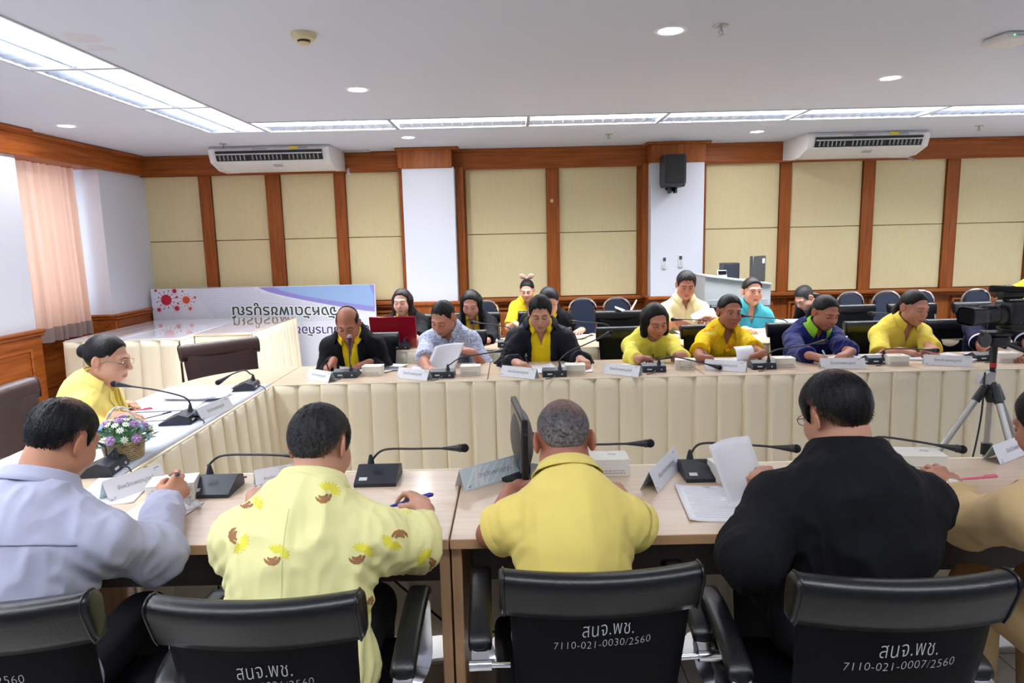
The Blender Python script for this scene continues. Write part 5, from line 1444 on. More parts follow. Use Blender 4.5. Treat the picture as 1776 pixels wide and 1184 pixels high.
POSE = {'flat': [(10, 14, 8)]*4, 'rest': [(22, 30, 18), (26, 34, 20), (30, 38, 22), (32, 40, 24)], 'pen': [(26, 36, 18), (34, 42, 22), (42, 50, 28), (48, 56, 32)], 'hold': [(34, 40, 25), (38, 44, 26), (44, 48, 28), (48, 52, 30)], 'fist': [(60, 80, 40), (66, 84, 44), (70, 86, 46), (72, 86, 46)]}
def hand_prims(W, d, n, right, pose, hs=1.0):
    d = unit(d); n = unit(np.asarray(n)-d*np.dot(n, d)); s = np.cross(d, n)*(1 if right else -1)
    pr = []; info = {}
    kx = [.028, .0095, -.0095, -.0275]; kd = [.088, .092, .087, .078]
    for i in range(4):
        K = W+(d*kd[i]+s*kx[i])*hs
        pr.append((W+(s*kx[i]*.55+d*.008)*hs, K, .0155*hs, .0105*hs, .016))
    pr.append((W+(d*.02+s*.018)*hs, W+(d*.07-s*.02)*hs, .015*hs, .012*hs, .016))
    for i, (ln, r) in enumerate(FING):
        p = W+(d*kd[i]+s*kx[i])*hs; a = 0; sp = (1.5-i)*.05
        for j in range(3):
            a += math.radians(POSE[pose][i][j]); dr = unit(d*math.cos(a)+n*math.sin(a)+s*sp*math.cos(a))
            q = p+dr*ln[j]*hs; r0 = r*(1-.1*j)*hs; r1 = r*(1-.1*(j+1))*hs
            pr.append((p, q, r0, r1, .004 if j else .007)); p = q
        if i == 0: info['tip'] = p; info['knuckle'] = W+(d*kd[0]+s*kx[0])*hs
    b = W+(d*.022+s*.022+n*.004)*hs
    td = unit(d*.62+s*.62+n*.35) if pose in ('flat', 'rest') else unit(d*.75+s*.35+n*.6)
    p = b
    for j, (l, r) in enumerate(((.042, .0125), (.031, .0098), (.024, .009))):
        q = p+td*l*hs; pr.append((p, q, r*hs, (r-.0014)*hs, .012 if j == 0 else .005)); p = q
        td = unit(td+(d*.35-s*.25)*(1 if pose in ('flat', 'rest') else 1.2))
    info.update(thumb=p, d=d, n=n, s=s, W=W)
    return pr, info
def elbow(S, W, l1, l2, pole):
    v = W-S; L = np.linalg.norm(v)
    if L > (l1+l2)*.985:
        k = L/((l1+l2)*.985); l1 *= k; l2 *= k
    u = v/L; a = (l1*l1-l2*l2+L*L)/(2*L); h = math.sqrt(max(l1*l1-a*a, 0))
    p = np.asarray(pole, float); p = unit(p-u*(p @ u)); return S+u*a+p*h
def tufts(V, Q, N, n, ln, wd, flow, seed, lift=.25):
    """short tapering locks that follow the hair surface; returns verts and quads to append"""
    r = np.random.RandomState(seed); i = r.randint(0, len(V), n); P = V[i]-N[i]*.002; nn = N[i]
    D = flow(P); D = D+r.normal(0, .28, D.shape); D = D-nn*(D*nn).sum(1)[:, None]; D /= np.linalg.norm(D, axis=1)[:, None]+1e-9
    S = np.cross(D, nn); L = ln*r.uniform(.6, 1.3, n)[:, None]; w = wd*r.uniform(.6, 1.3, n)[:, None]
    rows = []
    for t, wf, up in ((0, 1, 0), (.4, .9, .9), (.75, .55, .9), (1, .06, .5)):
        c = P+D*L*t+nn*(L*lift*up*t)
        rows += [c-S*w*wf, c+S*w*wf]
    T = np.stack(rows, 1).reshape(-1, 3); b = np.arange(n)[:, None]*8
    q = np.concatenate([b+np.array([[2*k, 2*k+1, 2*k+3, 2*k+2]]) for k in range(3)])
    return T, q, i
def project(bvh, pts, direction, off):
    out = []
    d = Vector(unit(direction))
    for p in pts:
        h = bvh.ray_cast(Vector(p), d)
        out.append(np.array(h[0])-np.array(d)*off if h[0] is not None else None)
    return out
def patch(mb, bvh, grid, direction, off, mi=0):
    """grid: 2-D list of points pushed onto a surface along direction"""
    nu, nv = len(grid), len(grid[0]); G = [project(bvh, row, direction, off) for row in grid]
    V = []; ids = {}
    for i in range(nu):
        for j in range(nv):
            if G[i][j] is not None: ids[(i, j)] = len(V); V.append(G[i][j])
    F = [[ids[(i, j)], ids[(i+1, j)], ids[(i+1, j+1)], ids[(i, j+1)]] for i in range(nu-1) for j in range(nv-1)
         if all(q in ids for q in ((i, j), (i+1, j), (i+1, j+1), (i, j+1)))]
    F = [f for f in F if max(np.linalg.norm(V[f[0]]-V[k]) for k in f[1:]) < .06]
    if F: mb.add(V, F, mi)

HAIRLINE = {'short': ([-.14, -.085, -.05, -.036, -.002, .012, .022, .036, .058, .10], [-.062, -.060, -.045, .030, .036, .006, -.008, .045, .064, .078]),
            'tied': ([-.14, -.085, -.05, -.036, -.002, .012, .03, .05, .065, .08, .10], [-.075, -.065, -.045, .005, .018, .022, .04, .062, .078, .090, .10])}
def person(label, head, hd=0.0, hy=0.0, hp=20.0, hr=0.0, sc=.94, w=1.0, fem=False, skin=(176, 126, 96), hair='short', hair_col=(20, 18, 20), grey=0.0, hs=1.0, hz=1.0,
           tops=(), R=None, L=None, polR=None, polL=None, glasses=None, near=False, eyes='down', nb=0.0, nd=0.0, pelvis=None, belly=0.0, trousers=(24, 24, 30), seed=1, deco=None, hair_t=0.0, thin=None, group=None, side=0.0, offmax=.15, shz=.082):
    rs = np.random.RandomState(seed)
    h = math.radians(hd); fwd = np.array([-math.sin(h), math.cos(h), 0]); rt = np.array([math.cos(h), math.sin(h), 0]); up = np.array([0, 0, 1.0])
    a = h+math.radians(hy); hf0 = np.array([-math.sin(a), math.cos(a), 0]); p = math.radians(hp)
    Hf = hf0*math.cos(p)-up*math.sin(p); Hu = hf0*math.sin(p)+up*math.cos(p); Hs = np.cross(Hf, Hu)
    q = math.radians(hr); Hs, Hu = Hs*math.cos(q)+Hu*math.sin(q), Hu*math.cos(q)-Hs*math.sin(q)
    Hc = np.array(head, float)
    N = Hc-Hu*.150*hs-Hf*.035*hs-fwd*(.02+nb)-up*nd+rt*side
    T = .47*sc; Pz = .53
    dz = N[2]-Pz; off = min(offmax, math.sqrt(max(T*T-dz*dz, 0)))
    P = N-fwd*off-up*dz if pelvis is None else np.array([pelvis[0], pelvis[1], Pz])
    Mid = (N+P)/2-fwd*(.02+.12*off)+up*.02
    U1 = unit(N-Mid); U2 = unit(Mid-P); F1 = unit(np.cross(U1, rt)); F2 = unit(np.cross(U2, rt))
    org = np.array([P[0], P[1], 0])
    root = thing('person', label, 'person', org, 0, group)
    for nme in ('Hc', 'N', 'P', 'Mid'): pass
    Hc, N, P, Mid = Hc-org, N-org, P-org, Mid-org
    ww = w*(.90 if fem else 1.0)*sc
    Cc = Mid+(N-Mid)*.42; Bch = np.array([rt, F1, U1]); Bw = np.array([rt, F2, U2])
    hw = .166*ww
    Sh = {1: N-U1*shz*sc+rt*hw+F1*.014, -1: N-U1*shz*sc-rt*hw+F1*.014}
    tor = [('el', Cc, Bch, (.152*ww, .108*sc, .185*sc), .05), ('rc', Sh[-1]+rt*.02, Sh[1]-rt*.02, .052*sc, .052*sc, .06),
           ('el', Mid-U1*.03+F1*.01, Bw, (.135*ww, (.105+belly)*sc, .15*sc), .06), ('el', P+U2*.03, np.array([rt, fwd, up]), (.165*ww, .125*sc, .12*sc), .06),
           ('el', Cc-F1*.055+U1*.03, Bch, (.12*ww, .07*sc, .14*sc), .05)]
    for s in (-1, 1):
        tor.append(('tr', N-U1*.015, Sh[s]*.5+N*.5, .042*sc, .040*sc, .04)); tor.append(('rc', N-U1*.03, Sh[s], .040*sc, .046*sc, .045))
        if fem: tor.append(('el', Cc+F1*.085*sc+rt*s*.068*ww-U1*.015, Bch, (.062*sc, .055*sc, .062*sc), .04))
    arms = {}
    for s, hnd, pol in ((1, R, polR), (-1, L, polL)):
        if hnd is None: hnd = (org+P+fwd*.36+rt*s*.13-up*(P[2]-.60), fwd-rt*s*.25, 'rest')
        Wr = np.array(hnd[0], float)-org; d = unit(hnd[1]); pose = hnd[2]; nrm = np.array(hnd[3], float) if len(hnd) > 3 else np.array([0, 0, -1.0])-rt*s*.2
        pole = (rt*s*.5-up*.95-fwd*.2) if pol is None else np.array(pol, float)
        if pol is not None and len(pol) == 4: pole = np.array(pol[:3], float)-org-(Sh[s]+Wr)/2
        E = elbow(Sh[s], Wr, .285*sc, .245*sc, pole) if pol is None or len(pol) != 5 else np.array(pol[:3], float)-org
        arms[s] = (Sh[s], E, Wr, d, nrm, pose)
    neckA = unit((Hc-Hf*.02*hs-Hu*.06*hs)-N); nr = (.050 if fem else .058)*sc
    nk0, nk1 = N-U1*.02, Hc-Hf*.03*hs-Hu*.055*hs
    # ---- body
    pts = [N, P, Hc]+[x for s in arms for x in arms[s][:3]]+[arms[s][2]+arms[s][3]*.19 for s in arms]
    lo = np.min(pts, 0)-.16; hi = np.max(pts, 0)+.17
    hb = .125*hs; res = .0034 if not near else .0036
    fines = [(Hc-hb*1.05, Hc+hb*1.05, res)]
    for s in arms:
        c = arms[s][2]+arms[s][3]*.08; fines.append((c-.10, c+.10, .0042))
    lo[2] = max(lo[2], P[2]-.14)
    Fd = Field(lo, hi, .0085, fines)
    dfl = -.010
    for t in tor:
        if t[0] == 'el': Fd.el(t[1], t[2], np.array(t[3])+dfl, t[4])
        else: Fd.rc(t[1], t[2], t[3]+dfl, t[4]+dfl, t[5])
    Fd.rc(nk0, nk1, nr*1.05, nr*.95, .03)
    Bh = np.array([Hs, Hf, Hu])
    def hl(x, y, z): return Hc+(Hs*x+Hf*y+Hu*z*hz)*hs
    def E_(c, r, k, op='u', B=Bh): Fd.el(hl(*c), B, np.array(r)*hs*np.array([1, 1, hz]), k*hs, op)
    jw = .9 if fem else 1.0
    E_((0, -.015, .030), (.0745, .093, .084), .02); E_((0, .020, -.035), (.061*jw, .074, .082), .03); E_((0, .048, -.088), (.030*jw, .030, .026), .03)
    for s in (-1, 1):
        E_((s*.036, .050, -.034), (.028, .030, .030), .03); E_((s*.052*jw, .005, -.062), (.018, .03, .028), .03)
        Fd.rc(hl(s*.012, .086, .025), hl(s*.042, .072, .024), .010*hs, .009*hs, .018*hs)
        E_((s*.031, .100, .004), (.016, .018, .012), .014, 's'); E_((s*.0315, .0755, .003), (.0145, .0145, .0125), .004)
        # ear
        ca, sa = math.cos(.42), math.sin(.42)
        Bz = np.array([Hs*s*ca-Hf*(-sa), Hf*ca-Hs*s*sa, Hu]); Bz = np.array([unit(Hs*s*ca+Hf*sa*1.0), unit(Hf*ca-Hs*s*sa), Hu])
        E_((s*.081, -.020, -.006), (.0075, .020, .033), .006, 'u', Bz); E_((s*.0885, -.014, -.003), (.006, .010, .018), .006, 's', Bz)
    Fd.rc(hl(0, .092, .014), hl(0, .110, -.024), .0080*hs, .0115*hs, .012*hs)
    for s in (-1, 1): E_((s*.0120, .097, -.029), (.0085, .010, .0075), .006)
    E_((0, .083, -.063), (.024, .014, .0065), .006); E_((0, .081, -.0735), (.021, .014, .0070), .006)
    Fd.rc(hl(-.02, .0995, -.068), hl(.02, .0995, -.068), .0022*hs, .0022*hs, .003*hs, 's')
    hinfo = {}
    for s in arms:
        S_, E, Wr, d, nrm, pose = arms[s]
        Fd.rc(S_, E, .044*sc, .037*sc, .03); Fd.rc(E, Wr, .038*sc, .0255*sc, .02)
        pr, info = hand_prims(Wr, d, nrm, s == 1, pose, sc*1.02); hinfo[s] = info
        for a0, b0, r0, r1, k in pr: Fd.rc(a0, b0, r0, r1, k)
    V, Q = Fd.mesh(); V = relax(V, Q, 1, .35)
    loc = (V-Hc) @ Bh.T/hs; loc[:, 2] /= hz
    base = lin(*skin)*1.14; base = base*.9+base.mean()*.1; col = np.tile(base, (len(V), 1)); x, y, z = loc[:, 0], loc[:, 1], loc[:, 2]; ax = np.abs(x)
    nz = vnoise(loc*22, seed)*.16-.08; col *= (1+nz)[:, None]
    onh = (np.abs(z) < .14) & (ax < .12) & (np.abs(y) < .14)
    def mix(mask, c, f):
        m = mask & onh; ff = f[m] if not np.isscalar(f) else f
        col[m] = col[m]*(1-np.asarray(ff)[..., None])+np.asarray(c)*np.asarray(ff)[..., None] if not np.isscalar(ff) else col[m]*(1-ff)+np.asarray(c)*ff
    front = y > .035
    warm = np.clip(1-((ax-.036)/.024)**2-((z+.028)/.022)**2, 0, 1); mix(front, base*np.array([1.12, .82, .78]), .5*warm)
    mix(y < .03, base*np.array([1.08, .86, .82]), np.where(ax > .074, .5, 0.0))
    bw_ = np.clip(1-np.abs(z-(.0275-.010*((ax-.026)/.022)**2))/(.0035 if fem else .0050), 0, 1)*((ax > .011) & (ax < .048)); mix(front, lin(34, 26, 24), .85*np.minimum(1, bw_*1.6))
    if eyes == 'down':
        el_ = np.clip(1-np.abs(z-(-.0035+.0035*((ax-.031)/.015)**2))/.0034, 0, 1)*((ax > .015) & (ax < .047)); mix(front, lin(30, 20, 18), .9*np.minimum(1, el_*1.6))
    else:
        wh = np.clip(1.4-((ax-.031)/.0135)**2-((z-.002)/.0062)**2, 0, 1)*(((ax-.031)/.0135)**2+((z-.002)/.0062)**2 < 1); mix(front, lin(214, 204, 198), wh)
        ir = ((ax-.031)**2+(z-.002)**2 < .0062**2)*1.0; mix(front, lin(24, 16, 14), ir)
        el_ = np.clip(1-np.abs(z-(.0085-.0055*((ax-.031)/.015)**2))/.0030, 0, 1)*((ax > .015) & (ax < .047)); mix(front, lin(26, 18, 16), .9*np.minimum(1, el_*1.6))
    lp = np.clip(1.5-(x/.0245)**2-((z+.068)/.0105)**2, 0, 1)*((x/.0245)**2+((z+.068)/.0105)**2 < 1); mix(front, lin(176, 84, 78) if fem else lin(150, 86, 72), .75*lp)
    mix(front, lin(70, 30, 28), .8*np.clip(1-np.abs(z+.0682)/.0022, 0, 1)*(ax < .021))
    for s in (-1, 1): mix(front, lin(60, 34, 28), .8*np.clip(1-((x-s*.0085)**2+(z+.0345)**2)/.0038**2, 0, 1)*(y > .08))
    quads_obj('body', V, Q, M_skin, root, col)
    # ---- hair
    if hair:
        t = .004+hair_t; hlo, hhi = Hc-.30*hs, Hc+.20*hs
        Fh = Field(Hc-np.array([.20, .20, .32])*hs, Hc+np.array([.20, .20, .20])*hs, .0046 if near else .0040)
        def H_(c, r, k, op='u'): Fh.el(hl(*c), Bh, np.array(r)*hs*np.array([1, 1, hz]), k*hs, op)
        style = {'buzz': 'short', 'bald': 'short', 'bob': 'tied', 'long': 'tied', 'bun': 'tied', 'tail': 'tied'}.get(hair, hair)
        tt = .0015+hair_t if hair in ('buzz',) else t
        H_((0, -.017, .030), (.0765+tt, .0965+tt, .087+tt), 0)
        r, (lx, ly, lz) = Fh.local(Hc, Bh/hs, Hc-.5, Hc+.5); lz = lz/hz; alx = np.abs(lx)
        ys, zs = HAIRLINE[style]
        zm = np.interp(ly, ys, zs).astype(np.float32)
        if style == 'short': zm = zm+np.where(ly < -.045, .035*np.clip((alx-.028)/.045, 0, 1), 0)
        zm = zm+np.where(ly > .02, -.035*np.clip((alx-.045)/.03, 0, 1), 0) if style == 'short' else zm-np.where(ly > .03, .018*np.clip((alx-.03)/.04, 0, 1), 0)-np.where(ly > .05, .006*np.clip((.02-alx)/.02, -1, 1), 0)*0
        cut = (zm-lz)*.8*hs
        if hair == 'bald':
            top = np.minimum(np.minimum(.058-alx+.012*np.clip((lz-.06)/.04, 0, 1), lz-.035), ly+.045)*hs; cut = np.maximum(cut, top)
        if hair == 'short' and thin is not None: pass
        cut = cut+(.0035*np.sin(lx*190+seed)+.0025*np.sin(lx*410+ly*150))*hs*(ly > .0)*(.15 if style == 'tied' else 1)
        a_ = Fh.F[r]; kk = .016*hs; h_ = np.maximum(kk-np.abs(a_-cut), 0)/kk; Fh.F[r] = np.maximum(a_, cut)+h_*h_*kk*.25
        if hair in ('bob', 'long'):
            zb = -.125 if hair == 'bob' else -.215
            G = Field.__new__(Field); G.ax = Fh.ax; G.F = np.full_like(Fh.F, .25)
            def G_(c, rr, k): G.el(hl(*c), Bh, np.array(rr)*hs*np.array([1, 1, hz]), k*hs)
            G_((0, -.025, .015), (.092, .098, .102), 0)
            for s in (-1, 1):
                G.rc(hl(s*.060, -.012, .01), hl(s*.074, .004 if hair == 'bob' else .018, zb+.03), .036*hs, .030*hs, .03*hs)
                G.rc(hl(s*.045, -.06, .01), hl(s*.052, -.055, zb+.03), .045*hs, .036*hs, .03*hs)
            fr = np.minimum(ly-(.030+.5*np.clip(lz-.03, 0, 1)), .300)*hs                      # open in front of the face
            face = np.minimum(np.minimum(.060-alx+.0*lz, ly-.0), .058-lz)*hs
            G.F[r] = np.maximum(np.maximum(G.F[r], np.where(lz < .055, face, -1)), np.where(lz < .05, (ly-.058)*hs, (ly-.085)*hs))
            Fh.F = np.minimum(Fh.F, G.F)
        if hair == 'bun': Fh.el(hl(0, -.118, .022), Bh, np.array([.040, .032, .036])*hs, .012)
        if hair == 'tail':
            Fh.rc(hl(0, -.11, .03), hl(.03, -.125, -.06), .026*hs, .024*hs, .015); Fh.rc(hl(.03, -.125, -.06), hl(.075, -.05, -.17), .024*hs, .014*hs, .015)
        Vh, Qh = Fh.mesh(); Vh = relax(Vh, Qh, 1, .4)
        Nh = vnormals(Vh, Qh); lh = (Vh-Hc) @ Bh.T/hs
        ang = np.arctan2(lh[:, 0], -(lh[:, 1]+.03))
        st = vnoise(np.c_[ang*16+lh[:, 0]*40, lh[:, 1]*30, lh[:, 2]*14], seed+7)+.5*vnoise(np.c_[ang*34, lh[:, 1]*60, lh[:, 2]*22], seed+9)
        Vh = Vh+Nh*((st-.75)*(.005 if hair == 'short' else (.0028 if hair in ('bob', 'long') else .0018)))[:, None]
        hc = np.tile(lin(*hair_col), (len(Vh), 1))*(.45+.75*st)[:, None]
        gn = np.clip(vnoise(lh*260, seed+3)*1.7-.35, 0, 1)*grey
        gn = gn*np.clip(.35+1.0*np.clip((.05-lh[:, 2])/.09, 0, 1), 0, 1.2)
        hc = hc*(1-gn[:, None])+lin(150, 148, 150)*gn[:, None]
        if style == 'short' and hair != 'bald':      # clipped short towards the nape
            zl = np.interp(lh[:, 1], ys, zs)+np.where(lh[:, 1] < -.045, .035*np.clip((np.abs(lh[:, 0])-.028)/.045, 0, 1), 0)
            fd = np.clip(1-(lh[:, 2]-zl)/.026, 0, 1)*(lh[:, 1] < -.01)*.75*np.clip(.55+vnoise(lh*190, seed+6), 0, 1); hc = hc*(1-fd[:, None])+base*.6*fd[:, None]
        if thin is not None:       # scalp showing through where the hair is thin
            c0, rr, st_ = thin; dd = np.linalg.norm(lh-np.array(c0), axis=1)
            fz = np.clip(1.25-dd/rr, 0, 1)*st_*np.clip(vnoise(lh*180, seed+5)*1.5-.1, 0, 1); hc = hc*(1-fz[:, None])+base*.85*fz[:, None]
        if near and hair != 'buzz':
            crown = Hc+(Hu*.10*hs-Hf*.045*hs)
            def flow(Pp): f = Pp-crown; return f/(np.linalg.norm(f, axis=1)[:, None]+1e-6)-Hu*.6+Hs*.15
            inn = np.interp(lh[:, 1], ys, zs); kp = np.where(lh[:, 2]-inn > .022)[0]
            Tv, Tq, src = tufts(Vh[kp], Qh, Nh[kp], 3000, .024*hs, .0013, flow, seed, .07); src = kp[src]
            tc_ = np.repeat(hc[src]*rs.uniform(.6, 1.6, (len(src), 1)), 8, 0)
            Qh = np.concatenate([Qh, Tq+len(Vh)]); Vh = np.concatenate([Vh, Tv]); hc = np.concatenate([hc, tc_])
        quads_obj('hair', Vh, Qh, M_hair, root, np.clip(hc, 0, 1))
    # ---- clothes
    res_c = .0062 if near else .0070
    meshes = {}
    for gi, g in enumerate(tops):
        of = g.get('off', .010+.008*gi); slv = g.get('sleeve', 'long'); lowz = P[2]-g.get('hem', .04)
        pts = [N+up*.05, P]+[x for s in arms for x in arms[s][:(3 if slv != 'short' else 2)]]
        lo = np.min(pts, 0)-.19; hi = np.max(pts, 0)+.13; lo[2] = max(lo[2], lowz-.02)
        C = Field(lo, hi, res_c)
        for t in tor:
            if t[0] == 'el': C.el(t[1], t[2], np.array(t[3])+of, t[4])
            else: C.rc(t[1], t[2], t[3]+of*(.8 if t[0] == 'rc' else .45), t[4]+of*(.8 if t[0] == 'rc' else .6), t[5])
        for s in arms:
            S_, E, Wr = arms[s][:3]; lo_ = g.get('loose', 0.0)
            if slv == 'short':
                e = S_+(E-S_)*g.get('sl', .74); u = unit(E-S_)
                C.rc(S_, e+u*.06, .046*sc+of*.9, .052*sc+of*.9+lo_, .04, cut=(e, u))
            else:
                C.rc(S_, E, .046*sc+of*.9, .041*sc+of*.9+lo_, .04)
                u = unit(Wr-E); e = E+(Wr-E)*g.get('sl', .94 if slv == 'long' else .62)
                C.rc(E, e+u*.05, .041*sc+of+lo_, .029*sc+of*.9+lo_*.6, .035, cut=(e, u))
        # neck opening
        C.rc(N-U1*.004+neckA*.03, N+neckA*.30, nr+.010, nr+.05, .006, 's')
        C.rc(N+U1*.0+F1*.015, N+neckA*.06+F1*.065+U1*.02, nr*.80, nr*.95, .012, 's')
        r, (lx, ly, lz) = C.local(N, Bch, lo-1, hi+1); alx = np.abs(lx); dep = -lz
        if 'open' in g:
            w0, w1, dv = g['open']; wdt = np.interp(dep, [-.1, 0, dv, .6], [w0, w0, w1, w1]).astype(np.float32)
            C.F[r] = np.maximum(C.F[r], np.minimum(wdt-alx, ly-.0))
        elif 'vee' in g:
            w0, dv = g['vee']; wdt = (w0*(1-dep/dv)).astype(np.float32)
            C.F[r] = np.maximum(C.F[r], np.minimum(wdt-alx, ly-.01))
        zz = C.ax[2][None, None, :]; C.F = np.maximum(C.F, lowz-zz)
        Vc, Qc = C.mesh(); Vc = relax(Vc, Qc, 1, .4); Nc = vnormals(Vc, Qc)
        A = g.get('fold', .006 if near else .0042)
        Lc = (Vc-Cc) @ Bch.T
        n1 = vnoise(Lc*np.array([13, 13, 7])+seed*3.1, seed+11); n2 = vnoise((Lc+.02*n1[:, None])*np.array([30, 30, 14]), seed+12)
        dsp = A*(1-2*np.abs(2*n1-1))+.45*A*(1-2*np.abs(2*n2-1))
        for s in arms:      # creases round the elbows and armpits
            S_, E, Wr = arms[s][:3]; de = np.linalg.norm(Vc-E, axis=1); ua = unit(Wr-E) if slv != 'short' else unit(E-S_)
            tl = (Vc-E) @ ua; dsp += .35*A*np.exp(-(de/.085)**2)*np.sin(tl*2*math.pi/.034+4*n1)
            dp_ = np.linalg.norm(Vc-(S_-U1*.09-rt*s*.03), axis=1); dsp += .7*A*np.exp(-(dp_/.08)**2)*np.sin((Vc @ unit(rt*s*.6+U1*.8))*2*math.pi/.04+3*n2)
        Vc = Vc+Nc*dsp[:, None]
        o = quads_obj(g['name'], Vc, Qc, g['mat'], root)
        bv = BVHTree.FromPolygons([Vector(v) for v in Vc], [list(map(int, f)) for f in Qc])
        meshes[g['name']] = (o, Vc, Qc, bv)
        # collar: a folded band about the neck
        if g.get('collar'):
            cm = g.get('collar_mat', g['mat']); ch, cf, co_ = g['collar'][:3]; opn = g['collar'][3] if len(g['collar']) > 3 else .5
            ctr = N+U1*.010+neckA*(.046 if 'open' not in g else .052); A3 = unit(neckA*.55+U1*.45); Fc = unit(F1-A3*(F1 @ A3)); Rc = np.cross(Fc, A3)
            m_ = MB(); rows = []
            for th in np.linspace(-math.pi+opn, math.pi-opn, 41):      # 0 = back of the neck
                k = 1-abs(th)/math.pi; tip = np.clip((abs(th)-(math.pi-opn-.75))/.75, 0, 1)
                rad0 = nr+.009+of*(.35 if 'open' not in g else .8); dr = Rc*math.sin(th)-Fc*math.cos(th)
                hgt = ch*(1-.55*tip); fr = Fc*(.014*tip)
                pr_ = [(rad0+.004, -.02-.012*tip), (rad0, hgt*.5), (rad0+.001, hgt*.92), (rad0+.006, hgt*1.02), (rad0+.011, hgt*.9), (rad0+.016+co_*.4, hgt*.9-cf*.55), (rad0+.020+co_, hgt*.9-cf*(1+.45*tip))]
                rows.append([ctr+dr*a_+A3*b_+fr for a_, b_ in pr_])
            m_.add(np.array(rows).reshape(-1, 3), [[i*7+j, i*7+j+1, (i+1)*7+j+1, (i+1)*7+j] for i in range(40) for j in range(6)])
            m_.build('collar', cm, root, sharp=0, solid=.003)
        if g.get('lapel'):
            w0, w1, dv = g['open']; m_ = MB()
            for s in (-1, 1):
                G = []
                for i in range(14):
                    u = i/13; dpt = -.02+(dv*1.0+.02)*u; xin = np.interp(dpt, [0, dv], [w0, w1])+.001; wl = g['lapel']*(1-.75*u**1.5) if u > .25 else g['lapel']*(.55+.45*u/.25)
                    G.append([N+rt*s*(xin+wl*j/4)-U1*dpt+F1*.35 for j in range(5)])
                if s < 0: G = [row[::-1] for row in G]
                patch(m_, bv, G, -F1, .006)
            if m_.n: m_.build('lapel', g.get('lapel_mat', g['mat']), root, sharp=0, solid=.003)
        if g.get('placket'):
            m_ = MB(); G = [[N+rt*(x_-.0)-U1*dp_+F1*.35 for x_ in (-.014, -.005, .005, .014)] for dp_ in np.linspace(g['placket'][0], g['placket'][1], 14)]
            patch(m_, bv, G, -F1, .002); 
            if m_.n: m_.build('placket', g['mat'], root, sharp=0, solid=.0015)
            for dp_ in np.linspace(g['placket'][0]+.02, g['placket'][1]-.02, g['placket'][2]):
                hpt = project(bv, [N-U1*dp_+F1*.35], -F1, .003)[0]
                if hpt is not None:
                    b_ = MB(); b_.lathe([(0, 0), (.0055, 0), (.0055, .002), (0, .0025)], c=hpt, axis=F1, n=12); b_.build('button', g.get('button', M_plastic), root)
        if g.get('badge'):
            xb, db, rb, mb_ = g['badge']; hpt = project(bv, [N+rt*xb-U1*db+F1*.35], -F1, .002)[0]
            if hpt is not None:
                b_ = MB()
                if rb > .02:
                    b_.lathe([(0, 0), (rb, 0), (rb, .0015), (0, .0015)], c=hpt, axis=F1, n=24); b_.lathe([(rb*.55, .001), (rb*.7, .003), (rb*.85, .001)], c=hpt, axis=F1, n=24)
                else:
                    b_.ball(hpt, rb, 10, R=Bch.T); b_.ball(hpt+U1*rb*1.3, rb*.55, 8); b_.ball(hpt-U1*rb*.9, (rb*1.3, rb*.6, rb*.5), 8, R=Bch.T)
                b_.build('badge', mb_, root)
        if g.get('cuff'):
            for s in arms:
                S_, E, Wr = arms[s][:3]; u = unit(Wr-E); e = E+(Wr-E)*g.get('sl', .94)
                b_ = MB(); rr_ = .0295*sc+of*.9+g.get('loose', 0)*.6; b_.tube([e-u*.05, e-u*.03, e+u*.004], [rr_+.002, rr_+.0035, rr_+.003], n=22); b_.build('cuff', g['cuff'], root)
        if g.get('sleeve_hem'):
            for s in arms:
                S_, E = arms[s][:2]; u = unit(E-S_); e = S_+(E-S_)*g.get('sl', .74); rr_ = .0515*sc+of*.9+g.get('loose', 0)
                b_ = MB(); b_.tube([e-u*.024, e-u*.014, e+u*.004], [rr_+.0015, rr_+.0045, rr_+.0035], n=26, caps=False); b_.build('sleeve_hem', g['sleeve_hem'], root)
    # ---- legs
    if trousers:
        T_ = Field(np.minimum(P, P+fwd*.5)-.26-up*.4, np.maximum(P, P+fwd*.5)+.24-up*.05, .012)
        T_.el(P+up*.0, np.array([rt, fwd, up]), (.168*ww, .13*sc, .10), .03); feet_ = []
        for s in (-1, 1):
            hip = P+rt*s*.085-up*.01; kn = P+fwd*.40*sc+rt*s*.10-up*.02; an = kn-up*(kn[2]-.09)-fwd*.03
            T_.rc(hip, kn, .083*sc, .066*sc, .03); T_.rc(kn, an, .064*sc, .050*sc, .03); feet_.append(an)
        zz = T_.ax[2][None, None, :]; T_.F = np.maximum(T_.F, .07-zz); T_.F = np.maximum(T_.F, zz-(P[2]+.035))
        Vt, Qt = T_.mesh(); quads_obj('trousers', relax(Vt, Qt, 1), Qt, mat('trouser_%d_%d_%d' % tuple(trousers), trousers, .85, spec=.2), root)
        for an in feet_:
            b_ = MB(); c_ = np.array([an[0], an[1], .04]); Bf = np.array([rt, fwd, up])
            b_.ball(c_+fwd*.05, (.045, .135, .042), 14, R=Bf.T); b_.ball(c_-fwd*.02+up*.02, (.042, .06, .05), 12, R=Bf.T)
            b_.build('shoe', M_blackp, root, sharp=0)
    if glasses:
        m_ = MB(); spectacles(m_, w=(.128 if not near else .114)*hs, h=.032*hs, temple=.098*hs)
        ob = MB(); Vg = np.concatenate(m_.v); Vg = Hc+(Hs*Vg[:, :1]+Hf*(Vg[:, 1:2]+.096*hs)+Hu*(Vg[:, 2:]+.001)); ob.add(Vg, m_.f)
        ob.build('glasses', glasses, root)
    ctx = dict(root=root, org=org, N=N, Hc=Hc, Bh=Bh, Bch=Bch, rt=rt, fwd=fwd, F1=F1, U1=U1, Cc=Cc, meshes=meshes, arms=arms, hands=hinfo, hl=hl, hs=hs, sc=sc, P=P)
    if deco: deco(ctx)
    return ctx
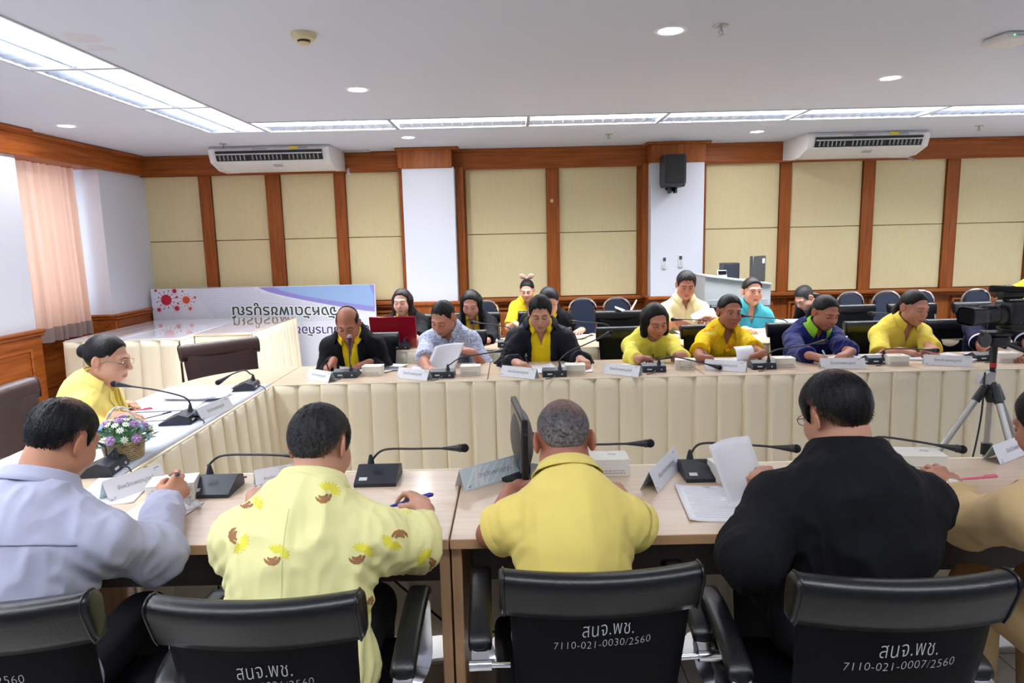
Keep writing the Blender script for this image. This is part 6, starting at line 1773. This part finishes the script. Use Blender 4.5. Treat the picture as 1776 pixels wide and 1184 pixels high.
def hold_pen(ctx, s, label, col, cap=None, ln=.14):
    i = ctx['hands'][s]; tip = (i['tip']+i['thumb'])/2+i['d']*.012+i['n']*.012; back = i['knuckle']-i['n']*.016+i['s']*.004
    d = unit(back-tip); a = tip-d*.02; pen(label, a+ctx['org'], a+d*ln+ctx['org'], col, cap)
def wat(px_, py_, z): return pz(px_, py_, z)
def hand(wx, wy, tx_, ty_, pose='rest', z=TZ+.032, nrm=None, lift=0.0):
    """wrist and finger end where the photograph shows them, a hand's thickness above the desk"""
    a = pz(wx, wy, z+lift); b = pz(tx_, ty_, z); d = b-a
    return (a, d, pose) if nrm is None else (a, d, pose, nrm)

# ---------------------------------------------------------------- the people
Y_POLO = cloth('bright_yellow_knit', (238, 208, 24)); Y_PALE = cloth('pale_yellow_cloth', (240, 222, 120)); BLACK_W = cloth('black_suit_wool', (13, 14, 19))
NAVY_J = cloth('dark_navy_nylon', (16, 18, 30), rough=.6)
M_thin = mat('thin_metal_frame', (150, 140, 130), .3, metal=.9); M_thind = mat('dark_spectacle_frame', (30, 26, 26), .4)
GOLD = mat('gilt_pin', (214, 170, 130), .35, metal=.5)
polo = lambda m, **k: dict(dict(name='polo_shirt', mat=m, sleeve='short', collar=(.030, .029, .010, .55), vee=(.030, .10)), **k)
shirt = lambda m, **k: dict(dict(name='shirt', mat=m, sleeve='long', collar=(.034, .036, .014, .42), vee=(.018, .05)), **k)
jacket = lambda m, **k: dict(dict(name='jacket', mat=m, sleeve='long', open=(.058, .050, .30), off=.022, lapel=.055, collar=(.034, .042, .018, 1.05), fold=.005), **k)

# front row, seen from behind
def lav_deco(c):
    o, V, Q, bv = c['meshes']['shirt']; m = MB(); N, U1, rt, F1 = c['N'], c['U1'], c['rt'], c['F1']
    G = [[N+rt*x-U1*(.105+.004*math.cos(x*9))-F1*.5+U1*dz for x in np.linspace(-.19, .19, 30)] for dz in (-.0022, .0022)]
    patch(m, bv, G, F1, .0012)
    if m.n: m.build('yoke_seam', cloth('lavender_seam', (150, 150, 172)), c['root'], sharp=0, solid=.001)
LAV = cloth('lavender_grey_cotton', (176, 178, 202), bump=.06)
c_ = person('man in a lavender grey long sleeved shirt seen from behind at the left front', pY(110, 763, 1.75), 0, -14, 26, -6, sc=1.03, w=1.10, hs=.90, skin=(186, 128, 98), hair='short', hair_col=(16, 16, 20), hair_t=.002, near=True, thin=((.012, -.03, .11), .035, .9),
       tops=[shirt(LAV, cuff=LAV, loose=.010, fold=.008, hem=.10, off=.016)], R=(pz(284, 872, TZ+.06), np.array([.02, .10, .035]), 'pen', np.array([-.75, .1, -.5])), L=(pz(110, 905, TZ+.03), np.array([.6, .8, 0]), 'rest'), polR=tuple(pY(268, 962, 1.74))+(1, 1), seed=3, deco=lav_deco, nd=.035, trousers=(22, 22, 28))
hold_pen(c_, 1, 'dark pen in the hand of the lavender-shirted man', (40, 40, 60))
def pods(c):
    """printed tamarind pods and yellow leaf sprays"""
    o, V, Q, bv = c['meshes']['shirt']; org = c['org']
    m = MB(); spots = [(562, 858, 20), (428, 868, 55), (700, 862, 110), (692, 932, 210), (473, 966, 25), (620, 964, 20), (650, 1046, 195), (540, 1100, 20), (745, 980, 300), (410, 930, 120), (600, 1060, 60)]
    cz = np.array([0, 0, CAMZ])
    for (x, y, rot) in spots:
        r = math.radians(rot)
        def at(dx, dy):
            X, Y = x+dx*math.cos(r)-dy*math.sin(r), y+dx*math.sin(r)+dy*math.cos(r)
            return X, Y
        def shape(grid, mi, off):
            ids = {}; Vv = []
            for i, row in enumerate(grid):
                for j, q in enumerate(row):
                    d = ray(*q); h_ = bv.ray_cast(Vector(cz-org), Vector(unit(d)))
                    if h_[0] is not None: ids[(i, j)] = len(Vv); Vv.append(np.array(h_[0])-unit(d)*off)
            F = [[ids[(i, j)], ids[(i+1, j)], ids[(i+1, j+1)], ids[(i, j+1)]] for i in range(len(grid)-1) for j in range(len(grid[0])-1) if all(k in ids for k in ((i, j), (i+1, j), (i+1, j+1), (i, j+1)))]
            F = [f for f in F if max(np.linalg.norm(Vv[f[0]]-Vv[k]) for k in f[1:]) < .05]
            if F: m.add(Vv, F, mi)
        for kk in (0, 1):
            g = []
            for u in np.linspace(0, 1, 12):
                a = math.radians(-15+150*u); R0_ = 14-6.2*kk; wv = (2.9+1.0*math.sin(u*17)**2)*math.sin(math.pi*min(1, max(.12, u*.9+.08)))**.6
                g.append([at((R0_+e*wv)*math.cos(a)-3, (R0_+e*wv)*math.sin(a)-2) for e in (-1, 0, 1)])
            shape(g, 0, .0014)
        for kk in range(9):
            a = math.radians(-165+20*kk); g = []
            for u in np.linspace(0.15, 1, 5):
                L_ = 21*u; wv = 2.6*math.sin(math.pi*(.12+.8*u))
                g.append([at(6+L_*math.cos(a)-e*wv*math.sin(a), -9+L_*.85*math.sin(a)+e*wv*math.cos(a)) for e in (-1, 1)])
            shape(g, 1, .0009)
    if m.n: m.build('printed_tamarind_pods', [mat('pod_brown', (160, 112, 72), .85), mat('leaf_spray_yellow', (232, 222, 70), .85)], c['root'], sharp=0)
    G = [[c['N']-c['U1']*d_-c['F1']*.5+c['rt']*x for x in (-.0012, .0012)] for d_ in np.linspace(.03, .5, 40)]
    mm = MB(); patch(mm, bv, G, c['F1'], .0008)
    if mm.n: mm.build('back_seam', cloth('seam_yellow', (206, 204, 140)), c['root'], sharp=0)
TAM = cloth('soft_yellow_cotton', (240, 234, 168), bump=.06)
c_ = person('man in a pale yellow shirt printed with brown tamarind pods, seen from behind', pY(558, 773, 1.80), 0, -16, 22, 3, sc=.98, w=1.02, hs=.92, skin=(196, 142, 116), hair='short', hair_col=(20, 20, 24), grey=.25, hair_t=.005, near=True,
       tops=[shirt(TAM, sleeve='short', sl=.92, loose=.022, fold=.009, hem=.16, off=.022, collar=(.036, .04, .016, .42))], R=(pz(737, 884, TZ+.055), np.array([-.035, .09, .01]), 'pen', np.array([-.5, -.1, -.85])), L=(pz(440, 860, TZ+.03), np.array([.5, .9, 0]), 'rest'), polR=tuple(pY(738, 942, 1.8))+(1, 1), polL=tuple(pY(440, 960, 1.78))+(1, 1), seed=5, nd=.02, deco=pods, trousers=(30, 30, 36))
i_ = c_['hands'][1]; q_ = (i_['tip']+i_['thumb'])/2+c_['org']; d_ = unit(np.array([.95, .12, .22]))
pen('blue and silver pen held by the man in the tamarind print shirt', q_-d_*.035, q_+d_*.115, (44, 52, 140), (36, 44, 150), r=.0055)
c_ = person('man in a plain yellow polo shirt with a grey crew cut, seen from behind', pY(977, 764, 1.96), 0, 2, 28, 1, sc=.96, w=.96, hs=1.0, skin=(170, 108, 84), hair='buzz', hair_col=(62, 54, 58), grey=.85, hair_t=.0, near=True, thin=((.02, -.05, .10), .07, .75),
       tops=[polo(cloth('yellow_pique', (236, 214, 118)), sl=.68, loose=.008, off=.014, hem=.12, fold=.004, sleeve_hem=cloth('yellow_pique', (236, 214, 118)), collar=(.036, .036, .014, .62))], R=(pz(1070, 850, TZ+.03), np.array([-.6, .8, 0]), 'rest'), L=(pz(885, 850, TZ+.03), np.array([.6, .8, 0]), 'rest'), polR=tuple(pY(1112, 918, 1.84))+(1, 1), polL=tuple(pY(850, 926, 1.84))+(1, 1), glasses=M_thind, seed=7, trousers=(40, 42, 52))
c_ = person('heavy man in a black suit jacket seen from behind at the right front', pY(1447, 719, 1.84), 0, 16, 22, 3, sc=1.08, w=1.04, side=-.03, hs=.95, skin=(190, 134, 106), hair='short', hair_col=(18, 16, 18), hair_t=.009, near=True, thin=((.015, -.045, .105), .04, .5),
       tops=[shirt(cloth('yellow_shirt', (236, 214, 90)), off=.008, collar=(.040, .03, .008, .42)), jacket(BLACK_W, off=.022, loose=.010, hem=.02, collar=(.036, .050, .024, .9), fold=.008)], L=(pz(1345, 852, TZ+.08), np.array([-.1, .6, .2]), 'hold'), R=(pz(1490, 852, TZ+.06), np.array([-.4, .8, 0]), 'rest'),
       polL=tuple(pY(1300, 968, 1.62))+(1, 1), polR=tuple(pY(1562, 945, 1.66))+(1, 1), glasses=M_thind, offmax=.03, nd=.024, shz=.064, seed=9, trousers=(18, 18, 22))
Q = pY(1285, 822, 2.12)
t = thing('paper_sheet', 'white sheet held up at the left elbow of the man in the black suit', 'paper', Q, 0)
m = MB(); m.grid(lambda u, v: ((u-.5)*.13-(v-.5)*.05, .03*math.sin(3*u)+.10*(v-.5), (v-.5)*.19+.03*(u-.5)), 8, 10); m.build('page', M_paper, t, solid=.0012)
TAN = cloth('tan_suiting', (206, 176, 128))
c_ = person('man in a tan suit cut by the right edge of the photo', pY(1826, 738, 1.80), 0, 18, 22, 0, sc=1.06, w=1.10, hs=.92, skin=(176, 118, 92), hair='short', hair_col=(18, 16, 18), hair_t=.006, near=True,
       tops=[shirt(cloth('white_cotton', (232, 232, 236)), off=.006, sl=.84), jacket(TAN, off=.020, loose=.006, hem=.15, sl=.80)], L=(pz(1652, 852, TZ+.05), np.array([-.05, .85, .30]), 'rest'), R=(pz(1860, 850, TZ+.03), np.array([-.4, .8, 0]), 'rest'), polL=tuple(pY(1680, 905, 1.88))+(1, 1), side=.03, seed=11, trousers=(196, 166, 120))
def watch(c, s, label):
    i = c['hands'][s]; W = i['W']; d, n, sd = i['d'], i['n'], i['s']; u = unit(W-c['arms'][s][1])
    t = thing('wristwatch', label, 'watch', W+c['org'], 0)
    m = MB(); r = .031*c['sc']; e = np.cross(u, n); e = unit(e); nn = np.cross(e, u)
    for k in range(22):
        a = 2*math.pi*k/22; q = e*math.cos(a)*r*1.08+nn*math.sin(a)*r*.92; m.box(q-u*.004, (.0085, .004, .014), r=.001, R=np.array([unit(-e*math.sin(a)+nn*math.cos(a)), unit(q), u]).T)
    m.build('bracelet', M_chrome, t)
    m = MB(); m.lathe([(0, 0), (.018, 0), (.018, .006), (.014, .008), (0, .008)], c=-nn*r*.95-u*.004, axis=-nn, n=24); m.build('case', M_chrome, t)
    m = MB(); m.lathe([(0, 0), (.0135, 0), (0, .0006)], c=-nn*(r*.95+.0082)-u*.004, axis=-nn, n=20); m.build('dial', M_plastic, t)
watch(c_, -1, 'steel bracelet watch on the wrist of the man in the tan suit')

# head desk
SUIT_Y = cloth('lemon_suit', (244, 224, 124))
def bun_deco(c):
    m = MB(); c0 = c['hl'](0, -.135, .035); m.tube([c0+c['Bh'][0]*.03*math.cos(q)+c['Bh'][2]*.012*math.sin(q) for q in np.linspace(0, 6.28, 14)], .004, n=6); m.build('hair_band', mat('hair_band_violet', (60, 50, 80), .5), c['root'])
c_ = person('woman in a lemon yellow jacket with a hair bun and glasses at the head desks', pY(188, 623, 3.38), -82, -4, 12, 0, sc=.96, fem=True, nb=.0, nd=.01, offmax=.04, hs=1.0, skin=(200, 146, 118), hair='bun', hair_t=.004, near=False,
       tops=[dict(name='blouse', mat=cloth('bright_yellow_blouse', (240, 210, 40)), sleeve='short', off=.008, vee=(.03, .08)), jacket(SUIT_Y, open=(.030, .018, .16), off=.018, lapel=.04, hem=.1, sl=.9)], L=hand(206, 700, 262, 702, 'rest'), R=hand(196, 722, 236, 722, 'rest'), glasses=M_thin, seed=13, deco=bun_deco, trousers=(60, 50, 40))
m = MB(); org = c_['org']
# far row, facing the camera
SK1 = (168, 112, 84); SK2 = (192, 138, 112)
c_ = person('balding man in a black jacket over a bright yellow polo reading into the far microphone', pY(603, 561, 4.56), 180, 4, 28, 0, hz=1.0, hs=.95, skin=(160, 100, 74), hair='bald', hair_col=(26, 24, 26), glasses=M_thin,
       tops=[polo(Y_POLO, off=.008), jacket(BLACK_W, badge=(.10, .16, .012, GOLD))], R=hand(579, 624, 566, 640, 'pen', lift=.05), L=hand(642, 628, 620, 633, 'rest', lift=.015), seed=21)
hold_pen(c_, 1, 'dark pen in the hand of the balding man', (24, 24, 40))
def print_mat(name, base, c1, c2, scale, t1=.52, t2=.6):
    m, nt, b = nodes(name); N_ = nt.nodes; L_ = nt.links
    tc = N_.new('ShaderNodeTexCoord'); n1 = N_.new('ShaderNodeTexNoise'); n1.inputs['Scale'].default_value = scale; n1.inputs['Detail'].default_value = 4; n1.inputs['Distortion'].default_value = 1.2
    n2 = N_.new('ShaderNodeTexNoise'); n2.inputs['Scale'].default_value = scale*.45; n2.inputs['Detail'].default_value = 2; n2.inputs['Distortion'].default_value = 2
    L_.new(tc.outputs['Object'], n1.inputs['Vector']); L_.new(tc.outputs['Object'], n2.inputs['Vector'])
    def ramp(src, t, w_=.03):
        r = N_.new('ShaderNodeMapRange'); r.inputs['From Min'].default_value = t-w_; r.inputs['From Max'].default_value = t+w_; L_.new(src, r.inputs['Value']); return r.outputs[0]
    def mixc(f, a, b_):
        x = N_.new('ShaderNodeMix'); x.data_type = 'RGBA'; L_.new(f, x.inputs['Factor'])
        if isinstance(a, tuple): x.inputs[6].default_value = rgb(*a)
        else: L_.new(a, x.inputs[6])
        x.inputs[7].default_value = rgb(*b_); return x.outputs[2]
    o1 = mixc(ramp(n1.outputs['Fac'], t1), base, c1); o2 = mixc(ramp(n2.outputs['Fac'], t2), o1, c2)
    L_.new(o2, b.inputs['Base Color']); b.inputs['Roughness'].default_value = .85; b.inputs['Specular IOR Level'].default_value = .2
    return m
BLUEP = print_mat('blue_on_white_print', (214, 222, 240), (118, 144, 206), (236, 234, 230), 120, .5, .56)
c_ = person('man in a short sleeved white and blue print shirt reading a sheet', pY(768, 551, 4.74), 180, -22, 30, 5, skin=(186, 126, 102), hair='short', hair_col=(22, 18, 18), hair_t=-.003,
       tops=[shirt(BLUEP, sleeve='short', sl=.86, loose=.012, off=.014, placket=(.05, .4, 4))], R=hand(742, 640, 762, 646, 'rest'), L=(pY(822, 612, 4.62), np.array([-.16, -.02, .06]), 'hold', np.array([.3, .3, -.7])), polR=(-.55, .1, -1), polL=(.55, .1, -1), seed=22, belly=.02)
i_ = c_['hands'][-1]
t = thing('paper_sheet', 'sheet of small print held up by the man in the blue print shirt', 'paper', pY(770, 622, 4.52), 0)
m = MB(); g_ = lambda u, v: ((u-.5)*.20+(v-.5)*.075, -.05*(v-.5)*-2+.03*math.sin(u*3.1)*.8, (v-.5)*.185+(u-.5)*.02-.02*(u-.5)**2); m.grid(g_, 10, 12); m.build('page', M_paper, t, solid=.0012)
m = MB()
for k in range(15):
    v = .92-.055*k; Vl = []
    for u in np.linspace(.12, .9, 8):
        a = np.array(g_(u, v)); b_ = np.array(g_(u, v+.012)); Vl += [a+np.array([0, -.0016, 0]), b_+np.array([0, -.0016, 0])]
    m.add(Vl, [[2*q, 2*q+2, 2*q+3, 2*q+1] for q in range(7)])
m.build('printed_lines', M_ptext, t, smooth=False)
c_ = person('man with round glasses in a dark navy zip jacket over a bright yellow polo, writing', pY(937, 543, 4.66), 180, -2, 22, 0, hs=.95, hz=1.04, skin=(190, 134, 108), hair='short', hair_col=(14, 13, 15), hair_t=.006, glasses=M_thin,
       tops=[polo(Y_POLO, off=.010), jacket(NAVY_J, open=(.075, .075, .3), lapel=0, collar=(.03, .03, .02, 1.1), loose=.016, off=.024, fold=.010, badge=(.105, .15, .008, M_silver))], R=hand(893, 628, 913, 634, 'pen', lift=.01), L=hand(1006, 622, 1026, 634, 'rest', lift=.02), polR=(-.55, .1, -1), polL=(.55, .1, -1), seed=23, w=1.02)
hold_pen(c_, 1, 'dark pen in the hand of the man in the navy jacket', (24, 24, 40))
LEMON = cloth('lemon_knit', (238, 226, 92))
c_ = person('woman with a black bob in a lemon yellow long sleeved top', pY(1137, 556, 4.80), 180, 10, 22, -4, sc=.95, fem=True, w=1.04, skin=(178, 116, 96), hair='bob', hair_col=(14, 12, 13), hair_t=.004,
       tops=[dict(name='knitted_top', mat=LEMON, sleeve='three', sl=.60, off=.010, loose=.005, placket=(.045, .10, 2), button=mat('button_brown', (70, 50, 40), .4))], R=hand(1112, 622, 1142, 620, 'rest', lift=.03), L=hand(1184, 616, 1158, 612, 'rest', lift=.03), polR=(-.55, .1, -1), polL=(.55, .1, -1), seed=24)
FLORAL = print_mat('yellow_orange_floral', (242, 204, 26), (236, 140, 30), (238, 226, 150), 17, .60, .64)
c_ = person('woman in a yellow and orange floral shirt glancing down at the far desks', pY(1266, 540, 4.92), 180, 4, 6, 2, sc=.95, fem=True, skin=(158, 100, 78), hair='tied', hair_col=(16, 14, 15), hair_t=.004, eyes='open',
       tops=[shirt(FLORAL, sleeve='short', sl=.80, loose=.012, off=.012, placket=(.07, .4, 4), vee=(.026, .075), collar=(.03, .045, .02, .5))], R=hand(1215, 620, 1245, 618, 'pen', lift=.01), L=hand(1324, 612, 1305, 618, 'hold', lift=.03), polR=(-.55, .1, -1), polL=(.55, .1, -1), seed=25)
hold_pen(c_, 1, 'pale pen in the hand of the floral shirted woman', (190, 180, 215))
Q = pY(1290, 613, 4.55)
t = thing('paper_sheet', 'curled white sheet turned over by the floral shirted woman', 'paper', Q, 0)
m = MB(); m.grid(lambda u, v: ((v-.5)*.12, .035-.075*math.sin(u*2.2), .052*math.cos(u*2.6)-.01+.008*v), 16, 6); m.build('page', M_paper, t, solid=.0015)
NAVYK = cloth('royal_navy_sweat', (22, 30, 96)); LIME = cloth('lime_collar', (150, 214, 60))
c_ = person('woman in a navy sweater with a lime green collar writing', pY(1432, 542, 4.90), 180, 12, 20, 3, sc=.96, fem=True, w=1.06, skin=(168, 108, 86), hair='tail', hair_col=(24, 20, 20), hair_t=.004,
       tops=[dict(name='sweater', mat=NAVYK, sleeve='long', off=.016, loose=.012, collar=(.03, .045, .022, .45), collar_mat=LIME, vee=(.02, .04), fold=.008)], R=(pz(1402, 616, TZ+.055), np.array([.78, -.5, -.12]), 'pen', np.array([.1, .3, -.95])), L=hand(1478, 609, 1455, 619, 'rest', lift=.03), polR=(-.55, .1, -1), polL=(.55, .1, -1), seed=26)
hold_pen(c_, 1, 'pale turquoise pen in the hand of the woman in the navy sweater', (170, 216, 216))
YP2 = cloth('warm_yellow_pique', (238, 214, 84))
c_ = person('woman in a warm yellow polo shirt with her hands together at the far desks', pY(1586, 533, 4.90), 180, 14, 14, 3, sc=.97, fem=True, w=1.08, skin=(186, 128, 104), hair='tail', hair_col=(20, 17, 18), hair_t=.003,
       tops=[polo(YP2, sl=.98, off=.014, loose=.008, placket=(.09, .25, 2), collar=(.032, .034, .013, .5), vee=(.030, .09))], R=hand(1560, 608, 1590, 612, 'rest', lift=.01), L=hand(1622, 608, 1590, 606, 'rest', lift=.03), polR=(-.55, .1, -1), polL=(.55, .1, -1), seed=27)
def patch_deco(c):
    o, V, Q, bv = c['meshes']['polo_shirt']; m = MB(); S_, E = c['arms'][1][:2]; mid = S_+(E-S_)*.6; G = [[mid+c['F1']*.3+c['rt']*x+np.array([0, 0, z]) for x in np.linspace(-.022, .022, 6)] for z in np.linspace(-.012, .012, 4)]
    patch(m, bv, G, -c['F1'], .002)
    if m.n: m.build('sleeve_badge', mat('badge_orange', (222, 140, 40), .6), c['root'], sharp=0)
NAVYP = cloth('deep_navy_pique', (20, 24, 58))
c_ = person('man in a navy short sleeved shirt hidden behind the video camera', pY(1748, 525, 4.88), 180, -10, 26, 0, skin=(150, 96, 72), hair='short', hair_col=(22, 20, 20),
       tops=[polo(NAVYP, sl=.80, loose=.008, off=.012, sleeve_hem=cloth('white_trim', (226, 214, 224)))], R=hand(1742, 612, 1770, 622, 'rest', lift=.01), L=hand(1800, 610, 1782, 618, 'rest'), polR=(-.55, .1, -1), polL=(.55, .1, -1), seed=28, deco=patch_deco)

# second row
BLZ = cloth('black_blazer', (11, 12, 17))
Y2 = cloth('soft_yellow_polo', (238, 218, 96))
c_ = person('woman with long dark hair in a black blazer behind the red laptop', pY(697, 523, 6.02), 180, -6, 8, 0, sc=.95, fem=True, hs=.94, skin=(214, 162, 144), hair='long', hair_col=(32, 20, 22), hair_t=.003, eyes='down',
       tops=[polo(Y2, off=.008), jacket(BLZ, open=(.062, .075, .3), lapel=.05)], R=hand(672, 592, 690, 594, 'flat'), L=(pY(722, 585, 5.62), np.array([-.05, -.1, -.03]), 'hold'), seed=31)
c_ = person('woman with straight shoulder length black hair in a black blazer and yellow polo', pY(817, 527, 6.08), 180, -6, 22, 0, sc=.95, fem=True, skin=(176, 122, 102), hair='long', hair_col=(14, 13, 16), hair_t=.003,
       tops=[polo(cloth('golden_polo', (238, 200, 52)), off=.008), jacket(BLZ, open=(.062, .070, .3), lapel=.05, badge=(.09, .13, .008, M_silver))], R=hand(800, 590, 818, 594, 'rest'), L=hand(846, 590, 828, 594, 'rest'), seed=32)
c_ = person('person in black half hidden behind the man in the navy jacket', pY(952, 523, 5.95), 180, 6, 30, 0, sc=.97, skin=(190, 136, 112), hair='bun', hair_col=(22, 17, 20), hair_t=.006,
       tops=[polo(Y_POLO, off=.008), jacket(BLZ, open=(.05, .05, .3), lapel=.05, loose=.01)], L=hand(1010, 572, 992, 580, 'rest'), seed=33, w=1.04)
CREAM = cloth('cream_cotton', (240, 228, 176))
def pocket_deco(c):
    o, V, Q, bv = c['meshes']['shirt']; m = MB(); G = [[c['N']+c['F1']*.4+c['rt']*(-.085+x)-c['U1']*(.15+z) for x in np.linspace(-.045, .045, 6)] for z in np.linspace(0, .10, 6)]
    patch(m, bv, G, -c['F1'], .002)
    if m.n: m.build('breast_pocket', CREAM, c['root'], sharp=0, solid=.0015)
c_ = person('man in a cream short sleeved shirt sorting sheets before the right pillar', pY(1190, 494, 6.05), 180, -6, 18, 2, sc=.99, skin=(178, 116, 92), hair='short', hair_col=(30, 26, 28), hair_t=.005,
       tops=[shirt(CREAM, sleeve='short', sl=.86, off=.014, loose=.010, placket=(.05, .4, 4), vee=(.026, .07), collar=(.034, .042, .016, .42))], R=(pY(1172, 557, 5.68), np.array([.12, -.02, -.05]), 'flat', np.array([.1, -.8, -.5])), L=(pY(1238, 553, 5.68), np.array([-.10, -.05, .02]), 'hold'), seed=34, deco=pocket_deco, nd=.02)
t = thing('paper_sheet', 'white sheets lifted in the left hand of the man in the cream shirt', 'paper', pY(1220, 556, 5.62), 0)
m = MB(); m.grid(lambda u, v: ((u-.5)*.19, (v-.5)*.10, .02+.05*u+.045*(v-.5)+.02*math.sin(3*u)), 8, 8); m.build('page', M_paper, t, solid=.002)
TURQ = cloth('turquoise_pique', (72, 186, 208))
c_ = person('woman in a turquoise polo shirt with a round badge looking at the camera', pY(1305, 505, 6.08), 180, 2, 2, 0, sc=.96, fem=True, w=1.08, skin=(206, 150, 126), hair='tied', hair_col=(34, 26, 26), hair_t=.004, eyes='open',
       tops=[polo(TURQ, sl=.84, off=.013, loose=.008, badge=(-.088, .135, .030, mat('badge_sand', (190, 160, 120), .6)), placket=(.09, .2, 2), collar=(.032, .034, .013, .5), sleeve_hem=TURQ)], R=hand(1290, 570, 1310, 574, 'rest'), L=hand(1352, 560, 1336, 572, 'hold', lift=.02), seed=35, nd=.01)

# along the wall
def bow_deco(c):
    m = MB(); c0 = c['hl'](0, -.035, .135)
    for s in (-1, 1):
        m.ball(c0+c['Bh'][0]*s*.042+c['Bh'][2]*.018, (.042, .012, .028), 12, R=np.array([c['Bh'][0]*math.cos(.5*s)+c['Bh'][2]*math.sin(.5*s)*1.0, c['Bh'][1], c['Bh'][2]*math.cos(.5*s)-c['Bh'][0]*math.sin(.5*s)]).T)
        m.ball(c0+c['Bh'][0]*s*.03-c['Bh'][2]*.03, (.014, .006, .035), 8, R=np.array([c['Bh'][0], c['Bh'][1], unit(c['Bh'][2]+c['Bh'][0]*-.6*s)]).T)
    m.ball(c0, .014, 10); m.build('hair_bow', cloth('pink_beige_bow', (206, 170, 156)), c['root'], sharp=0)
c_ = person('girl in a yellow polo with a large pinkish bow in her hair by the wall', pY(914, 503, 7.35), 180, -8, 18, 0, sc=.93, fem=True, hs=.93, skin=(206, 152, 130), hair='bun', hair_col=(22, 19, 20), hair_t=.003,
       tops=[polo(cloth('canary_polo', (240, 212, 50)), sl=.82, off=.012, sleeve_hem=cloth('canary_polo', (240, 212, 50)))], R=(pY(893, 560, 7.12), np.array([.1, -.05, -.05]), 'hold'), seed=41, deco=bow_deco)
c_ = person('man with glasses in a black jacket stooping sideways by the wall', pY(1394, 516, 7.15), 118, 0, 38, 0, sc=.98, skin=(196, 146, 126), hair='short', hair_col=(30, 28, 30), grey=.25, hair_t=.003, glasses=M_thind,
       tops=[shirt(cloth('white_dotted_shirt', (214, 214, 220)), off=.008), jacket(BLZ, open=(.05, .05, .3), lapel=.05)], nb=.03, seed=42)
c_ = person('woman in yellow with dark tied hair turned away at the right edge by the wall', pY(1800, 470, 7.1), -60, 0, 20, 0, sc=.96, fem=True, skin=(196, 146, 126), hair='long', hair_col=(24, 18, 18), hair_t=.002,
       tops=[polo(cloth('canary_polo', (240, 212, 50)), off=.012)], seed=43)
